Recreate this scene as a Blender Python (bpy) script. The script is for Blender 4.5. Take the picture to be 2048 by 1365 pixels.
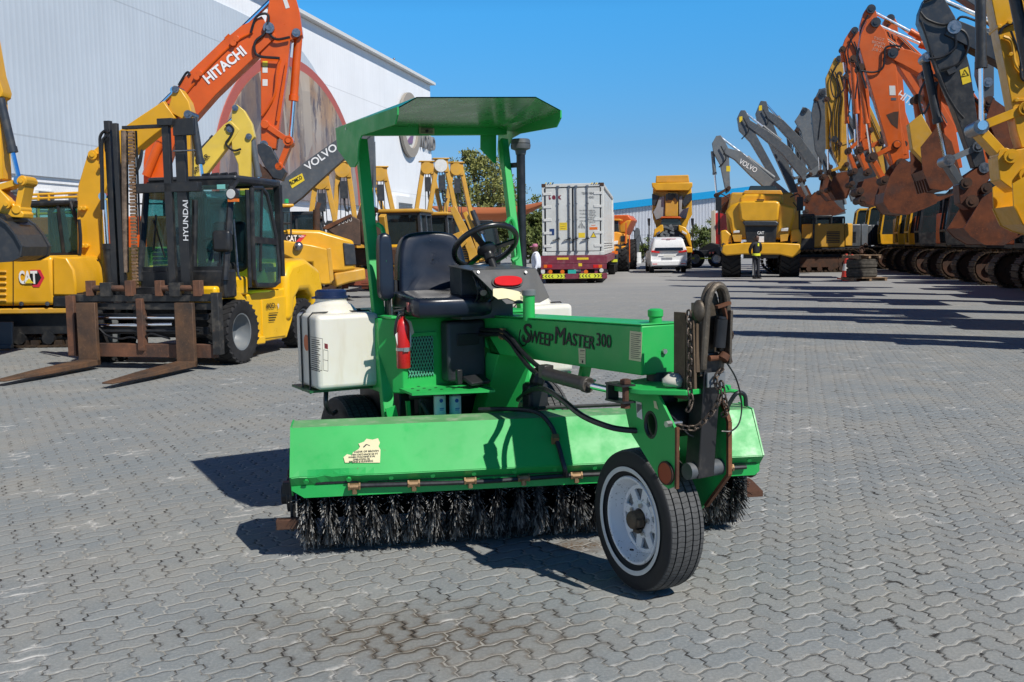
import bpy, math, random
from mathutils import Vector, Matrix
R = math.radians
V = Vector
random.seed(7)
for o in list(bpy.data.objects): bpy.data.objects.remove(o)
S = bpy.context.scene
COL = S.collection
# ------------------------------------------------ camera
CH, PITCH, ROLL, FPX = 1.55, R(5.53), R(0.85), 2000.0
cam = bpy.data.cameras.new('camera'); camo = bpy.data.objects.new('camera', cam); COL.objects.link(camo)
cam.sensor_width = 36; cam.lens = FPX / 2048 * 36; cam.clip_end = 3000; cam.clip_start = .05
FW = V((0, math.cos(PITCH), -math.sin(PITCH))); U0 = V((0, math.sin(PITCH), math.cos(PITCH))); R0 = V((1, 0, 0))
RT = R0 * math.cos(ROLL) - U0 * math.sin(ROLL); UP = U0 * math.cos(ROLL) + R0 * math.sin(ROLL)
CP = V((0, 0, CH))
mm = Matrix((RT, UP, -FW)).transposed().to_4x4(); mm.translation = CP
camo.matrix_world = mm
S.camera = camo
# ------------------------------------------------ light
SUNDIR = V((-.63, .66, -1.0)).normalized()
SUN_EL = math.asin(-SUNDIR.z); SUN_AZ = math.atan2(-SUNDIR.x, -SUNDIR.y)
w = bpy.data.worlds.new('World'); S.world = w; w.use_nodes = True
nt = w.node_tree
sky = nt.nodes.new('ShaderNodeTexSky'); sky.sky_type = 'NISHITA'; sky.sun_disc = False
sky.sun_elevation = SUN_EL; sky.sun_rotation = SUN_AZ
sky.air_density = 1.0; sky.dust_density = .35; sky.ozone_density = 3.0; sky.altitude = 0
bg = nt.nodes['Background']; bg.inputs['Strength'].default_value = .082
hs = nt.nodes.new('ShaderNodeHueSaturation'); hs.inputs['Saturation'].default_value = 1.32; hs.inputs['Hue'].default_value = .492
nt.links.new(sky.outputs[0], hs.inputs['Color'])
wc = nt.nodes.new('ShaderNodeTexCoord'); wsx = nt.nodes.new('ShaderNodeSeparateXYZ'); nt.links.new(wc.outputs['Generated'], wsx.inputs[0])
wr = nt.nodes.new('ShaderNodeValToRGB'); nt.links.new(wsx.outputs[2], wr.inputs[0])      # sky tint by height above the horizon, dimmed overhead to deepen the shadows
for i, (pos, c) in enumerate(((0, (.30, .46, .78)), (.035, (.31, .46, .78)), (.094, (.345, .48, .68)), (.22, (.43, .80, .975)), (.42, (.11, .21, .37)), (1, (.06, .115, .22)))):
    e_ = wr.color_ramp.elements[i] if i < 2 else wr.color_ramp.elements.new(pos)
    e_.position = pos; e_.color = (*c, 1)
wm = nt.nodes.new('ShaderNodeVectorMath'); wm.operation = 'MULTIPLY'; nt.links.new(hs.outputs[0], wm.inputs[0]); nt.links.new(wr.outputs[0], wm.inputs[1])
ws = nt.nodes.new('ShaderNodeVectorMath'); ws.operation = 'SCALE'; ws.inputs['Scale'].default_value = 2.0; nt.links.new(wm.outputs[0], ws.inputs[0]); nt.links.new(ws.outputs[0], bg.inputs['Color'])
sl = bpy.data.lights.new('sun', 'SUN'); sl.energy = 5.0; sl.angle = R(.53); sl.color = (1, .955, .88)
so = bpy.data.objects.new('sun', sl); COL.objects.link(so); so.rotation_euler = SUNDIR.to_track_quat('-Z', 'Y').to_euler(); so.location = (10, -20, 40)
S.view_settings.view_transform = 'Standard'; S.view_settings.look = 'None'; S.view_settings.exposure = 0.0; S.view_settings.gamma = 1
S.cycles.max_bounces = 6; S.cycles.transparent_max_bounces = 8; S.cycles.caustics_reflective = False; S.cycles.caustics_refractive = False
S.cycles.sample_clamp_indirect = 6; S.cycles.use_denoising = True

# ------------------------------------------------ measuring helpers (pixels of the 2048 px photo -> metres on a known plane)
def ray(x, y): return FW + RT * ((x - 1024) / FPX) - UP * ((y - 682.5) / FPX)
def onplane(x, y, o, n):
    d = ray(x, y); return CP + d * ((V(o) - CP).dot(V(n)) / d.dot(V(n)))
def G(x, y, z=0.0): return onplane(x, y, (0, 0, z), (0, 0, 1))
def D(x, y, Y): return onplane(x, y, (0, Y, 0), (0, 1, 0))
class Fr:                       # a thing's own upright frame: origin on the ground, turned by th degrees about Z
    def __init__(s, o, th):
        s.o = V(o); s.th = R(th); s.x = V((math.cos(s.th), math.sin(s.th), 0)); s.y = V((-math.sin(s.th), math.cos(s.th), 0))
    def loc(s, p): q = V(p) - s.o; return V((q.dot(s.x), q.dot(s.y), q.z))
    def ax(s, px, py, x): return s.loc(onplane(px, py, s.o + s.x * x, s.x))
    def ay(s, px, py, y): return s.loc(onplane(px, py, s.o + s.y * y, s.y))
    def az(s, px, py, z): return s.loc(G(px, py, z))
    def w(s, l): return s.o + s.x * l[0] + s.y * l[1] + V((0, 0, l[2]))

# ------------------------------------------------ scene graph helpers
def tag(o, label=None, cat=None, group=None, kind=None):
    if label: o['label'] = label
    if cat: o['category'] = cat
    if group: o['group'] = group
    if kind: o['kind'] = kind
    return o
def thing(name, label, cat, loc=(0, 0, 0), th=0, group=None):
    o = bpy.data.objects.new(name, None); COL.objects.link(o); o.empty_display_size = .2
    o.location = loc; o.rotation_euler = (0, 0, R(th)); return tag(o, label, cat, group)
def tfr(name, label, cat, fr, group=None): return thing(name, label, cat, fr.o, math.degrees(fr.th), group)
def sub(name, parent, loc=(0, 0, 0), rot=None):
    o = bpy.data.objects.new(name, None); COL.objects.link(o); o.parent = parent; o.location = loc; o.empty_display_size = .1
    if rot is not None: o.rotation_euler = rot
    return o
def copy_tree(o, parent=None):
    c = o.copy(); COL.objects.link(c); c.parent = parent
    for ch in list(o.children): copy_tree(ch, c)
    return c

class MB:
    def __init__(s): s.v = []; s.f = []; s.T = None
    def add(s, vs, fs):
        n = len(s.v)
        s.v += [tuple(s.T @ V(p)) if s.T else tuple(p) for p in vs]
        s.f += [tuple(i + n for i in f) for f in fs]
    def boxm(s, M, size):
        a, b, c = [q / 2 for q in size]
        s.add([M @ V(p) for p in ((-a,-b,-c),(a,-b,-c),(a,b,-c),(-a,b,-c),(-a,-b,c),(a,-b,c),(a,b,c),(-a,b,c))],
              [(3,2,1,0),(4,5,6,7),(0,1,5,4),(1,2,6,5),(2,3,7,6),(3,0,4,7)])
    def box(s, c, size, rot=None):
        M = Matrix.Translation(V(c))
        if rot is not None: M = M @ (rot if isinstance(rot, Matrix) else Matrix.Rotation(rot[2], 4, 'Z') @ Matrix.Rotation(rot[1], 4, 'Y') @ Matrix.Rotation(rot[0], 4, 'X'))
        s.boxm(M, size); return s
    def bb(s, a, b):
        a, b = V(a), V(b); return s.box((a + b) / 2, [abs(q) for q in (b - a)])
    def bar(s, p, q, w, h, up=(0, 0, 1)):        # rectangular bar from p to q, h measured along up
        p, q = V(p), V(q); z = (q - p); L = z.length; z.normalize(); u = V(up); u = (u - z * u.dot(z))
        if u.length < 1e-4: u = V((1, 0, 0)) - z * z.x
        u.normalize(); x = u.cross(z)
        M = Matrix((x, u, z)).transposed().to_4x4(); M.translation = (p + q) / 2
        s.boxm(M, (w, h, L)); return s
    def cyl(s, p, q, r, n=12, r2=None, cap=True):
        p, q = V(p), V(q); r2 = r if r2 is None else r2; z = (q - p).normalized()
        a = z.orthogonal().normalized(); b = z.cross(a); vs = []
        for i in range(n):
            t = 2 * math.pi * i / n; d = a * math.cos(t) + b * math.sin(t); vs += [p + d * r, q + d * r2]
        fs = [(2*i, 2*((i+1) % n), 2*((i+1) % n)+1, 2*i+1) for i in range(n)]
        if cap: fs += [tuple(2*i for i in range(n-1, -1, -1)), tuple(2*i+1 for i in range(n))]
        s.add(vs, fs); return s
    def tube(s, pts, r, n=8, smooth=0, cap=True):
        pts = [V(p) for p in pts]
        if smooth and len(pts) > 2:
            q = [pts[0]*2 - pts[1]] + pts + [pts[-1]*2 - pts[-2]]; out = []
            for i in range(1, len(q) - 2):
                for k in range(smooth):
                    t = k / smooth; a, b, c, d = q[i-1:i+3]
                    out.append(.5*((2*b) + (c-a)*t + (2*a-5*b+4*c-d)*t*t + (3*b-a-3*c+d)*t**3))
            pts = out + [pts[-1]]
        m = len(pts); vs = []; nrm = None
        for i, p in enumerate(pts):
            tg = (pts[min(i+1, m-1)] - pts[max(i-1, 0)]).normalized()
            if nrm is None: nrm = tg.orthogonal().normalized()
            else:
                nrm = nrm - tg * nrm.dot(tg)
                nrm = nrm.normalized() if nrm.length > 1e-5 else tg.orthogonal().normalized()
            bn = tg.cross(nrm); rr = r[i] if isinstance(r, (list, tuple)) and len(r) == m else (r if not isinstance(r, (list, tuple)) else r[0] + (r[1]-r[0])*i/(m-1))
            for k in range(n):
                t = 2*math.pi*k/n; vs.append(p + (nrm*math.cos(t) + bn*math.sin(t))*rr)
        fs = [(i*n+k, i*n+(k+1) % n, (i+1)*n+(k+1) % n, (i+1)*n+k) for i in range(m-1) for k in range(n)]
        if cap: fs += [tuple(range(n-1, -1, -1)), tuple((m-1)*n+k for k in range(n))]
        s.add(vs, fs); return s
    def lathe(s, prof, o, axis, n=24, closed=False):   # prof: (radius, offset along axis)
        o = V(o); z = V(axis).normalized(); a = z.orthogonal().normalized(); b = z.cross(a); m = len(prof); vs = []
        for i in range(n):
            t = 2*math.pi*i/n; d = a*math.cos(t) + b*math.sin(t); vs += [o + d*r + z*h for r, h in prof]
        e = m if closed else m - 1
        s.add(vs, [(i*m+k, i*m+(k+1) % m, ((i+1) % n)*m+(k+1) % m, ((i+1) % n)*m+k) for i in range(n) for k in range(e)]); return s
    def prism(s, pts, o, u, v, t, off=0.0):           # polygon (a,b) -> o+u*a+v*b, thickness t centred (plus off) along u x v
        o, u, v = V(o), V(u).normalized(), V(v).normalized(); n = u.cross(v); m = len(pts)
        P = [o + u*a + v*b for a, b in pts]
        s.add([p + n*(off - t/2) for p in P] + [p + n*(off + t/2) for p in P],
              [tuple(range(m-1, -1, -1)), tuple(range(m, 2*m))] + [(i, (i+1) % m, m+(i+1) % m, m+i) for i in range(m)]); return s
    def xz(s, pts, t, y=0.0): return s.prism(pts, (0, 0, 0), (1, 0, 0), (0, 0, 1), t, -y)   # polygon in x,z, centred on y
    def yz(s, pts, t, x=0.0): return s.prism(pts, (0, 0, 0), (0, 1, 0), (0, 0, 1), t, x)    # polygon in y,z, centred on x
    def quad(s, a, b, c, d): s.add([a, b, c, d], [(0, 1, 2, 3)]); return s
    def sphere(s, c, r, n=12, m=8, sc=(1, 1, 1)):
        c = V(c); vs = [c + V((0, 0, r*sc[2]))]
        for i in range(1, m):
            ph = math.pi*i/m
            vs += [c + V((r*sc[0]*math.sin(ph)*math.cos(2*math.pi*k/n), r*sc[1]*math.sin(ph)*math.sin(2*math.pi*k/n), r*sc[2]*math.cos(ph))) for k in range(n)]
        vs.append(c - V((0, 0, r*sc[2]))); L = len(vs) - 1
        fs = [(0, 1+k, 1+(k+1) % n) for k in range(n)] + [(L, L-n+(k+1) % n, L-n+k) for k in range(n)]
        fs += [(1+i*n+k, 1+(i+1)*n+k, 1+(i+1)*n+(k+1) % n, 1+i*n+(k+1) % n) for i in range(m-2) for k in range(n)]
        s.add(vs, fs); return s
    def strip(s, rows):                               # rows of equal-length point lists -> grid surface
        m = len(rows[0]); s.add([p for r in rows for p in r], [(i*m+k, i*m+k+1, (i+1)*m+k+1, (i+1)*m+k) for i in range(len(rows)-1) for k in range(m-1)]); return s
    def build(s, name, mat, parent=None, bev=0.0, smooth=35, seg=2):
        me = bpy.data.meshes.new(name); me.from_pydata(s.v, [], s.f); me.update()
        if smooth:
            me.polygons.foreach_set('use_smooth', [True]*len(me.polygons)); me.set_sharp_from_angle(angle=R(smooth))
        me.materials.append(mat); o = bpy.data.objects.new(name, me); COL.objects.link(o)
        if parent is not None: o.parent = parent
        if bev:
            b = o.modifiers.new('bevel', 'BEVEL'); b.width = bev; b.segments = seg; b.limit_method = 'ANGLE'; b.angle_limit = R(40); b.harden_normals = False
        return o
def catmull(pts, k=6, closed=False):
    n = len(pts); out = []
    rng = range(n if closed else n-1)
    for i in rng:
        g = lambda j: V(pts[j % n]) if closed else V(pts[max(0, min(n-1, j))])
        a, b, c, d = g(i-1), g(i), g(i+1), g(i+2)
        for q in range(k):
            t = q/k; out.append(.5*((2*b)+(c-a)*t+(2*a-5*b+4*c-d)*t*t+(3*b-a-3*c+d)*t**3))
    if not closed: out.append(V(pts[-1]))
    return out
def text(body, o, right, up, size, mat, parent, name='lettering', bold=0.0, align='LEFT', sx=1.0, shear=0.0, ext=.0006, space=1.0, width=None, fat=0.0):
    c = bpy.data.curves.new(name, 'FONT'); c.body = body; c.size = size; c.offset = bold*size; c.shear = shear; c.extrude = ext; c.space_character = space
    c.align_x = align; c.align_y = 'BOTTOM_BASELINE'; c.resolution_u = 3; c.materials.append(mat)
    ob = bpy.data.objects.new(name, c); COL.objects.link(ob)
    me = bpy.data.meshes.new_from_object(ob); bpy.data.objects.remove(ob); me.materials.clear(); me.materials.append(mat)
    if width:
        xs = [v.co.x for v in me.vertices]; sx = width/max(1e-6, max(xs)-min(xs))
    x = V(right).normalized(); y = V(up); y = (y - x*y.dot(x)).normalized(); z = x.cross(y)
    M = Matrix((x*sx, y, z)).transposed().to_4x4(); M.translation = V(o) + z*.002
    if fat:                      # heavier strokes: the outline repeated a hair to either side
        vs = [tuple(v.co) for v in me.vertices]; fs = [tuple(f.vertices) for f in me.polygons]; n = len(vs); k = 5; m3 = bpy.data.meshes.new(name)
        m3.from_pydata([(x + fat*size*(q/(k-1)*2-1)/sx, y, z + q*.00015) for q in range(k) for x, y, z in vs], [], [tuple(i + q*n for i in f) for q in range(k) for f in fs]); me = m3; me.materials.append(mat)
    ob = bpy.data.objects.new(name, me); COL.objects.link(ob); ob.parent = parent; ob.matrix_local = M
    return ob

# ------------------------------------------------ procedural materials
class NT:
    def __init__(s, name):
        s.m = bpy.data.materials.new(name); s.m.use_nodes = True; s.t = s.m.node_tree; s.n = s.t.nodes; s.b = s.n['Principled BSDF']; s.out = s.n['Material Output']
        s.c = s.n.new('ShaderNodeTexCoord')
    def link(s, a, b): s.t.links.new(a, b)
    def put(s, sock, val):
        if hasattr(val, 'links') or isinstance(val, bpy.types.NodeSocket): s.link(val, sock)
        else: sock.default_value = val
    def math(s, op, a, b=None, c=None, clamp=False):
        n = s.n.new('ShaderNodeMath'); n.operation = op; n.use_clamp = clamp
        for i, q in enumerate((a, b, c)):
            if q is not None: s.put(n.inputs[i], q)
        return n.outputs[0]
    def mix(s, f, a, b, mode='MIX'):
        n = s.n.new('ShaderNodeMix'); n.data_type = 'RGBA'; n.blend_type = mode
        s.put(n.inputs[0], f); s.put(n.inputs[6], a if not isinstance(a, tuple) else (*a, 1)[:4]); s.put(n.inputs[7], b if not isinstance(b, tuple) else (*b, 1)[:4])
        return n.outputs[2]
    def noise(s, scale, detail=4, rough=.55, vec=None, col=False, stretch=None):
        n = s.n.new('ShaderNodeTexNoise'); n.inputs['Scale'].default_value = scale; n.inputs['Detail'].default_value = detail; n.inputs['Roughness'].default_value = rough
        v = vec or s.c.outputs['Object']
        if stretch:
            mp = s.n.new('ShaderNodeMapping'); mp.inputs['Scale'].default_value = stretch; s.link(v, mp.inputs[0]); v = mp.outputs[0]
        s.link(v, n.inputs['Vector']); return n.outputs[1 if col else 0]
    def ramp(s, f, lo, hi, a=0.0, b=1.0):
        n = s.n.new('ShaderNodeMapRange'); n.clamp = True
        s.put(n.inputs[0], f); n.inputs[1].default_value = lo; n.inputs[2].default_value = hi; n.inputs[3].default_value = a; n.inputs[4].default_value = b
        return n.outputs[0]
    def bump(s, h, strength=.3, dist=.01, nrm=None):
        n = s.n.new('ShaderNodeBump'); n.inputs['Strength'].default_value = strength; n.inputs['Distance'].default_value = dist
        s.link(h, n.inputs['Height'])
        if nrm: s.link(nrm, n.inputs['Normal'])
        s.link(n.outputs[0], s.b.inputs['Normal']); return n.outputs[0]
    def set(s, **k):
        for q, v in k.items():
            q = {'color': 'Base Color', 'rough': 'Roughness', 'metal': 'Metallic', 'spec': 'Specular IOR Level', 'trans': 'Transmission Weight', 'coat': 'Coat Weight', 'coatr': 'Coat Roughness', 'alpha': 'Alpha', 'ior': 'IOR', 'sss': 'Subsurface Weight'}.get(q, q)
            s.put(s.b.inputs[q], v if not (isinstance(v, tuple) and len(v) == 3 and q == 'Base Color') else (*v, 1))
        return s.m
def mul(c, k): return tuple(min(1, q*k) for q in c)
def paint(name, c, rough=.38, wear=.25, under=(.16, .07, .035), dust=(.36, .31, .24), dusty=.25, scale=1.0, coat=.15):
    t = NT(name)
    big = t.noise(1.7*scale, 3); fine = t.noise(26*scale, 6, .7); mid = t.noise(7*scale, 5, .65)
    col = t.mix(t.ramp(big, .3, .7), mul(c, .86), mul(c, 1.1))
    col = t.mix(t.ramp(mid, .5, .85, 0, dusty), col, dust)
    chips = t.math('MULTIPLY', t.ramp(fine, .66-.05*wear, .70), t.ramp(mid, .52, .62))
    col = t.mix(t.math('MULTIPLY', chips, min(1, wear*2.2)), col, under)
    rg = t.ramp(mid, .3, .75, rough*.75, min(1, rough*1.6))
    t.bump(t.math('ADD', t.math('MULTIPLY', big, .6), t.math('MULTIPLY', fine, .04)), .12, .02)
    return t.set(color=col, rough=rg, coat=coat, coatr=.2)
def plain(name, c, rough=.5, metal=0.0, var=.18, scale=9, bump=.0, spec=.5):
    t = NT(name); a = t.noise(scale, 5, .6)
    if bump: t.bump(t.noise(scale*5, 4), bump, .01)
    return t.set(color=t.mix(t.ramp(a, .3, .7), mul(c, 1-var), mul(c, 1+var)), rough=t.ramp(a, .3, .7, rough*.8, min(1, rough*1.2)), metal=metal, spec=spec)
def rusty(name, a=(.20, .075, .03), b=(.075, .032, .018), rough=.8, metal=.25, scale=3.0):
    t = NT(name); n1 = t.noise(scale, 6, .65); n2 = t.noise(scale*9, 5, .7)
    col = t.mix(t.ramp(n1, .35, .65), a, b); col = t.mix(t.ramp(n2, .55, .75, 0, .6), col, mul(a, 1.7)); col = t.mix(t.ramp(t.noise(scale*.7, 3), .55, .7, 0, .5), col, (.05, .04, .038))
    t.bump(n2, .35, .01); return t.set(color=col, rough=rough, metal=metal)
def flat(name, c, rough=.5):
    t = NT(name); return t.set(color=t.mix(t.ramp(t.noise(14, 4), .3, .7), mul(c, .92), mul(c, 1.06)), rough=rough)
def glass(name, tint=(.25, .42, .42), alpha=.55):
    t = NT(name); n = t.noise(3, 4)
    t.m.use_backface_culling = False
    tr = t.n.new('ShaderNodeBsdfTransparent'); tr.inputs[0].default_value = (*mul(tint, 1.9), 1)
    mx = t.n.new('ShaderNodeMixShader'); mx.inputs[0].default_value = alpha
    t.link(tr.outputs[0], mx.inputs[1]); t.link(t.b.outputs[0], mx.inputs[2]); t.link(mx.outputs[0], t.out.inputs[0])
    return t.set(color=t.mix(n, mul(tint, .18), mul(tint, .35)), rough=t.ramp(n, .3, .7, .03, .12), spec=.9)
def emis(name, c, s=1.0, base=None):
    t = NT(name); t.b.inputs['Emission Color'].default_value = (*c, 1); t.b.inputs['Emission Strength'].default_value = s
    return t.set(color=base or c, rough=.25)

M = {}
M['green'] = paint('sweeper_green', (.018, .40, .080), .42, .34, under=(.12, .09, .05), dust=(.15, .40, .17), dusty=.10, coat=.06)
M['green_dusty'] = paint('sweeper_green_dusty', (.12, .33, .13), .6, .2, dust=(.42, .40, .33), dusty=.9, scale=2, coat=0)
M['yellow'] = paint('cat_yellow', (.72, .37, .012), .36, .14, dusty=.08)
M['yellow_pale'] = paint('pale_yellow', (.70, .50, .07), .4, .15, dusty=.15)
M['yellow_worn'] = paint('worn_yellow', (.58, .31, .03), .5, .45, dusty=.35)
M['yellow_lift'] = paint('forklift_yellow', (.83, .47, .008), .33, .1, dusty=.06)
M['orange'] = paint('orange_paint', (.66, .098, .002), .36, .12, dusty=.03, dust=(.45, .2, .08))
M['orange_worn'] = paint('orange_worn', (.60, .10, .004), .45, .4, dusty=.12, dust=(.4, .2, .1))
M['grey'] = paint('machine_grey', (.085, .095, .105), .42, .15, dusty=.2)
M['grey_light'] = paint('weathered_grey', (.15, .165, .175), .5, .3, dusty=.3)
M['charcoal'] = paint('charcoal_paint', (.028, .032, .038), .42, .2, dusty=.12)
M['black'] = paint('black_paint', (.012, .013, .015), .45, .3, under=(.13, .06, .03), dusty=.12)
M['plastic'] = plain('black_plastic', (.016, .017, .019), .45, spec=.4)
M['rubber'] = plain('tyre_rubber', (.02, .02, .021), .78, var=.3, scale=12, bump=.25, spec=.3)
M['rubber_dusty'] = plain('dusty_rubber', (.075, .068, .058), .9, var=.4, scale=8, bump=.3, spec=.2)
M['hose'] = plain('rubber_hose', (.013, .014, .016), .42, var=.3, scale=30)
M['vinyl'] = plain('seat_vinyl', (.008, .012, .024), .32, var=.2, scale=5, bump=.05)
M['rust'] = rusty('rust')
M['rust_dark'] = rusty('dark_rust', (.10, .045, .025), (.04, .028, .022))
M['rust_red'] = rusty('red_rust_bucket', (.175, .048, .014), (.07, .021, .009), .6, .15, 2.2)
M['trackm'] = rusty('track_steel', (.115, .075, .045), (.035, .027, .022), .6, .55, 5)
M['steel'] = plain('steel', (.30, .30, .31), .38, 1.0, .3, 20)
M['chrome'] = plain('chrome_rod', (.78, .79, .82), .12, 1.0, .05, 8)
M['zinc'] = plain('zinc_bolt', (.5, .5, .48), .35, .9, .2, 30)
M['brass'] = plain('dull_brass', (.30, .19, .10), .5, .6, .25, 30)
M['white'] = flat('white_paint', (.80, .80, .79), .35)
M['offwhite'] = flat('offwhite', (.66, .66, .63), .5)
M['cream'] = flat('cream_decal', (.66, .60, .36), .55)
M['ink'] = flat('black_ink', (.01, .01, .012), .5)
M['red'] = paint('red_paint', (.58, .012, .012), .3, .2, dusty=.05, coat=.4)
M['redlens'] = flat('red_lens', (.60, .015, .015), .15)
M['amber'] = flat('amber_lens', (.75, .16, .01), .2)
M['blue'] = flat('blue_cap', (.008, .02, .07), .4)
M['glass'] = glass('cab_glass', (.30, .50, .50), .38)
M['glass_dark'] = glass('dark_cab_glass', (.10, .15, .17), .8)
M['decal_yellow'] = flat('yellow_decal', (.80, .58, .03), .4)
M['decal_red'] = flat('red_decal', (.62, .03, .05), .4)
M['lime'] = flat('reflective_lime', (.75, .80, .05), .4)
# ================================================ GROUND
def ground_mat():
    t = NT('paver_ground'); mt = t.math
    mp = t.n.new('ShaderNodeMapping'); mp.inputs['Rotation'].default_value = (0, 0, R(-29)); mp.inputs['Scale'].default_value = (9.9, 9.9, 9.9)
    t.link(t.c.outputs['Object'], mp.inputs[0])
    sp = t.n.new('ShaderNodeSeparateXYZ'); t.link(mp.outputs[0], sp.inputs[0]); u0, v0 = sp.outputs[0], sp.outputs[1]
    # low frequency settlement of the courses
    wob = t.noise(.55, 2, .5, col=True); ws = t.n.new('ShaderNodeSeparateColor'); t.link(wob, ws.inputs[0])
    u0 = mt('ADD', u0, mt('MULTIPLY', mt('SUBTRACT', ws.outputs[0], .5), .7)); v0 = mt('ADD', v0, mt('MULTIPLY', mt('SUBTRACT', ws.outputs[1], .5), .7))
    def wave(x, sharp, amp):        # zig-zag edge of a paver; sharp > 1 makes steep steps
        return mt('MULTIPLY', mt('MINIMUM', mt('MAXIMUM', mt('MULTIPLY', mt('SINE', mt('MULTIPLY', x, 2*math.pi)), sharp), -1.0), 1.0), amp)
    u = mt('ADD', u0, wave(v0, 2.6, .10)); v = mt('ADD', v0, wave(u0, 1.0, .065))
    jit = t.noise(22, 4, .7); j2 = mt('MULTIPLY', mt('SUBTRACT', jit, .5), .17)
    u = mt('ADD', u, j2); v = mt('ADD', v, mt('MULTIPLY', j2, -.8))
    iu, iv = mt('FLOOR', u), mt('FLOOR', v); fu, fv = mt('SUBTRACT', u, iu), mt('SUBTRACT', v, iv)
    m = mt('FLOORED_MODULO', mt('SUBTRACT', iu, iv), 4.0)
    eq = lambda k: mt('COMPARE', m, float(k), .3)
    e0, e1, e2, e3 = eq(0), eq(1), eq(2), eq(3)
    dl = mt('ADD', fu, e1); dr = mt('ADD', mt('SUBTRACT', 1.0, fu), e0)
    db = mt('ADD', fv, e2); dt = mt('ADD', mt('SUBTRACT', 1.0, fv), e3)
    du = mt('MINIMUM', dl, dr); dv = mt('MINIMUM', db, dt); d = mt('MINIMUM', du, dv)
    au = mt('SUBTRACT', iu, e1); av = mt('SUBTRACT', iv, e2)
    cb = t.n.new('ShaderNodeCombineXYZ'); t.link(au, cb.inputs[0]); t.link(av, cb.inputs[1])
    wn = t.n.new('ShaderNodeTexWhiteNoise'); wn.noise_dimensions = '3D'; t.link(cb.outputs[0], wn.inputs['Vector'])
    idr = wn.outputs['Value']; ids = t.n.new('ShaderNodeSeparateColor'); t.link(wn.outputs['Color'], ids.inputs[0])
    # joints: width varies, some are full of pale sand, some are open and dark
    patch = t.noise(1.3, 4, .6); patch2 = t.noise(.35, 4, .6); fine = t.noise(70, 5, .75); med = t.noise(9, 5, .65)
    jw = t.ramp(t.noise(5, 4, .7), .35, .75, .018, .085)
    joint = t.ramp(mt('DIVIDE', d, jw), .55, 1.05, 1.0, 0.0)
    gapm = mt('MULTIPLY', t.ramp(mt('SUBTRACT', dv, du), -.02, .03), t.ramp(t.noise(3.1, 4, .7), .45, .58))
    base = t.mix(t.ramp(idr, 0, 1), (.190, .204, .206), (.242, .254, .250))
    base = t.mix(t.ramp(patch2, .35, .65), base, (.200, .224, .232))
    base = t.mix(t.ramp(patch, .42, .72, 0, .7), base, (.30, .288, .252))
    base = t.mix(t.ramp(fine, .5, .75, 0, .55), base, (.40, .39, .37)); base = t.mix(t.ramp(fine, .5, .3, 0, .5), base, (.15, .15, .15))
    # dirt bleeding from the joints into the pavers, rust-brown old oil near the camera, pale cement spills
    edge = t.ramp(d, 0.0, .26, 1.0, 0.0)
    oilc = t.c.outputs['Object']
    def spot(x, y, rx, ry, lo=.25, hi=.75):
        q = t.n.new('ShaderNodeMapping'); q.vector_type = 'TEXTURE'; q.inputs['Location'].default_value = (x, y, 0); q.inputs['Scale'].default_value = (rx, ry, 1)
        t.link(oilc, q.inputs[0]); ln = t.n.new('ShaderNodeVectorMath'); ln.operation = 'LENGTH'; t.link(q.outputs[0], ln.inputs[0])
        return t.ramp(mt('ADD', ln.outputs[1], mt('MULTIPLY', mt('SUBTRACT', med, .5), 1.4)), hi, lo, 0.0, 1.0)
    oil = mt('MAXIMUM', spot(-.36, 3.85, .85, .5, .3, 1.05), mt('MULTIPLY', spot(-.95, 4.0, .6, .3, .2, .9), .6))
    base = t.mix(mt('MULTIPLY', oil, mt('ADD', mt('MULTIPLY', edge, .78), .26)), base, (.075, .05, .028))
    base = t.mix(mt('MULTIPLY', edge, t.ramp(patch, .4, .7, .0, .35)), base, (.17, .15, .125))
    soil = spot(.33, 5.02, .22, .16, .35, .9)
    base = t.mix(mt('MULTIPLY', soil, t.ramp(fine, .35, .6)), base, (.10, .055, .02))
    sand = t.mix(t.ramp(t.noise(7, 3), .3, .7), (.33, .31, .262), (.40, .39, .36))
    jcol = t.mix(gapm, sand, (.035, .03, .026))
    col = t.mix(mt('MULTIPLY', joint, .92), base, jcol)
    sx_ = t.n.new('ShaderNodeSeparateXYZ'); t.link(t.c.outputs['Object'], sx_.inputs[0])
    crumb = mt('MULTIPLY', mt('MULTIPLY', t.ramp(t.noise(6.5, 5, .75), .55, .60), t.ramp(d, .22, .05)), mt('MULTIPLY', t.ramp(t.noise(.9, 3), .46, .6), t.ramp(sx_.outputs[0], -1.5, 1.0, .12, 1.0)))
    col = t.mix(crumb, col, (.03, .027, .024))
    spill = mt('MULTIPLY', t.ramp(t.noise(2.3, 6, .72), .575, .66), t.ramp(d, .30, .02))
    col = t.mix(mt('MULTIPLY', spill, .85), col, (.56, .55, .52))
    bits = mt('MULTIPLY', t.ramp(t.noise(23, 3, .5), .71, .74), t.ramp(t.noise(1.9, 2), .5, .62))
    col = t.mix(bits, col, t.mix(t.ramp(t.noise(41, 1), .45, .55), (.03, .025, .02), (.5, .48, .44)))
    # far away the pattern averages out
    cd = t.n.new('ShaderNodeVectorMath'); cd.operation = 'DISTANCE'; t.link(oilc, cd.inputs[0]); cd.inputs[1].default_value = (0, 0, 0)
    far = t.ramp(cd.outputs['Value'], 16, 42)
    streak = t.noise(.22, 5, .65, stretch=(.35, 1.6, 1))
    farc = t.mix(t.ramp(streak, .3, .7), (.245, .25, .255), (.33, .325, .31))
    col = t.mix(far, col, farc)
    lvl = mt('MULTIPLY', mt('ADD', mt('MULTIPLY', idr, .5), mt('ADD', mt('MULTIPLY', fu, mt('SUBTRACT', ids.outputs[0], .5)), mt('MULTIPLY', fv, mt('SUBTRACT', ids.outputs[1], .5)))), .35)
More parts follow.
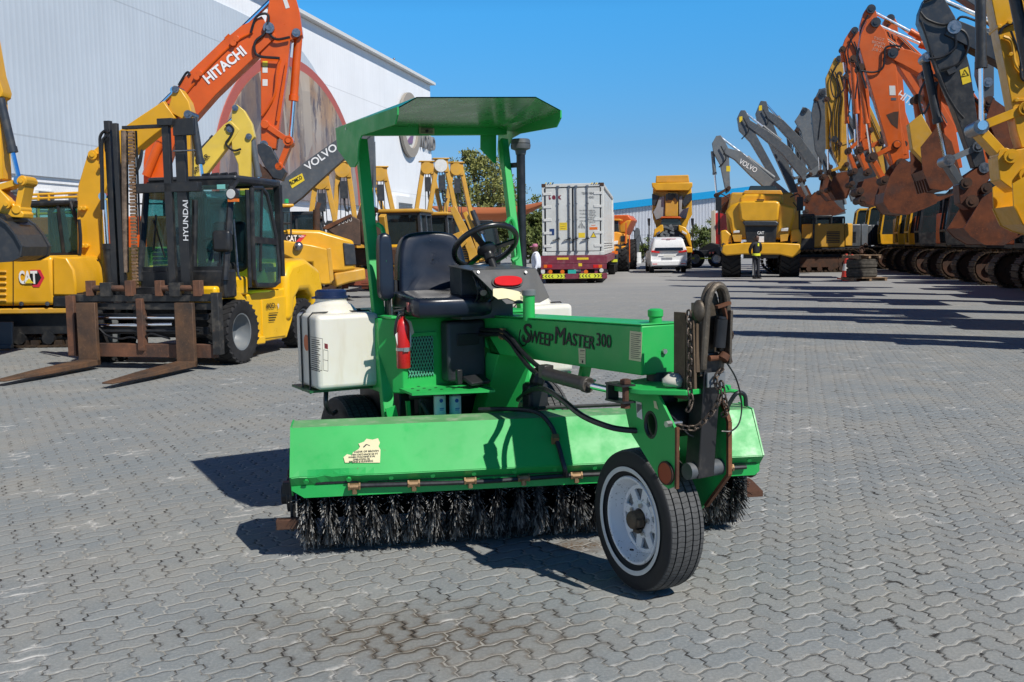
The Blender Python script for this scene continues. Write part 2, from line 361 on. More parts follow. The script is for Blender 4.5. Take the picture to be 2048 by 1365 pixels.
    h = mt('ADD', mt('ADD', t.ramp(d, 0.0, .14), lvl), mt('ADD', mt('MULTIPLY', fine, .12), mt('MULTIPLY', med, .22)))
    h = mt('SUBTRACT', h, mt('MULTIPLY', mt('MULTIPLY', joint, gapm), 1.2))
    b = t.n.new('ShaderNodeBump'); b.inputs['Distance'].default_value = .011; t.link(h, b.inputs['Height']); t.link(t.ramp(cd.outputs['Value'], 14, 40, .62, .1), b.inputs['Strength']); t.link(b.outputs[0], t.b.inputs['Normal'])
    return t.set(color=col, rough=.86, spec=.3)
mb = MB(); g = 1500
xs = [-g, -60, 0, 60, g]; mb.strip([[(x, y, 0) for x in xs] for y in (-g, -40, 0, 60, 120, g)])
tag(mb.build('ground', ground_mat(), smooth=0), kind='structure')

# ================================================ WHITE WAREHOUSE WITH ARCH AND MURAL
def wall_mat(name, c, pitch=.25, axis=0, amp=.25):
    t = NT(name); sp = t.n.new('ShaderNodeSeparateXYZ'); t.link(t.c.outputs['Object'], sp.inputs[0])
    wv = t.math('SINE', t.math('MULTIPLY', sp.outputs[axis], 2*math.pi/pitch)); rib = t.ramp(wv, .6, .95)
    n = t.noise(.25, 4, .6); st = t.noise(1.0, 4, .6, stretch=(1.5, 1.5, .06)); seam = t.math('LESS_THAN', t.math('FLOORED_MODULO', t.math('ADD', sp.outputs[2], .4), 6.0), .06)
    col = t.mix(t.ramp(n, .3, .7), mul(c, .93), mul(c, 1.03)); col = t.mix(t.ramp(st, .5, .8, 0, .22), col, mul(c, .72)); col = t.mix(t.math('MULTIPLY', rib, amp), col, mul(c, .72))
    col = t.mix(t.math('MULTIPLY', seam, .5), col, mul(c, .6))
    t.bump(wv, .14, .02); return t.set(color=col, rough=.55)
def mural_mat():
    t = NT('mural_print'); n1 = t.noise(.55, 6, .7, stretch=(1.6, 1, .35)); n2 = t.noise(1.6, 5, .75, stretch=(3.0, 1, .22)); n3 = t.noise(.32, 3, .6); n4 = t.noise(3.5, 5, .8, stretch=(1.5, 1, .5))
    col = t.mix(t.ramp(n1, .38, .62), (.13, .085, .06), (.42, .36, .30)); col = t.mix(t.ramp(n3, .45, .62, 0, .8), col, (.42, .25, .13))
    col = t.mix(t.ramp(n2, .53, .60, 0, .85), col, (.085, .07, .085)); col = t.mix(t.ramp(n4, .60, .68, 0, .7), col, (.62, .46, .28)); col = t.mix(t.ramp(n4, .36, .30, 0, .6), col, (.26, .10, .06))
    vo = t.n.new('ShaderNodeTexVoronoi'); vo.inputs['Scale'].default_value = 1.0; mp = t.n.new('ShaderNodeMapping'); mp.inputs['Scale'].default_value = (1, .75, .16); t.link(t.c.outputs['Object'], mp.inputs[0]); t.link(mp.outputs[0], vo.inputs['Vector'])
    vs_ = t.n.new('ShaderNodeSeparateColor'); t.link(vo.outputs['Color'], vs_.inputs[0]); col = t.mix(t.ramp(vs_.outputs[0], .45, .9, 0, .8), col, (.07, .05, .055)); col = t.mix(t.ramp(vs_.outputs[1], .6, 1, 0, .75), col, (.50, .42, .33)); col = t.mix(t.ramp(vs_.outputs[2], .75, 1, 0, .6), col, (.30, .13, .06))
    sp = t.n.new('ShaderNodeSeparateXYZ'); t.link(t.c.outputs['Object'], sp.inputs[0])
    low = t.ramp(sp.outputs[2], 9.5, 5.0); col = t.mix(t.math('MULTIPLY', low, t.ramp(n1, .42, .62, .2, .85)), col, (.20, .19, .21))
    return t.set(color=col, rough=.5)
WA = V((-6.6, 86, 0)); WTH = -12.0          # far corner of the wall; the wall runs back towards the camera
wfr = Fr(WA, WTH)                            # local -y runs along the wall towards us, +x faces the yard
def wpt(px, py): return wfr.ax(px, py, 0.0)  # pixel -> (y along wall, z)
WH = wpt(873, 178).z
ware = tfr('warehouse', 'long white corrugated warehouse with a grey arch and a big mural', 'warehouse', wfr)
YN = -110
M['wall'] = wall_mat('white_cladding', (.82, .83, .84), .35, 1, .1); M['archw'] = wall_mat('grey_cladding', (.50, .56, .62), .30, 1, .22); M['plinth'] = flat('plinth_white', (.76, .76, .76), .6)
mb = MB(); mb.bb((-40, YN, 4.05), (0, 0, WH)); mb.build('wall', M['wall'], ware, smooth=0)
mb = MB(); mb.bb((-39.9, YN+.1, 0), (-.06, -.1, 4.05)); mb.build('base_wall', M['plinth'], ware, smooth=0)
# shallow pitched roof with eave trim
mb = MB(); mb.prism([(-40.3, WH+.02), (.3, WH+.02), (.3, WH+.3), (-20, WH+2.0), (-40.3, WH+.3)], (0, YN/2, 0), (1, 0, 0), (0, 0, 1), -YN+.6); mb.build('roof', M['offwhite'], ware, smooth=0)
mb = MB(); mb.bb((.3, YN-.3, WH+.02), (.42, .3, WH+.22)); mb.build('gutter', M['offwhite'], ware, smooth=0)
# grey arch panel and, inside it, the mural with its red rim
A = wpt(690, 300); top = wpt(590, 30)
y_right = wpt(700, 408).y; y_m0 = wpt(416, 300).y; y_m1 = wpt(718, 395).y
ac = wpt(520, 400).y
def arch(y0, y1, z0, zt, n=40, p=1.0):
    c, a = (y0+y1)/2, (y1-y0)/2
    return [(c + a*math.cos(math.pi*i/n), z0 + (zt-z0)*math.sin(math.pi*i/n)**p) for i in range(n+1)]
# grey arch: right springing near the mural, apex high on the wall, left end beyond the picture
gp = [(0, 0)][:0]
for q in ((699, 409), (694, 370), (685, 310), (674, 258), (660, 213), (640, 165), (622, 132), (603, 105), (577, 82), (545, 60), (510, 42), (470, 22), (430, 4), (390, -14)):
    v_ = wpt(*q); gp.append((v_.y, max(4.1, v_.z)))
gp += [(gp[-1][0]-8, min(WH-.4, gp[-1][1]+.5)), (YN+2, min(WH-.4, gp[-1][1]+.5)), (YN+2, 4.1)]
mb = MB(); mb.prism(gp, (.04, 0, 0), (0, 1, 0), (0, 0, 1), .12); mb.build('arch_panel', M['archw'], ware, smooth=0)
zt = wpt(560, 108).z
mb = MB(); mb.prism(arch(y_m0, y_m1, 4.3, zt), (.15, 0, 0), (0, 1, 0), (0, 0, 1), .06); mb.build('mural_rim', flat('mural_red', (.42, .10, .07), .5), ware, smooth=0)
mb = MB(); mb.prism(arch(y_m0+.6, y_m1-.75, 4.3, zt-.55), (.2, 0, 0), (0, 1, 0), (0, 0, 1), .06); mb.build('mural', mural_mat(), ware, smooth=0)
# round emblem and WORLD lettering standing off the wall
e = wpt(815, 250); rr = abs(wpt(815, 187).z - wpt(815, 315).z)/2; ey = e.y; ez = (wpt(815, 187).z + wpt(815, 315).z)/2
mb = MB(); mb.lathe([(rr, .1), (rr, .32), (rr*.72, .36), (rr*.72, .1)], (0, ey, ez), (1, 0, 0), 40); em = mb.build('emblem_ring', flat('emblem_stone', (.30, .27, .23), .7), ware)
mb = MB(); mb.cyl((.1, ey, ez), (.16, ey, ez), rr*.74, 36); mb.build('emblem_disc', flat('emblem_cream', (.62, .60, .56), .6), em)
mb = MB(); mb.prism([(-.5*rr, -.62*rr), (.1*rr, -.3*rr), (.5*rr, .05*rr), (.2*rr, -.55*rr)], (.2, ey, ez), (0, 1, 0), (0, 0, 1), .06); mb.build('emblem_band', flat('emblem_purple', (.20, .12, .22), .6), em)
text('R', (.2, ey-.55*rr, ez+.02*rr), (0, 1, 0), (0, 0, 1), rr*1.1, flat('emblem_letter', (.16, .13, .12), .5), em, bold=.01, ext=.04, sx=1.2)
w0 = wpt(832, 292); w1 = wpt(866, 292)
text('WORLD', (.12, w0.y, w0.z), (0, 1, 0), (0, 0, 1), abs(wpt(845, 292).z - wpt(845, 264).z)/.72, flat('sign_letters', (.22, .21, .20), .5), ware, bold=.01, ext=.12, width=w1.y-w0.y)
# louvres and roller doors in the white base wall
def louvre(x0, x1, y0, y1, name='louvre'):
    a, b = wpt(x0, y1), wpt(x1, y0); fr = MB(); fr.bb((-.1, a.y, a.z), (.06, b.y, b.z)); f = fr.build(name, M['offwhite'], ware, smooth=0)
    s = MB(); n = max(4, int((b.z-a.z)/.16))
    for i in range(n): z = a.z + .05 + (b.z-a.z-.1)*(i+.5)/n; s.box((.075, (a.y+b.y)/2, z), (.03, abs(b.y-a.y)-.1, (b.z-a.z)/n*.55), (0, R(25), 0))
    s.build('slats', M['grey_light'], f, smooth=0)
    k = MB(); k.bb((.061, a.y+.04, a.z+.04), (.064, b.y-.04, b.z-.04)); k.build('opening', M['ink'], f, smooth=0)
for q in ((20, 46, 378, 412), (75, 106, 383, 420), (134, 160, 388, 420), (190, 215, 392, 420), (622, 640, 415, 440)): louvre(*q)
def roller(x0, x1, y0, y1):
    a, b = wpt(x0, y1), wpt(x1, y0); fr = MB(); fr.bb((-.05, a.y-.5, a.z), (.35, b.y+.5, b.z+.5)); f = fr.build('roller_door', M['white'], ware, smooth=0)
    s = MB(); n = 10
    for i in range(n): s.box((.37, (a.y+b.y)/2, a.z + (b.z-a.z)*(i+.5)/n), (.06, b.y-a.y, (b.z-a.z)/n*.8), (0, R(12), 0))
    s.build('shutter', M['grey_light'], f, smooth=0)
roller(790, 815, 408, 470)
mb = MB(); p = wpt(798, 118); mb.cyl((-.4, p.y, WH), (-.4, p.y, p.z), .03, 6); mb.sphere((-.4, p.y, p.z), .09, 8, 6); mb.build('lightning_rod', M['steel'], ware)

# ================================================ FAR WAREHOUSE WITH BLUE EAVE
c0, c1 = D(1150, 420, 96), D(1500, 376, 94)
fth = math.degrees(math.atan2(c1.y-c0.y, c1.x-c0.x)); ffr = Fr((c0.x, c0.y, 0), fth); LEN = (V((c1.x, c1.y))-V((c0.x, c0.y))).length
far = tfr('far_warehouse', 'distant white ribbed warehouse with a bright blue eave behind the parked lorry and dump trucks', 'warehouse', ffr)
z0, z1 = c0.z, c1.z
t = wall_mat('white_sheet', (.80, .81, .84), .62, 0, .75); M['farw'] = t
mb = MB()
nr = 120
for i in range(nr):
    xa, xb = LEN*i/nr, LEN*(i+1)/nr; zz = z0+(z1-z0)*(i+.5)/nr-.5; h = (xb-xa)
    mb.add([(xa, 0, 0), (xa+h*.3, -.12, 0), (xa+h*.7, -.12, 0), (xb, 0, 0), (xa, 0, zz), (xa+h*.3, -.12, zz), (xa+h*.7, -.12, zz), (xb, 0, zz)], [(0, 1, 5, 4), (1, 2, 6, 5), (2, 3, 7, 6)])
mb.build('wall', flat('sheet_white', (.72, .74, .78), .5), far, smooth=0)
mb = MB(); mb.add([(0, .02, 0), (LEN, .02, 0), (LEN, .02, z1-.3), (0, .02, z0-.3), (0, 18, 0), (LEN, 18, 0), (LEN, 18, z1-.3), (0, 18, z0-.3)], [(0, 1, 2, 3), (5, 4, 7, 6), (1, 5, 6, 2), (4, 0, 3, 7)]); mb.build('inner_wall', M['white'], far, smooth=0)
mb = MB(); mb.prism([(-.4, z0-.5), (LEN+.4, z1-.5), (LEN+.4, z1+.15), (-.4, z0+.15)], (0, 9, 0), (1, 0, 0), (0, 0, 1), 18.8); mb.build('roof', flat('blue_trim', (.01, .33, .66), .4), far, smooth=0)
# ================================================ SHARED: wheels
def tread_mat(name, n=46, c=(.085, .085, .083), deep=(.012, .012, .012)):
    t = NT(name); sp = t.n.new('ShaderNodeSeparateXYZ'); t.link(t.c.outputs['Object'], sp.inputs[0])
    a = t.math('ARCTAN2', sp.outputs[2], sp.outputs[1]); zz = t.math('MULTIPLY', t.math('SINE', t.math('MULTIPLY', sp.outputs[0], 110.0)), .10)
    ph = t.math('FRACT', t.math('ADD', t.math('MULTIPLY', a, n/(2*math.pi)), zz)); sip = t.math('LESS_THAN', ph, .13)
    r = t.math('SQRT', t.math('ADD', t.math('POWER', sp.outputs[1], 2.0), t.math('POWER', sp.outputs[2], 2.0)))
    nn = t.noise(30, 5, .7); mud = t.noise(6, 4, .6)
    return t, sip, r, nn, mud
def tyre_mat(name, Rr, W, n=84, tread=(.075, .075, .074), wall=(.017, .017, .018)):
    t, sip, r, nn, mud = tread_mat(name, n)
    ontread = t.ramp(r, Rr*.955, Rr*.97); tr = t.mix(t.ramp(nn, .3, .7), mul(tread, .7), mul(tread, 1.3)); tr = t.mix(t.math('MULTIPLY', t.math('MULTIPLY', sip, ontread), t.ramp(nn, .3, .55, .45, 1.0)), tr, (.012, .012, .012))
    ring = t.math('MULTIPLY', t.ramp(r, Rr*.60, Rr*.62), t.ramp(r, Rr*.75, Rr*.73)); sw = t.mix(t.ramp(mud, .35, .7, 0, .6), wall, mul(wall, 2.2))
    col = t.mix(ontread, sw, tr); t.bump(t.math('SUBTRACT', t.math('MULTIPLY', nn, .2), t.math('MULTIPLY', sip, ontread)), .6, .006)
    return t.set(color=col, rough=t.ramp(mud, .3, .7, .55, .85), spec=.35)
M['tyre'] = tyre_mat('road_tyre', .335, .2)
def tyre_profile(Rr, W, ri, grooves=4, gd=.012):
    h = W/2; p = [(ri, -h*.72), (ri+.02*Rr/.335, -h*.86), ((ri+Rr)/2, -h*1.0), (Rr*.93, -h*.97), (Rr*.975, -h*.86)]
    for i in range(grooves):
        x = -h*.62 + h*1.24*i/(grooves-1) if grooves > 1 else 0; g = W*.018
        p += [(Rr*.985+Rr*.015*(1-abs(x/h)), x-g), (Rr*.985-gd, x-g*.8), (Rr*.985-gd, x+g*.8), (Rr*.985+Rr*.015*(1-abs(x/h)), x+g)]
    p += [(Rr*.975, h*.86), (Rr*.93, h*.97), ((ri+Rr)/2, h), (ri+.02*Rr/.335, h*.86), (ri, h*.72)]
    return p
def road_wheel(parent, c, Rr, W, ri, tyre, rim, face=-1, dish=.03, bolts=5, name='wheel', rot=0, band=None):
    w = sub(name, parent, c, (0, 0, rot)); mb = MB(); mb.lathe(tyre_profile(Rr, W, ri), (0, 0, 0), (1, 0, 0), 56); mb.build('tyre', tyre, w)
    mb = MB(); h = W*.4
    mb.lathe([(ri+.005, -h), (ri-.012, -h+.006), (ri-.02, -h+.03), (ri-.03, -.02), (ri-.03, .02), (ri-.02, h-.03), (ri-.012, h-.006), (ri+.005, h)], (0, 0, 0), (1, 0, 0), 40)
    x = face*(h-dish-.02); mb.lathe([(ri-.025, x-face*.02), (ri*.72, x), (ri*.5, x+face*.012), (ri*.28, x+face*.012), (ri*.25, x+face*.04), (.0, x+face*.04)], (0, 0, 0), (1, 0, 0), 40)
    mb.build('rim', rim, w)
    if bolts:
        for i in range(bolts):
            a = 2*math.pi*i/bolts; mb = MB(); mb.cyl((x+face*.012, ri*.4*math.cos(a), ri*.4*math.sin(a)), (x+face*.035, ri*.4*math.cos(a), ri*.4*math.sin(a)), .011*max(1, ri/.2), 6)
            mb.build('wheel_nut', M['zinc'], w, smooth=0)
    return w

# ================================================ THE GREEN SWEEPER
F = Fr(G(1318, 1178), 29)
sw = tfr('road_sweeper', 'green ride-on road sweeper with canopy and long brush, in the foreground', 'sweeper', F)
gm, gd = M['green'], M['green_dusty']
# --- front wheel, spoked white rim with a white ring on the tyre
fw = sub('front_wheel', sw, (-.03, .05, .335*.95), (0, 0, R(-2.5))); fw.scale = (.92, .95, .95)
mb = MB(); mb.lathe(tyre_profile(.335, .205, .205), (0, 0, 0), (1, 0, 0), 72); mb.build('tyre', M['tyre'], fw)
mb = MB(); mb.lathe([(.232, -.1035), (.236, -.106), (.250, -.1075), (.254, -.106)], (0, 0, 0), (1, 0, 0), 64); mb.build('white_ring', flat('whitewall', (.62, .62, .60), .6), fw)
spk = NT('rim_white'); nn = spk.noise(60, 3, .7); n2 = spk.noise(9, 4); spk.set(color=spk.mix(spk.math('MULTIPLY', spk.ramp(nn, .60, .66), spk.ramp(n2, .42, .58)), (.78, .79, .80), (.12, .11, .10)), rough=.35)
M['rimw'] = spk.m
mb = MB(); mb.lathe([(.209, -.085), (.204, -.094), (.196, -.092), (.188, -.082), (.186, -.062), (.176, -.05), (.172, -.02), (.165, -.012), (.162, .06), (.19, .08), (.2, .085)], (0, 0, 0), (1, 0, 0), 56)
x = -.012; rin, rout = .088, .142
mb.lathe([(.166, x-.002), (.160, x-.016), (rout, x-.016), (rout, x-.002)], (0, 0, 0), (1, 0, 0), 48); mb.lathe([(rin, x-.002), (rin, x-.022), (.062, x-.03), (.05, x-.03), (.05, x)], (0, 0, 0), (1, 0, 0), 40)
ns = 8
for i in range(ns):                      # eight broad spokes that leave triangular windows
    a0 = 2*math.pi*i/ns + .2; P = []
    for r_, da in ((rin-.004, -.30), (rin-.004, .30), (.115, .20), (rout+.004, .13), (rout+.004, -.13), (.115, -.20)): P.append((r_*math.cos(a0+da), r_*math.sin(a0+da)))
    mb.prism(P, (x-.011, 0, 0), (0, 1, 0), (0, 0, 1), .016)
mb.build('rim', M['rimw'], fw, bev=.0015)
mb = MB(); mb.cyl((x, 0, 0), (x+.01, 0, 0), rout+.005, 32); mb.build('brake_drum', M['grey_light'], fw)
mb = MB(); mb.cyl((-.005, 0, .0), (-.085, 0, .0), .047, 14, .042); mb.sphere((-.085, 0, 0), .043, 14, 8, (.45, 1, 1)); mb.box((-.07, -.045, -.005), (.03, .03, .03)); mb.box((-.06, -.01, -.05), (.03, .04, .02))
hub = mb.build('hub', rusty('greasy_hub', (.14, .10, .06), (.045, .035, .028), .75, .1, 14), fw, bev=.006)
for i in range(5): a = 2*math.pi*i/5+.5; mb = MB(); mb.cyl((-.03, .068*math.cos(a), .068*math.sin(a)), (-.052, .068*math.cos(a), .068*math.sin(a)), .011, 6); mb.build('wheel_nut', M['zinc'], fw, smooth=0)
mb = MB(); mb.tube([(-.06, .03, -.155), (-.085, .015, -.145)], .005, 8); mb.build('valve_stem', M['plastic'], fw)
# --- rear wheels
road_wheel(sw, (-.665, 2.12, .335), .335, .205, .17, M['tyre'], M['rimw'], -1, name='rear_wheel')
road_wheel(sw, (.615, 2.12, .335), .335, .205, .17, M['tyre'], M['rimw'], 1, name='rear_wheel')
mb = MB(); mb.cyl((-.66, 2.12, .335), (.61, 2.12, .335), .04, 12); mb.build('rear_axle', M['black'], sw)
# --- gooseneck beam and leg
zf, zb = 1.192, 1.152
mb = MB(); mb.yz([(-.036, .978), (-.036, zf), (1.42, zb), (1.36, .952)], .222, -.009); beam = mb.build('beam', gm, sw, bev=.006)
mb = MB(); mb.yz([(-.036, zf+.002), (-.036, zf+.008), (1.4, zb+.01), (1.4, zb+.004)], .226, -.009); mb.build('beam_lid', gm, beam, bev=.002)
mb = MB(); mb.yz([(1.29, .957), (1.52, 1.0), (1.50, 1.148), (1.415, 1.150), (1.355, .955)], .222, -.009); mb.yz([(1.262, .955), (1.40, .955), (1.62, .56), (1.62, .45), (1.55, .45)], .224, -.009); mb.build('gooseneck_leg', gm, sw, bev=.005)
mb = MB(); mb.yz([(1.45, 1.14), (1.45, 1.42), (1.52, 1.42), (1.56, 1.14)], .12, -.06); mb.build('column_post', gm, sw, bev=.004)
mb = MB(); mb.box((.02, .62, .93), (.05, .03, .14), (R(20), 0, 0)); mb.box((-.03, .6, .88), (.12, .12, .01)); mb.build('beam_bracket', gm, beam)
for (yy, z0, z1, r_) in ((.96, 1.158, 1.305, .031), (.024, 1.19, 1.245, .028)):
    nx = F.ay(1058, 632, .96).x if yy > .5 else 0
    mb = MB(); mb.cyl((nx, yy, z0), (nx, yy, z1), r_, 20); p = mb.build('filler_neck', gm, beam)
    mb = MB(); mb.lathe([(r_+.002, z1-.02 if r_ > .03 else z1-.022), (r_+.006, z1-.018), (r_+.006, z1+.008), (r_*.8, z1+.014), (0, z1+.014)], (nx, yy, 0), (0, 0, 1), 22)
    mb.build('cap', M['grey_light'] if r_ > .03 else gm, p)
# markings on the beam's flank
L, UPV = (0, -1, 0), (0, .027, 1)
def mark(px, py, s, hpx, wpx, mat=M['ink'], bold=.0, shear=0.0, x=-.1215, fat=.02):
    a = F.ax(px, py, x); b = F.ax(px+wpx, py, x); h = F.ax(px, py-hpx, x).z - a.z
    return text(s, (x, a.y, a.z), (0, -1, -.02), UPV, h/.72, mat, beam, bold=0, width=abs(a.y-b.y), shear=shear, fat=fat)
def text_w(*a): pass
mark(1044, 684, 'S', 40, 17, bold=.003, shear=.12); mark(1060, 685, 'WEEP', 26, 45, bold=.005, shear=.1); mark(1108, 687, 'M', 36, 21, bold=.002, shear=.1); mark(1131, 689, 'ASTER', 26, 58, bold=.005, shear=.1); mark(1192, 691.5, '300', 27, 29, fat=.008)
c = F.ax(1046.5, 677, -.122); mb = MB()
mb.lathe([(.011, 0), (.0145, .0005), (.0145, 0)], (-.1215, c.y, c.z), (-1, 0, 0), 20); mb.lathe([(.004, 0), (.0065, .0005), (.0065, 0)], (-.1215, c.y, c.z), (-1, 0, 0), 16)
for i in range(14): a = 2*math.pi*i/14; mb.bar((-.1218, c.y+.0165*math.cos(a), c.z+.0165*math.sin(a)), (-.1218, c.y+.021*math.cos(a+.3), c.z+.021*math.sin(a+.3)), .002, .0006, (1, 0, 0))
tail = [F.ax(*q, -.1215) for q in ((1041, 660), (1038.5, 672), (1039, 684), (1045, 692), (1052, 688), (1055, 676))]
mb.tube([(-.1213, p.y, p.z) for p in tail], .0035, 6, smooth=5); mb.build('round_logo', M['ink'], beam)
def decal(parent, pts, mat, x=-.122, name='decal'):
    q = [F.ax(*p, x) for p in pts]; mb = MB(); mb.prism([(p.y, p.z) for p in q], (x, 0, 0), (0, 1, 0), (0, 0, 1), .001); return mb.build(name, mat, parent, smooth=0)
d1 = decal(beam, [(1260, 662), (1284, 665), (1282, 724), (1258, 720)], M['cream']); d2 = decal(beam, [(1157, 697), (1171, 698), (1171, 729), (1158, 727)], M['cream'])
mb = MB()
for i in range(13):
    a, b = F.ax(1262, 668+i*4, -.1232), F.ax(1281-(i % 3)*2, 670+i*4, -.1232); mb.bar(a, b, .0022, .0008, (1, 0, 0))
mb.build('decal_print', M['ink'], d1, smooth=0); mb = MB()
for i, y_ in enumerate((701, 704, 709, 715, 720)):
    a, b = F.ax(1160, y_, -.1232), F.ax(1169, y_+.5, -.1232); mb.bar(a, b, .003 if i < 1 else .0015, .0008, (1, 0, 0))
a = F.ax(1165, 724, -.1232); mb.cyl((-.1228, a.y, a.z), (-.1236, a.y, a.z), .007, 10); mb.build('decal_print', M['ink'], d2, smooth=0)
mb = MB(); a = F.ay(1327, 703, -.036); mb.cyl((a.x, -.036, a.z), (a.x, -.05, a.z), .012, 6); mb.build('bolt', M['zinc'], beam, smooth=0)
# --- steering head: plates round the front wheel
xp = -.152
mb = MB(); hole = [(-.15+.042*math.cos(a), .785+.055*math.sin(a)) for a in [2*math.pi*i/20 for i in range(21)]]
out = [(.035, .925), (.045, .86), (.0, .735), (-.10, .655), (-.21, .565), (-.235, .545), (-.27, .535), (-.30, .55), (-.312, .60), (-.315, .79), (-.195, .925)]
k = min(range(len(out)), key=lambda i: (V(out[i])-V(hole[0])).length)
mb.yz(out[:k+1] + hole[::1] + [out[k]] + out[k+1:], .012, xp); pl = mb.build('steering_plate', gm, sw, smooth=0)
mb = MB(); mb.tube([(xp, -.15+.042*math.cos(2*math.pi*i/20), .785+.055*math.sin(2*math.pi*i/20)) for i in range(21)], .009, 6, cap=False); mb.build('hole_rim', M['black'], pl)
mb = MB(); mb.bar((xp, -.318, .545), (xp, -.32, .80), .014, .012, (0, 1, 0)); mb.build('rusty_edge', M['rust'], pl)
mb = MB(); mb.cyl((xp-.006, -.26, .60), (xp-.016, -.26, .60), .046, 20); rf = mb.build('reflector', NT('old_amber').set(color=(.30, .045, .01), rough=.3), pl); mb = MB(); mb.lathe([(.043, 0), (.05, .002), (.05, .012), (.044, .013)], (xp-.004, -.26, .60), (-1, 0, 0), 22); mb.build('reflector_rim', M['rust_dark'], rf)
d3 = decal(pl, [(1272, 803), (1283, 806), (1285, 840), (1274, 834)], M['offwhite'], xp-.008); d4 = decal(pl, [(1307, 802), (1312, 803), (1317, 820), (1309, 816)], M['cream'], xp-.008)
mb = MB()
for i in range(5): a, b = F.ax(1274+i*2, 808+i*.5, xp-.0095), F.ax(1274.5+i*2, 826-i*2, xp-.0095); mb.bar(a, b, .003, .001, (1, 0, 0))
mb.build('decal_print', M['ink'], d3, smooth=0)
mb = MB(); mb.cyl((xp-.004, -.285, .81), (xp-.03, -.285, .81), .014, 6); mb.cyl((xp-.004, -.285, .81), (xp+.05, -.285, .81), .008, 8); mb.build('bolt', M['zinc'], pl, smooth=0)
mb = MB(); mb.yz([(.10, .925), (-.20, .925), (-.265, .845), (-.292, .79), (-.294, .565), (-.15, .40), (-.02, .28), (.08, .28), (.10, .36), (.02, .62)], .014, .14); pr = mb.build('fork_plate', gm, sw, smooth=0)
mb = MB(); pts = [(.14, -.235, .893), (.14, -.27, .85), (.14, -.30, .79), (.14, -.302, .565), (.14, -.155, .395)]
for a, b in zip(pts, pts[1:]): mb.bar(a, b, .02, .014, (0, 1, 0.2))
mb.build('rusty_edge', M['rust'], pr)
mb = MB(); mb.cyl((.14, .05, .318), (-.05, .05, .318), .024, 14); mb.build('wheel_axle', M['rust_dark'], pr)
mb = MB(); q = [(-.262, .0), (-.262, -.10), (-.235, -.19), (-.10, -.315), (.15, -.30), (.155, .06), (.02, .10), (-.16, .06)]
mb.prism(q, (0, 0, .935), (1, 0, 0), (0, 1, 0), .022); mb.build('turntable_plate', gm, sw, bev=.003)
mb = MB(); mb.cyl((-.10, -.13, .79), (.12, -.13, .79), .075, 20); mb.cyl((.0, -.02, .70), (.0, -.02, .92), .07, 20); mb.build('pivot_housing', M['black'], sw)
mb = MB(); mb.cyl((0, .0, .945), (0, .0, .985), .055, 20); mb.build('king_pin', M['black'], sw)
mb = MB(); mb.sphere((-.09, -.22, .972), .045, 12, 8, (1.3, .9, .65)); o = mb.build('rag', NT('rag_cloth').set(color=(.46, .44, .38), rough=.9), sw); dm = o.modifiers.new('crumple', 'DISPLACE'); tx = bpy.data.textures.new('crumple', 'CLOUDS'); tx.noise_scale = .03; dm.texture = tx; dm.strength = .03
mb = MB(); mb.lathe([(.035+.009*math.cos(a), .009*math.sin(a)) for a in [2*math.pi*i/8 for i in range(8)]], (.06, -.22, .96), (.1, 0, 1), 20, closed=True); mb.lathe([(.03+.009*math.cos(a), .009*math.sin(a)) for a in [2*math.pi*i/8 for i in range(8)]], (.11, -.2, .975), (0, .3, 1), 20, closed=True); mb.build('shackle', rusty('shackle_brass', (.16, .12, .07), (.06, .045, .03)), sw)
# --- stowed tow tongue with coupler and chains
tp, tq = V((.03, -.24, .565)), V((.02, -.30, 1.10))
mb = MB(); mb.bar(tp, tq, .088, .088, (0, 1, 0)); tg = mb.build('tow_tongue', paint('tongue_black', (.02, .02, .022), .4, .9, under=(.26, .18, .13), dusty=.2), sw, bev=.005)
mb = MB(); mb.cyl((-.045, -.25, .59), (.135, -.25, .59), .036, 20); mb.build('tongue_pivot', M['grey'], sw)
cm = rusty('coupler_metal', (.17, .14, .105), (.075, .06, .045), .5, .55, 6)
mb = MB(); mb.bb((-.075, -.275, .90), (-.063, -.20, 1.26)); mb.bar((-.069, -.31, .95), (-.069, -.30, 1.23), .012, .05, (0, 1, 0)); mb.bb((-.066, -.335, 1.02), (-.02, -.325, 1.22)); mb.build('tongue_side_plate', rusty('plate_rust', (.16, .11, .065), (.08, .055, .035)), tg)
mb = MB()
pth = [(-.032, -.335, 1.03), (-.034, -.35, 1.15), (-.03, -.36, 1.29), (-.012, -.362, 1.35), (.022, -.362, 1.372), (.056, -.362, 1.35), (.072, -.36, 1.28), (.07, -.345, 1.16), (.062, -.33, 1.02)]
mb.tube(pth, .0155, 10, smooth=5); mb.tube([(a_, b_+.028, c_) for a_, b_, c_ in pth], .0145, 10, smooth=5); mb.prism([(-.03, 1.04), (.066, 1.04), (.066, 1.28), (.048, 1.335), (.02, 1.352), (-.008, 1.335), (-.028, 1.28)], (0, -.318, 0), (1, 0, 0), (0, 0, 1), .012); mb.bar((.066, -.36, 1.05), (.072, -.362, 1.27), .012, .06, (0, 1, 0)); mb.bb((.06, -.335, 1.0), (.076, -.27, 1.27)); mb.bb((-.042, -.33, 1.0), (-.03, -.27, 1.3)); mb.sphere((-.05, -.33, 1.27), .035, 12, 8, (.6, 1, 1.3))
cp = mb.build('coupler', cm, tg, bev=.002)
mb = MB(); mb.cyl((.022, -.37, 1.12), (.03, -.375, 1.235), .026, 14); mb.cyl((.03, -.375, 1.235), (.032, -.375, 1.245), .02, 14); mb.build('coupler_damper', M['plastic'], cp)
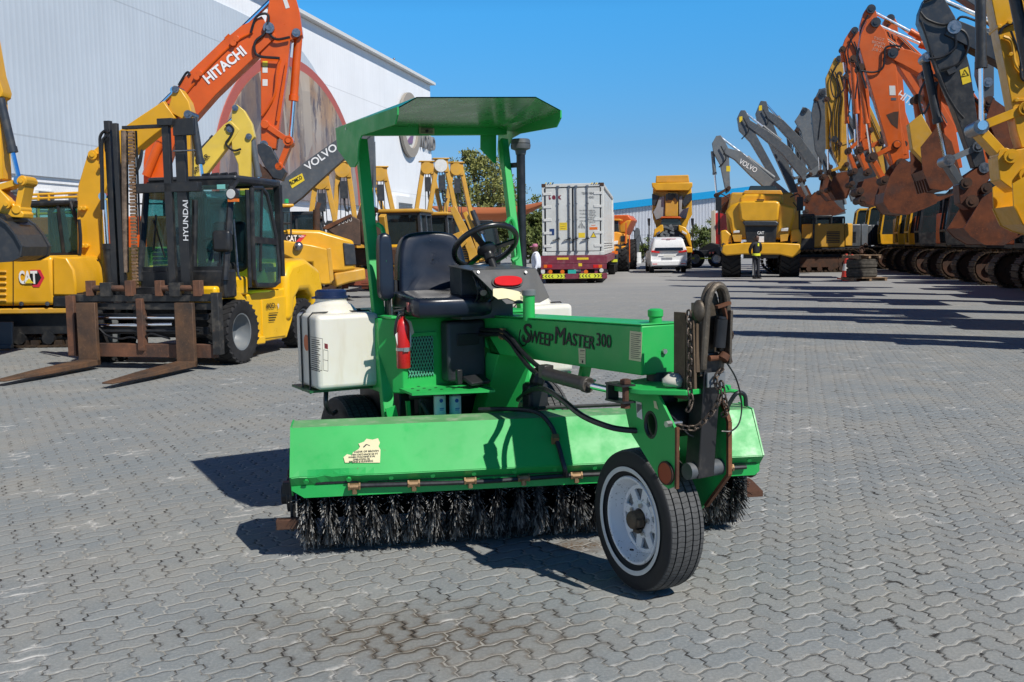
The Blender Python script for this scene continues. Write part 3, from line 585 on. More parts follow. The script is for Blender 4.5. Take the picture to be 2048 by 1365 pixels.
mb = MB(); mb.bar((.0, -.38, 1.285), (.065, -.385, 1.30), .02, .012); mb.bar((.035, -.38, 1.29), (.06, -.37, 1.23), .014, .012); mb.build('coupler_latch', M['rust'], cp); mb = MB(); mb.cyl((-.02, -.36, 1.075), (.075, -.36, 1.08), .012, 10); mb.cyl((.04, -.37, 1.07), (.055, -.37, 1.09), .024, 12); mb.build('coupler_pin', M['rust'], cp)
mb = MB(); mb.lathe([(.022+.005*math.cos(a), .005*math.sin(a)) for a in [2*math.pi*i/6 for i in range(6)]], (.10, -.34, 1.16), (0, 1, .2), 16, closed=True); mb.tube([(.10, -.345, 1.14), (.095, -.35, 1.09), (.105, -.35, 1.05)], .007, 6); mb.build('spring_clip', M['rust_dark'], cp)
mb = MB(); mb.bar((-.02, -.345, .985), (.07, -.35, .985), .01, .06); mb.build('tongue_cap', M['grey_light'], tg)
def chain(pts, name='safety_chain', link=.032, r=.0044, mat=None, parent=None):
    P = catmull(pts, 10); L = [0]
    for a, b in zip(P, P[1:]): L.append(L[-1] + (b-a).length)
    n = max(2, int(L[-1]/(link*.74))); mb = MB()
    for i in range(n):
        s_ = L[-1]*(i+.5)/n; k = max(j for j in range(len(L)) if L[j] <= s_); k = min(k, len(P)-2); tt = (s_-L[k])/max(1e-6, L[k+1]-L[k]); c = P[k].lerp(P[k+1], tt); d = (P[k+1]-P[k]).normalized()
        side = d.cross(V((0, 1, .3)) if i % 2 else V((1, .2, 0))).normalized(); h, w_ = link*.5-r, link*.30
        loop = [c + d*(h-w_*.5)*(1 if math.cos(q) > 0 else -1) + d*math.cos(q)*w_*.8 + side*math.sin(q)*w_ for q in [2*math.pi*j/12+.01 for j in range(12)]]
        mb.tube(loop + [loop[0]], r, 5, cap=False)
    return mb.build(name, mat or rusty('chain_steel', (.12, .09, .07), (.05, .04, .035), .45, .7, 20), parent)
M['chain'] = rusty('chain_steel', (.13, .10, .075), (.05, .04, .035), .45, .7, 20)
chain([(-.078, -.30, 1.27), (-.084, -.31, 1.18), (-.083, -.315, 1.08), (-.085, -.31, .98), (-.08, -.32, .90), (-.1, -.32, .86)], mat=M['chain'], parent=tg)
chain([(.04, -.37, 1.03), (.0, -.375, .99), (.02, -.38, .93), (-.005, -.38, .875), (-.045, -.37, .83), (-.09, -.35, .795), (-.14, -.30, .80)], mat=M['chain'], parent=tg)
chain([(.03, -.375, .98), (.045, -.38, .90), (.075, -.36, .85), (.065, -.34, .83)], mat=M['chain'], parent=tg)
mb = MB(); mb.tube([(.08, -.33, 1.07), (.14, -.34, .98), (.19, -.32, .87), (.17, -.33, .79), (.10, -.36, .765), (.06, -.345, .765)], .0035, 6, smooth=6); mb.tube([(-.145, -.02, .86), (-.145, -.08, .875), (-.15, -.2, .86), (-.13, -.27, .83), (-.09, -.30, .77), (-.06, -.31, .75)], .0035, 6, smooth=6); mb.build('wiring', M['hose'], sw)
# --- steering ram
mb = MB(); a, b, c_ = V((-.295, .47, .945)), V((-.262, .16, .925)), V((-.268, -.03, .925)); mb.cyl(a, b, .031, 20); mb.cyl(b-(b-a).normalized()*.03, b, .036, 20); mb.box(a+V((.01, .02, .01)), (.05, .06, .06)); ram = mb.build('steering_ram', paint('ram_black', (.03, .026, .024), .5, .8, dusty=.4), sw, bev=.003)
mb = MB(); mb.cyl(b, c_, .0155, 16); mb.build('ram_rod', M['chrome'], ram)
mb = MB(); mb.bb((-.30, -.15, .955), (-.235, -.02, .963)); mb.bb((-.30, -.15, .885), (-.235, -.02, .893)); mb.bb((-.295, -.035, .885), (-.24, -.02, .963)); cl = mb.build('clevis', M['black'], ram); mb = MB(); mb.cyl((-.265, -.12, .87), (-.265, -.12, .985), .014, 10); mb.cyl((-.265, -.12, .965), (-.265, -.12, .982), .024, 6); mb.cyl((-.265, -.12, .862), (-.265, -.12, .88), .022, 6); mb.build('clevis_pin', M['rust'], cl)
# --- hoses
mb = MB()
mb.tube([(-.14, 1.55, 1.03), (-.15, 1.45, 1.075), (-.15, 1.30, 1.085), (-.15, 1.16, 1.09), (-.15, 1.06, 1.06), (-.16, .95, 1.01), (-.18, .80, .965), (-.22, .65, .95), (-.27, .54, .965)], .012, 8, smooth=5)
mb.tube([(-.14, 1.56, .99), (-.155, 1.45, 1.05), (-.155, 1.32, 1.06), (-.152, 1.17, 1.068), (-.155, 1.06, 1.035), (-.17, .95, .985), (-.2, .80, .94), (-.24, .66, .925), (-.29, .56, .93)], .012, 8, smooth=5)
mb.tube([(-.12, 1.5, 1.2), (-.15, 1.52, 1.1), (-.17, 1.52, 1.0), (-.16, 1.55, .85), (-.14, 1.57, .7)], .014, 8, smooth=5)
for k_ in range(3): mb.tube([(-.13, 1.49+.02*k_, 1.22), (-.15-.01*k_, 1.55, 1.03), (-.17-.012*k_, 1.58, .9), (-.16, 1.6, .72)], .009, 6, smooth=5)
mb.build('hose_bundle', M['hose'], sw)
mb = MB(); mb.box((-.148, 1.16, 1.075), (.02, .035, .06)); mb.cyl((-.158, 1.16, 1.06), (-.172, 1.16, 1.06), .008, 6); mb.build('hose_clamp', M['brass'], sw)
mb = MB(); mb.tube([F.ax(1036, 800, .05), F.ax(1058, 783, -.05), F.ax(1085, 778, -.22), F.ax(1120, 797, -.26), F.ax(1165, 832, -.28), F.ax(1215, 853, -.26), F.ax(1250, 860, -.2), F.ax(1285, 862, -.13)], .0135, 8, smooth=6); mb.build('hydraulic_hose', M['hose'], sw)
mb = MB(); mb.bb((-.02, 1.10, .60), (.10, 1.20, .80)); mb.box((.05, 1.13, .83), (.07, .07, .1), (0, .4, 0)); mb.build('valve_cover', M['plastic'], sw, bev=.02)
# --- dash panel, lamp, wheel
DX0, DX1 = -.34, .045
dp = MB(); dp.add([(DX0, 1.13, 1.42), (DX1, 1.13, 1.42), (DX1+.035, 1.05, 1.265), (DX1-.03, 1.04, 1.24), (DX0+.15, 1.04, 1.24), (DX0+.01, 1.115, 1.40),
                   (DX0, 1.145, 1.42), (DX1, 1.145, 1.42), (DX1+.035, 1.065, 1.265), (DX1-.03, 1.055, 1.24), (DX0+.15, 1.055, 1.24), (DX0+.01, 1.13, 1.40)],
                  [(0, 5, 4, 3, 2, 1), (6, 7, 8, 9, 10, 11), (0, 1, 7, 6), (1, 2, 8, 7), (2, 3, 9, 8), (3, 4, 10, 9), (4, 5, 11, 10), (5, 0, 6, 11)])
dp.add([(DX0, 1.145, 1.42), (DX1, 1.145, 1.42), (DX1, 1.42, 1.44), (DX0, 1.42, 1.44), (DX0, 1.145, 1.414), (DX1, 1.145, 1.414), (DX1, 1.42, 1.434), (DX0, 1.42, 1.434)], [(0, 1, 2, 3), (7, 6, 5, 4), (0, 4, 5, 1), (1, 5, 6, 2), (2, 6, 7, 3), (3, 7, 4, 0)])
dp.bb((DX0+.02, 1.30, 1.15), (DX1-.05, 1.44, 1.43))
dash = dp.build('dash_panel', paint('dash_black', (.045, .047, .05), .5, .3, dusty=.3), sw, bev=.003, smooth=0)
nrm = V((0, -.86, .45)).normalized()
def dpt(px, py, off=0.0):      # point on the sloping dash face
    f0 = F.w((0, 1.13, 1.42)); n_ = F.x*0 + F.y*(-.180/.2) + V((0, 0, .09/.2)); n_.normalize()
    return F.loc(onplane(px, py, f0 + n_*off, n_))
def dshape(pts, name, mat, th=.004, off=.004):
    q = [dpt(*p, off) for p in pts]; q2 = [p + nrm*th for p in q]; m = len(q); mb = MB()
    mb.add(q + q2, [tuple(range(m)), tuple(range(2*m-1, m-1, -1))] + [(i, m+i, m+(i+1) % m, (i+1) % m) for i in range(m)]); return mb.build(name, mat, dash)
ell = lambda cx, cy, a, b, p=2.6, n=28: [(cx+a*math.copysign(abs(math.cos(t))**(2/p), math.cos(t)), cy+b*math.copysign(abs(math.sin(t))**(2/p), math.sin(t))) for t in [2*math.pi*i/n for i in range(n)]]
dshape(ell(1014, 565, 31, 12), 'lamp_gasket', M['plastic'], .008, .003); dshape(ell(1014, 564.5, 27.5, 9.5), 'red_lamp', M['redlens'], .018, .006)
dd = dshape([(986, 578), (1004, 577), (1022, 580), (1036, 583), (1050, 590), (1048, 602), (1030, 603), (1015, 597), (996, 599), (986, 592)], 'torn_decal', M['cream'], .001, .0045)
for s_, px, py, w_ in (('DISENGAGE', 1050, 589, 58), ('REAR HUBS', 1050, 600, 58)):
    a, b = dpt(px, py, .007), dpt(px-w_, py, .007); c_ = dpt(px, py-7, .007)
    o = text(s_, (0, 0, 0), (1, 0, 0), (0, 0, 1), .03, M['ink'], dd, bold=.02, width=1.0); k_ = o.matrix_local.col[0].length; vx = (b-a)*k_; vz = (c_-a)
    o.matrix_local = Matrix(((vx.x, vz.x/.0225, nrm.x, a.x), (vx.y, vz.y/.0225, nrm.y, a.y), (vx.z, vz.z/.0225, nrm.z, a.z), (0, 0, 0, 1)))
mb = MB()
for px in (956, 1051): p = dpt(px, 545.5, .006); mb.cyl(p, p + nrm*.006, .008, 8)
mb.build('dash_screws', M['zinc'], dash)
mb = MB(); rnd = random.Random(3)
for k_ in range(9):
    x0 = DX0+.02+rnd.random()*.1; mb.tube([(x0, 1.16, 1.39), (x0+.02*rnd.uniform(-1, 1), 1.14, 1.33), (x0+.04+.03*rnd.uniform(-1, 1), 1.17, 1.27), (x0+.05, 1.3, 1.22)], .004, 5, smooth=4)
mb.build('dash_wires', M['hose'], dash)
mb = MB(); mb.cyl((DX0+.06, 1.12, 1.30), (DX0+.075, 1.19, 1.33), .018, 10); mb.build('ignition_switch', M['steel'], dash)
SC = F.ay(971, 492, 1.40); ax_ = V((.0, .62, .78)).normalized(); ux = V((1, 0, 0)); uy = ax_.cross(ux)
mb = MB(); Rw = .178; mb.lathe([(Rw+.0165*math.cos(a), .0165*math.sin(a)) for a in [2*math.pi*i/12 for i in range(12)]], SC, ax_, 56, closed=True)
for a in (math.pi/2, math.pi*7/6, -math.pi/6):
    d = ux*math.cos(a+.25) + uy*math.sin(a+.25); mb.bar(SC - ax_*.03, SC + d*Rw - ax_*.002, .034, .012, ax_)
mb.lathe([(.0, .0), (.05, -.008), (.058, -.03), (.045, -.05), (.03, -.06), (.026, -.09)], SC, ax_, 24); stw = mb.build('steering_wheel', plain('wheel_plastic', (.013, .013, .015), .3, spec=.6), sw)
mb = MB(); mb.cyl(SC - ax_*.06, SC - ax_*.34, .021, 14); mb.lathe([(.032, -.075), (.034, -.1), (.021, -.105)], SC, ax_, 18); mb.build('steering_column', M['plastic'], stw)
# --- engine housing, seat, deck
mb = MB()
hx0, hx1, hy0, hy1 = -.615, .22, 1.52, 2.35
mb.prism([(hx0-.05, hy1), (hx0-.05, hy0+.12), (hx0+.04, hy0), (hx1, hy0), (hx1, hy1)], (0, 0, .95), (1, 0, 0), (0, 1, 0), .41); hs_ = mb.build('engine_housing', gm, sw, bev=.006, smooth=0)
mb = MB(); mb.bb((hx0-.03, hy0-.02, 1.157), (hx1+.02, hy1, 1.172)); mb.build('housing_lid', gm, hs_, bev=.004)
# mesh grille
gx0, gx1, gz0, gz1 = -.545, -.395, .835, 1.055
mb = MB(); mb.bb((gx0, hy0-.004, gz0), (gx1, hy0-.002, gz1)); mb.build('grille_opening', M['ink'], hs_, smooth=0)
mb = MB(); n = 9
for sgn in (1, -1):
    for i in range(-12, n+12):
        x0 = gx0 + (gx1-gx0)*i/n; pts = []
        zA, zB = gz0, gz1; sl_ = .42*sgn; xa, xb = x0, x0 + sl_*(zB-zA)
        # clip
        def at(xx): return zA + (xx-xa)/(xb-xa)*(zB-zA)
        p0, p1 = [xa, zA], [xb, zB]
        for p in (p0, p1):
            if p[0] < gx0: p[0], p[1] = gx0, at(gx0)
            if p[0] > gx1: p[0], p[1] = gx1, at(gx1)
        if zA-1e-6 <= p0[1] <= zB+1e-6 and zA-1e-6 <= p1[1] <= zB+1e-6 and (V(p0)-V(p1)).length > .004: mb.bar((p0[0], hy0-.008, p0[1]), (p1[0], hy0-.008, p1[1]), .0045, .003, (0, 1, 0))
mb.build('grille_mesh', flat('mesh_pale_green', (.10, .40, .26), .4), hs_, smooth=0)
mb = MB(); mb.bb((gx0-.03, hy0-.012, gz1), (gx1+.02, hy0-.004, gz1+.02)); mb.build('grille_frame', gm, hs_)
# black case strapped to the front of the housing
mb = MB(); mb.bb((-.355, hy0-.11, .80), (-.12, hy0-.012, 1.135)); cs = mb.build('tool_case', plain('case_black', (.03, .034, .042), .5, var=.35, scale=7, bump=.1), sw, bev=.018, seg=3)
mb = MB(); mb.bb((-.30, hy0-.116, 1.0), (-.165, hy0-.108, 1.065)); mb.build('case_panel', M['plastic'], cs, bev=.003)
mb = MB(); mb.prism([(-.60, 1.52), (-.62, 1.30), (-.20, 1.16), (-.16, 1.30), (-.10, 1.52)], (0, 0, .772), (1, 0, 0), (0, 1, 0), .012); dk = mb.build('deck_plate', gd if False else gm, sw, smooth=0)
mb = MB(); rnd = random.Random(5)
for i in range(16): mb.cyl((-.55+.06*(i % 7), 1.30+.075*(i//7)-.02*(i % 7)+.08, .7785), (-.55+.06*(i % 7), 1.30+.075*(i//7)-.02*(i % 7)+.08, .780), .009, 8)
mb.build('deck_holes', M['ink'], dk, smooth=0)
mb = MB(); mb.box((-.24, 1.30, .82), (.14, .08, .02), (R(25), 0, .3)); mb.tube([(-.25, 1.36, .78), (-.24, 1.33, .82)], .012, 6); mb.box((-.33, 1.33, .84), (.03, .03, .08)); mb.build('pedal', M['plastic'], dk, bev=.004)
# engine space below the deck
mb = MB(); mb.bb((-.56, 1.62, .40), (.2, 2.25, .76)); mb.bb((-.50, 1.48, .62), (-.40, 1.56, .74)); mb.cyl((-.55, 1.5, .73), (-.2, 1.45, .73), .02, 8); mb.cyl((-.42, 1.5, .60), (-.28, 1.5, .55), .05, 12); mb.tube([(-.5, 1.45, .7), (-.45, 1.42, .6), (-.3, 1.45, .56)], .015, 6, smooth=4); mb.build('engine', M['plastic'], sw, bev=.01)
for px in (879, 910):
    a = F.ay(px, 791, 1.40); b = F.ay(px, 832, 1.40); mb = MB(); mb.cyl((a.x, 1.40, b.z-.03), (a.x, 1.40, a.z), .033, 20); fl = mb.build('oil_filter', flat('filter_white', (.60, .66, .72), .3), sw, bev=.004)
    mb = MB(); mb.cyl((a.x, 1.40, a.z), (a.x, 1.40, a.z+.03), .025, 14); mb.build('filter_head', M['grey_light'], fl)
    mb = MB(); mb.cyl((a.x-.006, 1.40-.0335, a.z-.025), (a.x-.006, 1.40-.0345, a.z-.025), .012, 6); mb.bb((a.x-.016, 1.40-.0345, a.z-.07), (a.x+.01, 1.40-.0335, a.z-.066)); mb.bb((a.x-.016, 1.40-.0345, a.z-.078), (a.x+.006, 1.40-.0335, a.z-.075)); mb.build('filter_print', flat('print_blue', (.02, .09, .42), .4), fl, smooth=0)
# chassis rails under the cab
mb = MB(); mb.bar((-.55, 1.60, .50), (-.55, 2.4, .50), .06, .1); mb.bar((.45, 1.5, .50), (.45, 2.4, .50), .06, .1); mb.bar((-.55, 1.62, .5), (.45, 1.62, .5), .06, .1); mb.build('chassis', gm, sw, bev=.004)
# seat: shaped cushions
def cushion(name, c, sz, rot, parent, mat, dent=.0, n=14):
    mb = MB(); mb.box((0, 0, 0), sz); o = mb.build(name, mat, parent); o.location = c; o.rotation_euler = rot
    b = o.modifiers.new('bevel', 'BEVEL'); b.width = min(sz)*.46; b.segments = 5; b.limit_method = 'NONE'; o.data.polygons.foreach_set('use_smooth', [True]*6)
    return o
st = sub('seat', sw, (-.35, 1.55, 1.2), (0, 0, R(-6)))
bp = []
for (xx, zz) in [(-.19, .02), (-.21, .1), (-.205, .22), (-.185, .34), (-.15, .405), (-.08, .425), (0, .43), (.08, .425), (.15, .405), (.185, .34), (.205, .22), (.21, .1), (.19, .02)]: bp.append((xx, zz))
def pad(name, outline, o, u, v, th, mat, parent, crown=.03, lip=.5):
    # cushion with a crowned, rounded face built from inset rings of its outline
    o, u, v = V(o), V(u).normalized(), V(v).normalized(); n = u.cross(v); cx = sum(p[0] for p in outline)/len(outline); cy = sum(p[1] for p in outline)/len(outline)
    oc = [p for p in catmull([(a, b, 0) for a, b in outline], 4, True)]; rings = []
    for k_, (s_, h) in enumerate(((.9, -th/2), (.98, -th*.42), (1.0, -th*.2), (1.0, th*.2), (.985, th*.38), (.95, th*.5), (.85, th*.56), (.6, th*.5+crown), (.3, th*.5+crown*.8), (.02, th*.5+crown*.6))):
        rings.append([o + u*(cx+(p.x-cx)*s_) + v*(cy+(p.y-cy)*s_) + n*h for p in oc] )
    mb = MB(); mb.strip([r_ + [r_[0]] for r_ in rings]); return mb.build(name, mat, parent, smooth=60)
pad('backrest', bp, (.02, .12, .0), (1, 0, 0), (0, .18, 1), .11, M['vinyl'], st, crown=-.004)
pad('cushion', [(-.2, -.24), (-.22, -.1), (-.215, .1), (-.19, .2), (.19, .2), (.215, .1), (.22, -.1), (.2, -.24), (0, -.27)], (0, -.06, .035), (1, 0, 0), (0, 1, .06), .1, M['vinyl'], st, crown=.01)
mb = MB(); mb.bb((-.16, -.22, -.035), (.16, .14, -.012)); mb.bb((-.21, .1, -.03), (-.195, .16, .16)); mb.bb((.195, .1, -.03), (.21, .16, .16)); mb.build('seat_base', M['black'], st)
pad('armrest', [(-.035, .0), (-.04, .15), (-.035, .3), (-.02, .345), (.02, .345), (.035, .3), (.04, .15), (.035, .0)], (-.285, .02, .07), (1, 0, 0), (0, .05, 1), .07, M['vinyl'], st, crown=.003)
mb = MB(); mb.bar((-.25, .1, .02), (-.27, .06, .2), .02, .05, (0, 1, 0)); mb.bb((-.265, .04, -.06), (-.25, .12, .1)); mb.build('armrest_bracket', M['black'], st)
mb = MB(); mb.bb((-.228, -.2, .0), (-.216, -.17, .05)); mb.build('seat_tag', flat('tag_red', (.55, .16, .14), .5), st)
# --- tanks
tm = NT('tank_plastic'); nz = tm.noise(2.2, 4, .6); sp = tm.n.new('ShaderNodeSeparateXYZ'); tm.link(tm.c.outputs['Object'], sp.inputs[0]); st_ = tm.noise(4, 5, .7, stretch=(3, 3, .5))
col = tm.mix(tm.ramp(nz, .35, .7), (.72, .70, .63), (.66, .62, .52)); col = tm.mix(tm.ramp(st_, .55, .75, 0, .35), col, (.54, .46, .32)); tm.set(color=col, rough=.38); tm.b.inputs['Subsurface Weight'].default_value = .15; tm.b.inputs['Subsurface Radius'].default_value = (.03, .025, .015)
M['tank'] = tm.m
M['tray'] = paint('dark_green_tray', (.008, .10, .03), .5, .4)
def tank(x0, x1, y0, y1, z0, z1, near):
    T = sub('water_tank', sw, (0, 0, 0)); mb = MB(); mb.bb((x0, y0, z0), (x1, y1, z1)); mb.build('tank_shell', M['tank'], T, bev=.028, seg=4)
    mb = MB(); mb.prism([(x0-.03, y0+.06), (x1+.02, y0+.06), (x1+.02, y1+.02), (x0-.03, y1+.02)], (0, 0, z0-.012), (1, 0, 0), (0, 1, 0), .012); mb.bar((x0+.05, y1, z0-.03), (x1, y1, z0-.03), .03, .03); mb.build('tank_tray', M['tray'], T)
    cx, cy = x0+.17, (y0+y1)/2+.06
    mb = MB(); mb.lathe([(.15, z1-.004), (.145, z1+.006), (.115, z1+.04), (.1, z1+.045), (.088, z1+.06), (.088, z1+.085)], (cx, cy, 0), (0, 0, 1), 32); mb.build('tank_neck', M['tank'], T)
    mb = MB(); mb.lathe([(.088, z1+.075), (.096, z1+.078), (.096, z1+.088), (.088, z1+.09), (.088, z1+.115), (.075, z1+.125), (.0, z1+.127)], (cx, cy, 0), (0, 0, 1), 32)
    for i in range(2): mb.box((cx+(.1 if i else -.1), cy, z1+.083), (.02, .02, .012))
    mb.build('tank_lid', M['blue'], T)
    mb = MB()
    for yy in (y0+.12, y0+.26):
        xo = x0-.006; mb.tube([(xo, yy, z0-.03), (xo, yy, z1-.02), (x0+.02, yy, z1+.006), (x1-.02, yy, z1+.006), (x1+.006, yy, z1-.02), (x1+.006, yy, z0-.02)], .005, 6)
    mb.build('tank_strap', M['hose'], T)
    return T
T1 = tank(-1.0, -.635, 1.69, 2.06, .775, 1.185, True); T2 = tank(.30, .655, 1.72, 2.06, .755, 1.178, False)
xs_ = -1.0015
def tk(px, py): p = F.ax(px, py, xs_); return (p.y, p.z)
mb = MB(); c_ = F.ax(613, 686, xs_); mb.cyl((xs_, c_.y, c_.z), (xs_-.001, c_.y, c_.z), .045, 28); mb.build('round_sticker', flat('sticker_orange', (.62, .13, .03), .4), T1)
mb = MB(); rnd = random.Random(9)
for i in range(16):
    a, b = F.ax(623, 679+i*4, xs_), F.ax(641-rnd.random()*5, 682+i*4.1, xs_); mb.bar(a, b, .0045, .001, (1, 0, 0))
for e in (((621, 674), (645, 678)), ((645, 678), (644, 742)), ((620, 735), (644, 742)), ((647, 700), (656, 702)), ((647, 700), (647, 741)), ((647, 741), (656, 743)), ((656, 702), (656, 743)), ((647, 720), (656, 722))): mb.bar(F.ax(*e[0], xs_), F.ax(*e[1], xs_), .0025, .001, (1, 0, 0))
mb.build('tank_print', M['ink'], T1, smooth=0)
mb = MB(); a, b = F.ax(649, 687, xs_), F.ax(656, 699, xs_); mb.bb((xs_-.001, b.y, b.z), (xs_, a.y, a.z)); mb.build('red_sticker', M['decal_red'], T1, smooth=0)
mb = MB(); mb.tube([(-.92, 1.8, .76), (-.93, 1.78, .68), (-.88, 1.85, .62), (-.8, 2.0, .6)], .014, 8, smooth=5); mb.build('drain_hose', M['hose'], T1)
# --- canopy on two posts
def post(pb, pt, w_, d_, name='canopy_post'):
    mb = MB(); mb.bar(pb, pt, w_, d_, (0, 1, 0)); return mb.build(name, gm, sw, bev=.005)
cz = 2.2
C0, C1, C2, C3 = F.ay(675, 255, 2.0), F.ay(796, 215, 1.08), F.ay(1122, 221, 1.08), F.ay(1024, 262, 2.0)
PL0, PL1 = V((-.655, 1.52, .48)), F.ay(722, 280, 2.02)
PR0, PR1 = F.ay(1064, 790, 1.52), F.ay(1006, 280, 2.0)
post(PL0, PL1, .066, .045); pr_ = post(PR0, PR1, .048, .05)
cv = MB()
hgt = .075; pk = F.ay(1057, 210, .90); dz = V((0, 0, -hgt))
P1t = C1 + V((.1, 0, .055)); P2t = V((C2.x-.16, C2.y-.01, C2.z+.06)); P0t = V((C0.x+.1, C0.y, C0.z+.012)); P3t = V((C3.x-.12, C3.y, C3.z+.012))
t_ = V((0, 0, .004))
cv.add([C0, C1, C2, C3, P0t, P1t, P2t, P3t], [(4, 5, 6, 7), (0, 1, 5, 4), (7, 6, 2, 3)]); cv.add([p - t_*1.5 for p in (C0, C1, C2, C3, P0t, P1t, P2t, P3t)], [(7, 6, 5, 4), (4, 5, 1, 0), (3, 2, 6, 7)])
roofo = cv.build('canopy_roof', paint('canopy_green', (.016, .30, .05), .25, .12, dust=(.35, .40, .26), dusty=.06, coat=.3), sw, smooth=0)
def side_plate(A, B, pix):      # flat steel side plate in the upright plane through A and B, outline measured from the photo
    A, B = V(A), V(B); d = V((B.x-A.x, B.y-A.y, 0)).normalized(); n_ = V((-d.y, d.x, 0)); wn_ = F.x*n_.x + F.y*n_.y
    q = [F.loc(onplane(px, py, F.w(A), wn_)) for px, py in pix]; m = len(q); mb = MB()
    mb.add([p - n_*.004 for p in q] + [p + n_*.004 for p in q], [tuple(range(m)), tuple(range(2*m-1, m-1, -1))] + [(i, m+i, m+(i+1) % m, (i+1) % m) for i in range(m)]); return mb.build('canopy_side_plate', M['green'], sw, smooth=0)
side_plate(C0, C1, [(672, 257), (796, 214), (796, 230), (791, 249), (776, 254), (724, 271), (719, 283), (717, 300), (716, 324), (710, 335), (702, 335), (676, 299)])
side_plate(C3, C2, [(1020, 257), (1122, 221), (1122, 236), (1113, 255), (1040, 268), (1024, 277), (1017, 295), (1016, 325), (1010, 340), (1002, 338), (996, 300), (998, 262)])
mb = MB(); q = [F.ay(px, py, 2.03) for px, py in ((961, 268), (992, 268), (992, 327), (988, 327), (961, 299))]; mb.prism([(p.x, p.z) for p in q], (0, 2.03, 0), (1, 0, 0), (0, 0, 1), .008); mb.build('canopy_gusset', M['green'], sw, smooth=0)
mb = MB(); a, b = F.ay(712, 272, 2.0), F.ay(1010, 270, 2.0); mb.bar(a + V((0, 0, .03)), b + V((0, 0, .03)), .05, .062); xb = mb.build('canopy_crossbar', gm, sw, bev=.003)
mb = MB(); a = F.ay(838, 268, 1.97); b = F.ay(868, 257, 1.97); mb.bb((a.x, 1.966, a.z), (b.x, 1.972, b.z)); pt_ = mb.build('rating_plate', flat('plate_green_cream', (.32, .34, .18), .4), xb, smooth=0); mb = MB()
for i in range(4): mb.bb((a.x+.01, 1.9645, a.z+.006+i*.008), (b.x-.01, 1.965, a.z+.009+i*.008))
mb.cyl(((a.x+b.x)/2, 1.965, (a.z+b.z)/2), ((a.x+b.x)/2, 1.96, (a.z+b.z)/2), .009, 8); mb.build('plate_print', M['ink'], pt_, smooth=0)
mb = MB()
for (px, py) in ((775, 236), (735, 248), (692, 258)): p = F.ax(px, py, C0.x-.005); mb.cyl((p.x-.004, p.y, p.z), (p.x+.004, p.y, p.z), .007, 8)
mb.build('bolts', M['zinc'], roofo)
# handholds welded to the posts
def hand(pts, parent=sw): mb = MB(); mb.tube(pts, .013, 8, smooth=5); return mb.build('grab_handle', gm, parent)
pp = lambda A, B, t_: A + (B-A)*t_
dR = (PR1-PR0)
hand([F.ay(x_, y_, 1.62) for x_, y_ in ((1024, 522), (1036, 512), (1033, 480), (1027, 447), (1020, 438), (1013, 447))])
hand([pp(PL0, PL1, .50)+V((.03, -.05, 0)), pp(PL0, PL1, .53)+V((.04, -.10, 0)), pp(PL0, PL1, .68)+V((.04, -.1, 0)), pp(PL0, PL1, .71)+V((.03, -.05, .0))])
mb = MB(); mb.bar(PL0+V((.0, .0, .2)), PL0+V((.06, .0, -.1)), .01, .06); mb.bar(PL0+V((.11, .02, .22)), PL0+V((.13, .02, -.12)), .02, .02, (0, 1, 0)); mb.cyl(PL0+V((.02, -.07, .1)), PL0+V((.02, -.04, .1)), .012, 6); mb.build('post_foot', M['green'], sw)
# exhaust stack with rain cap
e0, e1 = F.ay(1043, 545, 1.86), F.ay(1043, 300, 1.86); ex = (e0.x+e1.x)/2
mb = MB(); mb.cyl((ex, 1.86, .9), (ex, 1.86, e1.z-.01), .0265, 20); pipe = mb.build('intake_stack', plain('pipe_black', (.02, .022, .026), .4, .2, .4, 14), sw)
mb = MB(); z_ = e1.z; mb.lathe([(.03, z_-.03), (.034, z_-.005), (.058, z_+.005), (.061, z_+.02), (.061, z_+.032), (.056, z_+.034), (.06, z_+.038), (.057, z_+.058), (.05, z_+.064), (0, z_+.066)], (ex, 1.86, 0), (0, 0, 1), 28); mb.build('rain_cap', M['grey'], pipe)
mb = MB(); mb.bar((ex, 1.86, z_-.09), (PR1.x-.0, 1.97, z_-.09), .012, .03); mb.build('stack_bracket', M['black'], pipe)

# ================================================ BROOM (own axis, a little askew to the machine)
BW = Fr(G(600, 1098), 8.5); Bo = F.loc(BW.o); Bth = BW.th - F.th; BL = 2.36
br = sub('broom', sw, Bo, (0, 0, Bth))
prof = [(-.262, .332), (-.258, .395), (-.305, .445), (-.283, .475), (-.15, .660), (.04, .664), (.26, .50), (.34, .36)]
def sheet(prof, x0, x1, t_=.004, nx=1):
    mb = MB(); n_ = len(prof); rows = []
    for i in range(nx+1): x = x0+(x1-x0)*i/nx; rows.append([(x, a, b) for a, b in prof])
    mb.strip(rows); mb.strip([[(x_, a + (0), b - .006) for x_, a, b in r_][::-1] for r_ in rows]); return mb
xL, xR = -.012, 2.385
# front lip with a ragged left corner
cvp = sheet(prof[1:5], xL, xR, nx=60)
rnd = random.Random(11)
cov = cvp.build('broom_cover', gm, br, smooth=0)
for v_ in cov.data.vertices:      # the dented left end of the sheet
    if v_.co.x < .42 and .43 < v_.co.z < .46: k_ = max(0, 1 - abs(v_.co.x-.17)/.22); v_.co.y += .022*k_; v_.co.z += .006*k_*math.sin(v_.co.x*55)
mb = sheet(prof[4:6], xL, xR); mb.build('broom_cover_top', gd, cov, smooth=0)
mb = sheet(prof[5:], xL, xR); mb.build('broom_cover_back', gm, cov, smooth=0)
lip = [(xL+.06, .332), (xR-.03, .332), (xR-.005, .352), (xR-.005, .392), (xL, .392), (xL, .372)]
mb = MB(); mb.prism(lip, (0, -.262, 0), (1, 0, 0), (0, 0, 1), .006); mb.build('spray_lip', gm, cov, smooth=0)
mb = MB()
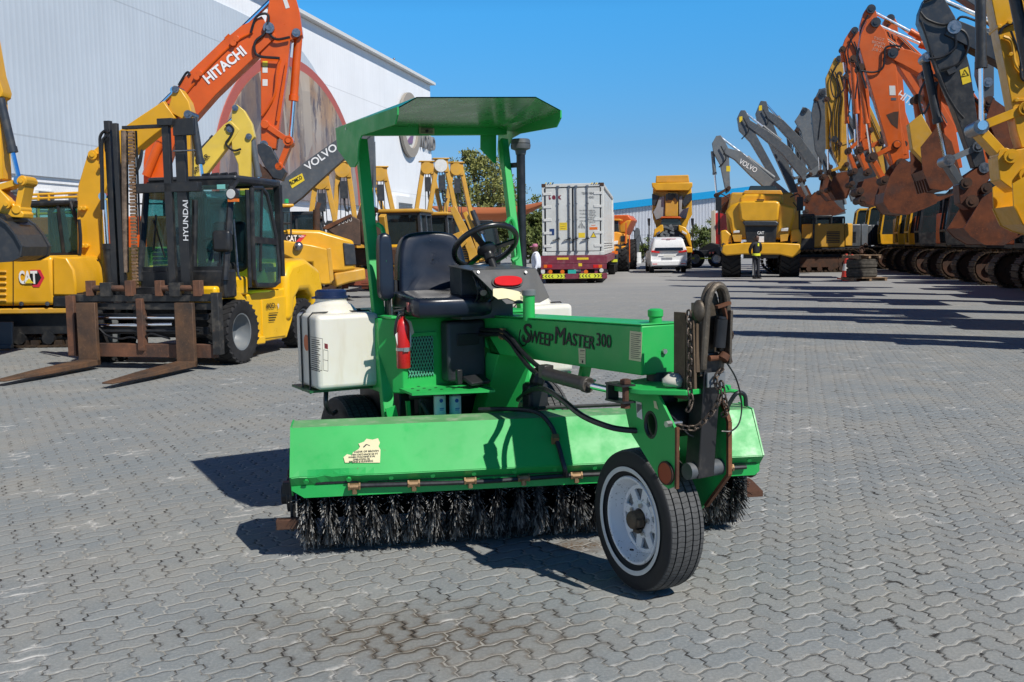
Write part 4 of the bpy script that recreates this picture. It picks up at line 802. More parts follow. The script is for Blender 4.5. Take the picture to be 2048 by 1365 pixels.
for i in range(9): x0 = .10+i*.255; mb.prism([(x0, .397), (x0+.008, .408), (x0+.21, .408), (x0+.222, .397)], (0, -.2675, 0), (1, 0, 0), (0, .28*0, 1), .004)
mb.build('drain_slots', M['ink'], cov, smooth=0)
mb = MB()
for i in range(12):
    x0 = .06+i*.205; mb.cyl((x0, -.276, .423), (x0, -.290, .416), .0125, 6)
mb.build('cover_bolts', gm, cov, smooth=0)
for x0 in (xL, xR):
    mb = MB(); mb.yz([(-.26, .40), (-.308, .445), (-.155, .664), (.04, .669), (.265, .505), (.345, .36), (.34, .33), (-.2, .33)], .008, x0); ep = mb.build('cover_end', gm, cov, smooth=0)
# spray bar with tees and nozzles
mb = MB(); mb.tube([(.30, -.282, .385), (.9, -.285, .375), (1.4, -.284, .384), (1.75, -.284, .380), (2.3, -.282, .382)], .0125, 8, smooth=6); sb = mb.build('spray_bar', M['hose'], br)
for x0 in (.29, .58, .86, 1.13, 1.40, 1.67, 1.94, 2.2):
    mb = MB(); mb.cyl((x0-.028, -.284, .381), (x0+.028, -.284, .381), .0165, 8); mb.cyl((x0, -.284, .381), (x0, -.286, .345), .0125, 6); mb.cyl((x0-.03, -.284, .381), (x0-.022, -.284, .381), .02, 6); mb.cyl((x0+.022, -.284, .381), (x0+.03, -.284, .381), .02, 6); mb.build('nozzle_tee', M['brass'], sb)
mb = MB(); mb.tube([(.95, .06, .68), (1.08, -.02, .69), (1.22, -.14, .69), (1.285, -.2, .63), (1.31, -.25, .55), (1.325, -.30, .47), (1.335, -.318, .42), (1.34, -.296, .385)], .0125, 8, smooth=6); mb.build('spray_hose', M['hose'], br); mb = MB(); mb.box((1.30, -.245, .565), (.035, .03, .045), (R(35), 0, 0)); mb.build('hose_joint', M['brass'], br)
mb = MB(); mb.tube([(1.15, .05, .676), (1.6, .06, .677), (2.2, .06, .677)], .011, 6); mb.build('water_pipe', M['hose'], br)
# torn warning label on the cover face
fa, fb = V(prof[2]), V(prof[4]); fdir = (fb-fa).normalized()
fpo = BW.w((0, fa.x, fa.y)); fpn = (BW.y*(-fdir.y) + V((0, 0, fdir.x))).normalized()
def cpt(px, py, off=.004): return BW.loc(onplane(px, py, fpo + fpn*off, fpn))
nl = V((0, -fdir.y, fdir.x)); q = [cpt(*p) for p in ((687, 915), (694, 909), (704, 911), (706, 905), (717, 899), (720, 894), (717, 888), (728, 884), (733, 878), (745, 880), (756, 877), (760, 886), (757, 893), (761, 900), (760, 926), (705, 926), (704, 922), (698, 926), (690, 926))]
mb = MB(); m = len(q); mb.add(q + [p + nl*.001 for p in q], [tuple(range(m)), tuple(range(2*m-1, m-1, -1))]); lb = mb.build('torn_label', M['cream'], cov, smooth=0)
fu, fv = V((1, 0, 0)), V((0, fdir.x, fdir.y))
for s_, px, py, w_ in (('CLEAR OF BROOM', 708, 906, 49), ('MIN DISTANCE 50 FT', 703, 912, 53), ('WHEN MACHINE IS IN', 697, 917, 53), ('OPERATION OR', 706, 921.5, 34), ('ENGINE IS RUNNING', 698, 926, 48)):
    a, b = cpt(px, py, .006), cpt(px+w_, py, .006); text(s_, a, fu, fv, .013, M['ink'], lb, width=abs(b.x-a.x))
mb = MB(); a, b, c_ = cpt(727, 895, .006), cpt(733, 889, .006), cpt(740, 892, .006); mb.bar(a, b, .006, .001, nl); mb.bar(b, c_, .003, .001, nl); mb.build('label_print', M['ink'], lb, smooth=0)
# brush: wafers of stiff bristles on a core
bm1 = NT('bristle_black_sunlit'); bn = bm1.noise(90, 2, .5, stretch=(1, .13, .13)); bm1.set(color=bm1.mix(bm1.ramp(bn, .47, .60), (.02, .02, .021), (.42, .41, .385)), rough=.42, spec=.5)  # pale grey streaks put the sunlit look of black bristles into the colour
bm2 = bm1
NW = 22; cz_ = .283; cy_ = .03; rad = .284
mb = MB(); mb.cyl((.0, cy_, cz_), (BL-.02, cy_, cz_), .13, 24); mb.build('brush_core', NT('brush_core_black').set(color=(.004, .004, .004), rough=.95, spec=.05), br)
rnd = random.Random(21)
for k_ in range(NW):
    x0 = .055 + (BL-.12)*k_/(NW-1); mb = MB(); nb = 1250; ph0 = rnd.random()*6
    for i in range(nb):
        a = math.pi*2*i/nb + rnd.uniform(-.02, .02)
        if .25 < (a/math.pi) % 2 < .75: continue          # hidden inside the cover's top
        d = V((0, math.cos(a), math.sin(a))); off = .014*math.sin(3*a+ph0) + rnd.gauss(0, .024)
        r1 = rad + rnd.uniform(-.045, .006); r1 = min(r1, (cz_-.002)/max(.001, -d.z)) if d.z < 0 else r1
        p0 = V((x0 + .005*math.sin(3*a+ph0), cy_, cz_)) + d*.125; p1 = V((x0 + off, cy_, cz_)) + d*r1 + V((0, rnd.gauss(0, .008), 0))
        s_ = d.cross(V((1, 0, 0)))*.0021; t_ = V((.0019, 0, 0)); mb.add([p0-t_, p0+t_, p0+s_*1.5, p1-t_, p1+t_, p1+s_*1.5], [(0, 1, 4, 3), (1, 2, 5, 4), (2, 0, 3, 5), (3, 4, 5)])
    mb.build('brush_ring', bm1.m, br, smooth=0)
# end bearings, drive motor and skid feet
mb = MB(); mb.cyl((-.03, cy_, cz_), (-.055, cy_, cz_), .09, 16); mb.cyl((-.055, cy_, cz_+.0), (-.085, cy_, cz_), .05, 12); mb.bb((-.035, -.1, .12), (-.02, .1, .45)); mb.box((-.05, -.06, .34), (.04, .05, .06)); mb.cyl((-.02, -.05, .41), (-.045, -.05, .41), .02, 8); mb.cyl((-.02, .05, .50), (-.04, .05, .50), .02, 8); mb.build('end_bearing', M['black'], br, bev=.003)
mb = MB(); mb.bar((-.10, -.16, .18), (.02, -.16, .18), .05, .05, (0, 0, 1)); mb.build('skid_bar', M['rust_dark'], br, bev=.004)
mb = MB(); mb.cyl((BL+.02, cy_-.05, .34), (BL+.085, cy_-.05, .34), .075, 24); mb.bb((BL-.005, -.12, .16), (BL+.012, .14, .5)); mb.lathe([(.076, .0), (.08, .01), (.08, .02), (.076, .03)], (BL+.05, cy_-.05, .34), (1, 0, 0), 24); mb.build('brush_motor', M['black'], br, bev=.003)
mb = MB(); mb.prism([(-.1, .17), (-.1, .20), (.05, .225), (.1, .225), (.1, .17)], (BL+.06, 0, 0), (0, 1, 0), (0, 0, 1), .1); mb.build('skid_bar', M['rust_dark'], br)
mb = MB(); mb.tube([(BL-.10, -.1, .66), (BL-.05, -.11, .74), (BL+.0, -.10, .73), (BL+.01, -.1, .67)], .012, 8, smooth=5); mb.build('motor_hose', M['hose'], br)
mb = MB(); mb.tube([(BL-.14, .02, .67), (BL-.08, .0, .735), (BL-.0, -.02, .73), (BL+.02, -.04, .66)], .011, 8, smooth=5); mb.build('lifting_loop', gm, br)

# ================================================ FIRE EXTINGUISHER hung on the housing
xe = F.ay(806, 685, 1.42)
EX = F.w((xe.x, 1.42, 0)); efr = Fr(EX, 29)
ext = tfr('fire_extinguisher', 'small red fire extinguisher strapped to the side of the green engine housing', 'extinguisher', efr)
zb_, zt_ = F.ay(806, 737, 1.42).z, F.ay(806, 633, 1.42).z; Hh = zt_-zb_
mb = MB(); mb.lathe([(0, zb_), (.034, zb_+.001), (.037, zb_+.006), (.037, zb_+Hh*.80), (.033, zb_+Hh*.87), (.022, zb_+Hh*.93), (.014, zb_+Hh*.96), (.014, zb_+Hh)], (0, 0, 0), (0, 0, 1), 28); mb.build('cylinder', M['red'], ext)
mb = MB(); mb.lathe([(.0375, zb_+Hh*.34), (.039, zb_+Hh*.345), (.039, zb_+Hh*.40), (.0375, zb_+Hh*.405)], (0, 0, 0), (0, 0, 1), 28); mb.box((-.0, -.042, zb_+Hh*.37), (.03, .008, .022)); mb.build('strap', M['zinc'], ext)
mb = MB(); mb.cyl((0, 0, zt_-.01), (0, 0, zt_+.025), .014, 10); mb.bar((-.045, .0, zt_+.03), (.03, 0, zt_+.038), .02, .012); mb.bar((-.05, -.01, zt_+.05), (.02, 0, zt_+.046), .018, .006); mb.tube([(-.0, -.01, zt_+.01), (-.03, -.02, zt_+.005), (-.047, -.015, zt_-.05), (-.045, -.0, zt_-.10)], .008, 8, smooth=5); mb.build('valve_head', M['plastic'], ext, bev=.002)
mb = MB(); mb.prism([(.01, zt_-.01), (.045, zt_-.03), (.06, zt_-.09), (.045, zt_-.105), (.03, zt_-.05)], (0, -.012, 0), (1, 0, 0), (0, 0, 1), .002); mb.build('tag', flat('tag_paper', (.50, .42, .30), .8), ext, smooth=0)
mb = MB(); mb.prism([(.036, zb_+Hh*.72), (.044, zb_+Hh*.70), (.042, zb_+Hh*.4), (.037, zb_+Hh*.4)], (0, -.01, 0), (1, 0, 0), (0, 0, 1), .002); mb.prism([(-.048, zb_+Hh*.66), (-.036, zb_+Hh*.7), (-.036, zb_+Hh*.45), (-.04, zb_+Hh*.5)], (0, -.01, 0), (1, 0, 0), (0, 0, 1), .002); mb.build('label', M['offwhite'], ext, smooth=0)
# ================================================ SHARED: crawler machines
def ribbon(pts):            # centreline (x,z,width) -> outline polygon
    P = [V((a, b, 0)) for a, b, *_ in pts]; Lf, Rt = [], []
    for i, p in enumerate(P):
        t_ = (P[min(i+1, len(P)-1)] - P[max(i-1, 0)]).normalized(); n_ = V((-t_.y, t_.x, 0)); h = pts[i][2]/2
        Lf.append(p + n_*h); Rt.append(p - n_*h)
    return [(p.x, p.y) for p in Lf] + [(p.x, p.y) for p in reversed(Rt)]
class Arm:                  # working gear standing in the upright plane y = yo of a machine's frame; pixels -> metres in that plane
    def __init__(s, root, fr, yo=0.0): s.r, s.fr, s.yo = root, fr, yo
    def p(s, q): v = s.fr.ay(q[0], q[1], s.yo); return (v.x, v.z)
    def sc(s, q): a, b = s.p((q[0], q[1])), s.p((q[0]+10, q[1])); return abs(b[0]-a[0])/10
    def pts(s, l): return [s.p(q) for q in l]
    def rib(s, l):
        o = []
        for q in l: a = s.p(q); o.append((a[0], a[1], q[2]*s.sc(q)))
        return ribbon(o)
    def plate(s, name, poly, th, mat, parent=None, y=0.0, bev=.012):
        mb = MB(); mb.xz(poly, th, s.yo+y); return mb.build(name, mat, parent or s.r, bev=bev, smooth=30)
    def ram(s, a, b, r, frac, mat, y=(0.0,), name='hydraulic_ram', rod=None):   # a barrel end, b rod end (pixels); r in metres
        A, B = s.p(a), s.p(b)
        for yy in y:
            p, q = V((A[0], s.yo+yy, A[1])), V((B[0], s.yo+yy, B[1])); m = p.lerp(q, frac); mb = MB(); mb.cyl(p, m, r, 12); mb.cyl(m-(m-p).normalized()*r*1.3, m, r*1.18, 12); o = mb.build(name, mat, s.r)
            mb = MB(); mb.cyl(m, q, r*.52, 10); mb.cyl(q-V((0, r*.9, 0)), q+V((0, r*.9, 0)), r*.95, 10); mb.build('rod', rod or M['chrome'], o)
    def link(s, a, b, w, th, mat, y=(0.0,), name='bucket_link'):
        A, B = s.p(a), s.p(b)
        for yy in y:
            mb = MB(); mb.bar((A[0], s.yo+yy, A[1]), (B[0], s.yo+yy, B[1]), th, w, (0, 0, 1) if abs(A[0]-B[0]) > abs(A[1]-B[1]) else (1, 0, 0))
            for q in (A, B): mb.cyl((q[0], s.yo+yy-th*.6, q[1]), (q[0], s.yo+yy+th*.6, q[1]), w*.75, 12)
            mb.build(name, mat, s.r, bev=.006)
    def pin(s, a, r, L, mat=None, name='pin', parent=None):
        A = s.p(a); mb = MB(); mb.cyl((A[0], s.yo-L/2, A[1]), (A[0], s.yo+L/2, A[1]), r, 14); mb.cyl((A[0], s.yo-L/2-.02, A[1]), (A[0], s.yo+L/2+.02, A[1]), r*.5, 10); return mb.build(name, mat or M['steel'], parent or s.r)
    def hose(s, l, r=.022, y=-.3, mat=None):
        mb = MB(); mb.tube([(a, s.yo+y, b) for a, b in s.pts(l)], r, 6, smooth=5); mb.build('hose', mat or M['hose'], s.r)
    def bucket(s, poly, belly, w, mat, teeth=None, name='bucket', th=.05, tn=5, parts=True):
        P = s.pts(poly); mb = MB()
        for sg in (-1, 1): mb.xz(P, th, s.yo+sg*w/2)
        i0, i1 = belly; sh = P[i0:i1+1]; c = V((sum(p[0] for p in P)/len(P), sum(p[1] for p in P)/len(P)))
        inn = [tuple(V(p) + (c-V(p)).normalized()*th) for p in sh]
        for a, b, d, e in zip(sh, sh[1:], inn, inn[1:]): mb.add([(q[0], s.yo+sg*w/2, q[1]) for sg in (-1, 1) for q in (a, b, e, d)], [(0, 1, 2, 3), (7, 6, 5, 4), (0, 4, 5, 1), (2, 6, 7, 3), (1, 5, 6, 2), (3, 7, 4, 0)])
        o = mb.build(name, mat, s.r, smooth=40)
        for sg in (-1, 1):                # wear strips welded along the side plates
            mb2 = MB()
            for a, b in zip(sh, sh[1:]): mb2.bar((a[0], s.yo+sg*(w/2+th*.6), a[1]), (b[0], s.yo+sg*(w/2+th*.6), b[1]), th*.5, th*1.6, (0, 1, 0))
            mb2.build('wear_strip', mat, o)
        if teeth:
            a, b = V(s.p(teeth[0])), V(s.p(teeth[1])); d = (b-a); n_ = V((-d.y, d.x)).normalized()
            for k in range(tn):
                yy = s.yo - w/2 + .08 + (w-.16)*k/(tn-1); h = .075; mb = MB()
                mb.add([(a.x+n_.x*h, yy-.07, a.y+n_.y*h), (a.x-n_.x*h, yy-.07, a.y-n_.y*h), (a.x-n_.x*h, yy+.07, a.y-n_.y*h), (a.x+n_.x*h, yy+.07, a.y+n_.y*h), (b.x+n_.x*.015, yy-.04, b.y+n_.y*.015), (b.x-n_.x*.015, yy-.04, b.y-n_.y*.015), (b.x-n_.x*.015, yy+.04, b.y-n_.y*.015), (b.x+n_.x*.015, yy+.04, b.y+n_.y*.015)],
                       [(0, 1, 2, 3), (7, 6, 5, 4), (0, 4, 5, 1), (1, 5, 6, 2), (2, 6, 7, 3), (3, 7, 4, 0)]); mb.build('tooth', mat, o, smooth=0)
        return o
    def words(s, t_, a, b, hpx, mat, y, parent, bold=.02):
        A, B = s.p(a), s.p(b); side = -1
        text(t_, (A[0], s.yo+y, A[1]), (B[0]-A[0], 0, B[1]-A[1]), (-(B[1]-A[1]), 0, B[0]-A[0]), hpx*s.sc(a)/.72, mat, parent, bold=bold, width=math.hypot(B[0]-A[0], B[1]-A[1]))

def track_mesh(L, h, w, pad=.19, detail=True):
    r = h/2; st = L-h; per = 2*st + 2*math.pi*r; n = int(per/pad); mb = MB(); fr = []
    def at(s_):
        s_ %= per
        if s_ < st: return V((-st/2+s_, 0, h)), 0.0
        s_ -= st
        if s_ < math.pi*r: a = s_/r; return V((st/2+r*math.sin(a), 0, r+r*math.cos(a))), a
        s_ -= math.pi*r
        if s_ < st: return V((st/2-s_, 0, 0)), math.pi
        s_ -= st; a = s_/r; return V((-st/2-r*math.sin(a), 0, r-r*math.cos(a))), math.pi+a
    for i in range(n):
        c, a = at(per*i/n); Mx = Matrix.Translation(c) @ Matrix.Rotation(a, 4, 'Y') @ Matrix.Translation((0, 0, -.02)); mb.boxm(Mx, (pad*.86, w, .03)); mb.boxm(Mx @ Matrix.Translation((-pad*.3, 0, .03)), (.025, w, .045))
        if detail: mb.boxm(Mx @ Matrix.Translation((pad*.1, 0, .02)), (.02, w, .03)); mb.boxm(Mx @ Matrix.Translation((0, 0, -.05)), (pad*.7, w*.4, .07))
    return mb
def track(parent, L, h, w, y, detail=True, frame=None, mesh=None):
    tr = sub('track', parent, (0, y, .0))
    if mesh: o = bpy.data.objects.new('track_shoes', mesh); COL.objects.link(o); o.parent = tr
    else: o = track_mesh(L, h, w, detail=detail).build('track_shoes', M['trackm'], tr, smooth=0)
    r = h/2; mb = MB(); mb.bb((-(L-h)/2, -w*.22, h*.25), ((L-h)/2, w*.22, h*.72))
    for sx in (-1, 1): mb.cyl((sx*(L-h)/2, -w*.24, r), (sx*(L-h)/2, w*.24, r), r*.80, 18); mb.cyl((sx*(L-h)/2, -w*.34, r), (sx*(L-h)/2, w*.34, r), r*.32, 14)
    n = 6
    for i in range(n): x = -(L-h)/2+(L-h)*(i+.5)/n; mb.cyl((x, -w*.3, h*.17), (x, w*.3, h*.17), h*.12, 10)
    mb.build('track_frame', frame or M['rust_dark'], tr); return o
def house(root, L0, L1, W, z0, z1, mat, cab_mat, cab=True, cabx=.4, cw=None, simple=False, glassm=None, cab_h=1.55):
    # turntable, engine house with rounded counterweight, cab on the left (+y)
    mb = MB(); mb.cyl((0, 0, z0-.35), (0, 0, z0), .65, 20); mb.bb((-1.3, -.9, z0-.55), (1.3, .9, z0-.3)); mb.build('undercarriage', M['charcoal'], root)
    h = W/2; mb = MB()
    mb.prism([(L0+.5, -h), (L0+.12, -h*.8), (L0, -h*.3), (L0, h*.3), (L0+.12, h*.8), (L0+.5, h)], (0, 0, (z0+z1)/2+.03), (1, 0, 0), (0, 1, 0), z1-z0-.06); mb.build('counterweight', cw or mat, root, bev=.06)
    mb = MB(); mb.bb((L0+.52, -h, z0+.02), (L1-.9, h, z1)); mb.bb((L1-.88, -h, z0+.02), (L1, -.45, z1-.25)); hb = mb.build('engine_house', mat, root, bev=.05)
    mb = MB()
    for sg in (-1, 1):
        for k in range(7): mb.bb((L0+.75, sg*h-(.02), z0+.25+k*.08), (L0+1.35, sg*h+.02, z0+.29+k*.08))
    mb.build('grille', M['black'], hb, smooth=0)
    mb = MB(); mb.bb((L0+.5, -h-.015, z0-.08), (L1, h+.015, z0+.01)); mb.build('deck_skirt', M['charcoal'], root)
    if not simple:
        mb = MB(); mb.cyl((L0+1.0, -.4, z1), (L0+1.0, -.4, z1+.35), .06, 10); mb.build('exhaust', M['rust_dark'], hb)
        mb = MB()
        for q in ((L0+.7, L1-1.0),):
            for yy in (-h+.1,): mb.tube([(q[0], yy, z1), (q[0], yy, z1+.28), (q[1], yy, z1+.28), (q[1], yy, z1)], .02, 6)
        mb.build('handrail', M['black'], root)
    if cab:
        cz0, cz1 = z0+.02, z0+cab_h; c0, c1, y0, y1 = L1-1.45, L1+.15, h-1.0, h; fm = cab_mat; cb = sub('cab', root)
        prof = [(c0, cz0), (c1, cz0), (c1+.05, cz0+.5), (c1-.12, cz1-.12), (c1-.25, cz1), (c0, cz1)]
        mb = MB()
        for yy in (y0, y1):
            for a, b in zip(prof, prof[1:] + prof[:1]): mb.bar((a[0], yy, a[1]), (b[0], yy, b[1]), .08, .08)
            mb.bar((c0+.8, yy, cz0), (c0+.75, yy, cz1), .07, .07); mb.bb((c0, yy-.02, cz0), (c1, yy+.02, cz0+.45))
        for a in prof: mb.bar((a[0], y0, a[1]), (a[0], y1, a[1]), .08, .08)
        mb.build('cab_frame', fm, cb); mb = MB(); mb.bb((c0-.02, y0-.04, cz1), (c1-.2, y1+.04, cz1+.07)); mb.build('cab_roof', fm, cb, bev=.03)
        mb = MB(); mb.xz([(c0+.06, cz0+.06), (c1-.06, cz0+.06), (c1, cz0+.5), (c1-.16, cz1-.12), (c1-.26, cz1-.05), (c0+.06, cz1-.05)], y1-y0-.06, (y0+y1)/2); mb.build('cab_glass', glassm or M['glass_dark'], cb, smooth=0)
    return hb
def crawler(name, label, cat, fr, mat, group=None, tl=3.9, th_=.95, tw=.6, gauge=2.4, L0=-2.7, L1=1.5, W=2.7, z0=1.15, z1=2.3, cab_mat=None, cab=True, mesh=None, cw=None, simple=False, tdir=0.0, glassm=None, cab_h=1.55):
    r = tfr(name, label, cat, fr, group)
    for sg in (-1, 1): track(r, tl, th_, tw, sg*gauge/2, mesh=mesh)
    house(r, L0, L1, W, z0, z1, mat, cab_mat or M['black'], cab, cw=cw, simple=simple, glassm=glassm, cab_h=cab_h); return r

# ================================================ LEFT: YELLOW EXCAVATOR WITH BLADE AND BADGE
cfr = Fr(D(72, 600, 17.3) * 1.0, 0); cfr.o.z = 0
CATX = tfr('excavator', 'yellow excavator with black cab and red-edged badge, parked side-on left of the forklift', 'excavator', cfr, 'excavators on the left side of the yard')
cy, cyd = M['yellow'], M['black']
def cp_(px, py, y=-1.32): v = cfr.ay(px, py, y); return (v.x, v.z)
for sg in (-1, 1): track(CATX, 3.7, .86, .5, sg*1.02, frame=M['black'])
mb = MB(); mb.cyl((0, 0, .75), (0, 0, 1.0), .6, 20); mb.bb((-1.0, -.8, .45), (1.0, .8, .8)); mb.build('undercarriage', M['charcoal'], CATX)
bx0, bz0 = cp_(-160, 615); bx1, bz1 = cp_(103, 512)
mb = MB(); mb.prism([(bx0, -1.3), (bx0-.15, -.6), (bx0-.15, .6), (bx0, 1.3), (bx1, 1.3), (bx1, -1.3)], (0, 0, (bz0+bz1)/2), (1, 0, 0), (0, 1, 0), bz1-bz0); hb = mb.build('engine_house', cy, CATX, bev=.07, seg=3)
q = [cp_(*p) for p in ((104, 513), (132, 515), (147, 540), (151, 566), (151, 592), (104, 592))]; mb = MB(); mb.xz(q, 1.25, -.68); mb.build('tool_box', cy, CATX, bev=.03)
mb = MB(); q = [cp_(*p) for p in ((104, 593), (140, 593), (140, 615), (104, 615))]; mb.xz(q, 1.2, -.7); mb.build('step_box', M['black'], CATX, bev=.02)
mb = MB(); a, b = cp_(-170, 632), cp_(140, 616); mb.bb((a[0], -1.28, a[1]), (b[0], 1.2, b[1])); mb.build('deck_skirt', M['yellow_worn'], CATX, bev=.02)
mb = MB(); a, b = cp_(-40, 649), cp_(78, 633); mb.bb((a[0], -1.1, a[1]), (b[0], 1.1, b[1])); mb.build('belly_plate', M['rust'], CATX)
mb = MB(); yy = -1.34; a, b = cp_(25.5, 516), cp_(25.5, 613); mb.bar((a[0], -1.302, a[1]), (b[0], -1.302, b[1]), .012, .012); mb.build('door_gap', M['ink'], hb, smooth=0)
for k in range(6):
    a, b = cp_(-14, 544+k*11.5), cp_(13, 544+k*11.5); mb = MB(); mb.bar((a[0], -1.315, a[1]), (b[0], -1.315, b[1]), .035, .04); mb.build('vent', M['yellow_worn'], hb, bev=.02)
for px in (42, 94):
    a = cp_(px, 608); mb = MB(); mb.cyl((a[0], -1.29, a[1]), (a[0], -1.312, a[1]), .035, 14); mb.cyl((a[0], -1.3, a[1]), (a[0], -1.318, a[1]), .016, 10); mb.build('latch', M['steel'], hb)
# badge: white letters, yellow triangle, black hexagon with red edge
def badge(pts, name, mat, off): q = [cp_(*p) for p in pts]; mb = MB(); mb.xz(q, .004, -1.302-off); return mb.build(name, mat, hb, smooth=0)
badge([(60, 540), (80, 540), (88, 556), (78, 575), (66, 575), (58, 562)], 'badge_red', M['decal_red'], .004); badge([(60, 543), (75, 543), (82, 556), (74, 569), (64, 569), (58, 558)], 'badge_black', M['ink'], .008)
a, b = cp_(38, 567), cp_(75.5, 566); h_ = cp_(38, 542)[1]-a[1]
for s_, x0, x1 in (('C', 38, 50), ('A', 49, 65), ('T', 62, 76)):
    a, b = cp_(x0, 567), cp_(x1, 566.6); text(s_, (a[0], -1.316, a[1]), (1, 0, 0), (0, 0, 1), h_/.72, M['white'], hb, bold=.035, width=b[0]-a[0])
badge([(58, 557), (68, 567), (50, 567)], 'badge_triangle', M['decal_yellow'], .024)
# cab
c0, c1 = cp_(78, 512, .65), cp_(172, 512, .65); zt = cp_(80, 412, .65)[1]; cab = sub('cab', CATX)
mb = MB()
for yy in (.15, 1.15):
    mb.tube([(c0[0], yy, c0[1]-.25), (c0[0]+.02, yy, zt-.08), (c0[0]+.1, yy, zt), (c1[0], yy, zt+.02), (c1[0]+.15, yy, zt-.5), (c1[0]+.2, yy, c1[1]-.4)], .05, 8); mb.bar((c0[0], yy, c0[1]+.02), (c1[0]+.2, yy, c0[1]+.02), .06, .06); mb.bar((c0[0]+.68, yy, c0[1]), (c0[0]+.62, yy, zt), .05, .05)
for x_ in (c0[0], c1[0]): mb.bar((x_, .15, zt), (x_, 1.15, zt), .08, .08); mb.bar((x_, .15, c0[1]), (x_, 1.15, c0[1]), .08, .08)
mb.build('cab_frame', M['black'], cab); mb = MB(); mb.bb((c0[0]+.02, .15, zt+.0), (c1[0], 1.15, zt+.07)); mb.build('cab_roof', M['black'], cab, bev=.03)
for yy in (.15, 1.15): mb = MB(); mb.bb((c0[0]+.06, yy-.005, c0[1]+.05), (c1[0]+.1, yy+.005, zt-.05)); mb.build('cab_glass', M['glass'], cab, smooth=0)
mb = MB(); mb.box((c0[0]+.42, +.65, c0[1]+.38), (.12, .45, .75), (0, -.12, 0)); mb.box((c0[0]+.65, +.65, c0[1]+.02), (.5, .45, .14)); mb.build('seat', M['plastic'], cab, bev=.05)
mb = MB(); mb.bb((c0[0], .16, c0[1]-.75), (c1[0]+.2, 1.15, c0[1]+.0)); mb.build('cab_base', M['black'], cab, bev=.02)
A = Arm(CATX, cfr, .05)
bm = A.plate('boom', A.rib([(188, 640, 46), (187, 520, 47), (186, 440, 47), (190, 380, 52), (208, 330, 60), (240, 300, 52), (290, 262, 46), (345, 222, 40)]), .34, cy)
for a_, b_ in (((212, 305), (212, 335)), ((172, 418), (180, 418)), ((176, 492), (184, 492))): A.link(a_, b_, .05, .42, cy, name='hose_bracket')
A.plate('stick', A.pts([(352, 173), (366, 181), (382, 205), (390, 236), (385, 272), (383, 365), (371, 365), (369, 240), (340, 224), (347, 200)]), .27, cy)
A.ram((240, 290), (350, 182), .07, .45, M['black'], name='stick_ram'); A.ram((388, 236), (408, 365), .065, .72, M['charcoal'], name='bucket_ram', y=(-.05,)); A.ram((235, 600), (222, 395), .075, .55, M['black'], y=(-.3, .3), name='boom_ram')
A.pin((357, 182), .06, .34); A.pin((383, 232), .07, .4); A.pin((195, 312), .08, .42, cy)
A.hose([(106, 529), (122, 530), (140, 552), (158, 578)], .02, -1.25, M['steel']); A.hose([(160, 560), (165, 545), (172, 520), (175, 480), (172, 440)], .03, -.28); A.hose([(200, 590), (198, 560), (205, 525), (208, 520)], .02, -.26)
A.bucket([(368, 372), (388, 372), (402, 395), (400, 430), (385, 455), (362, 452), (356, 420)], (2, 5), .8, M['black'])
# dozer blade
mb = MB(); q = [cp_(*p, -1.0) for p in ((-60, 683), (44, 680), (44, 690), (40, 700), (47, 716), (-60, 728))]
rows = [[(cp_(42, 681, -1.3)[0]-.06*math.sin(k/6*math.pi), y_, .05+.5*k/6) for k in range(7)] for y_ in (-1.3, 1.3)]
bxx = cp_(30, 700, -1.3)[0]
BX = -2.2
mb = MB(); pf = [(bxx-.02, .03), (bxx-.10, .16), (bxx-.12, .3), (bxx-.06, .42), (bxx+.0, .44), (bxx-.05, .3), (bxx-.03, .16), (bxx+.07, .03)]; mb = MB()
mb.prism([(cp_(-70, 722)[0], .04), (cp_(46, 716)[0], .04), (cp_(44, 682)[0], .45), (cp_(-70, 686)[0], .45)], (0, -1.62, 0), (1, 0, 0), (0, .12, 1), .05); mb.prism([(cp_(-70, 722)[0], .03), (cp_(46, 716)[0], .03), (cp_(46, 712)[0], .10), (cp_(-70, 716)[0], .10)], (0, -1.66, 0), (1, 0, 0), (0, 0, 1), .05); mb.bar((cp_(-20, 690)[0], -1.55, .3), (cp_(-20, 690)[0], -.9, .35), .12, .15); mb.build('dozer_blade', M['grey'], CATX, bev=.012)

# ================================================ LEFT EDGE: SECOND YELLOW ARM WITH DARK BUCKET
lfr = Fr(D(-420, 600, 14.2), 3); lfr.o.z = 0
LE = crawler('excavator', 'yellow excavator reaching in from the left edge with a dark bucket hanging', 'excavator', lfr, cy, 'excavators on the left side of the yard', simple=True, z1=2.0, tl=3.4)
A = Arm(LE, lfr, .0)
A.plate('boom', A.rib([(-330, 430, 50), (-280, 300, 60), (-200, 170, 60), (-90, 70, 52), (-30, 60, 46)]), .36, cy)
A.plate('stick', A.pts([(-45, 20), (-12, 60), (4, 150), (15, 185), (13, 196), (6, 200), (10, 260), (15, 360), (-12, 365), (-32, 200), (-45, 120)]), .3, cy); A.ram((8, 200), (46, 362), .062, .66, M['charcoal'], name='bucket_ram', y=(-.12,), rod=plain('rod_blue', (.25, .42, .62), .15, 1.0))
A.link((-5, 380), (55, 362), .085, .3, cy); A.link((55, 365), (44, 420), .085, .32, cy); A.plate('coupler', A.pts([(-30, 375), (10, 380), (38, 410), (58, 428), (56, 437), (35, 436), (5, 425), (-30, 430)]), .35, cy); A.pin((28, 410), .06, .5, cy); A.pin((55, 364), .06, .42, cy)
A.bucket([(-60, 430), (0, 420), (26, 438), (44, 450), (60, 470), (73, 494), (70, 512), (52, 521), (20, 523), (-40, 521), (-62, 490)], (2, 9), .85, M['charcoal'], name='bucket'); A.pin((24, 440), .08, .7, M['black'])

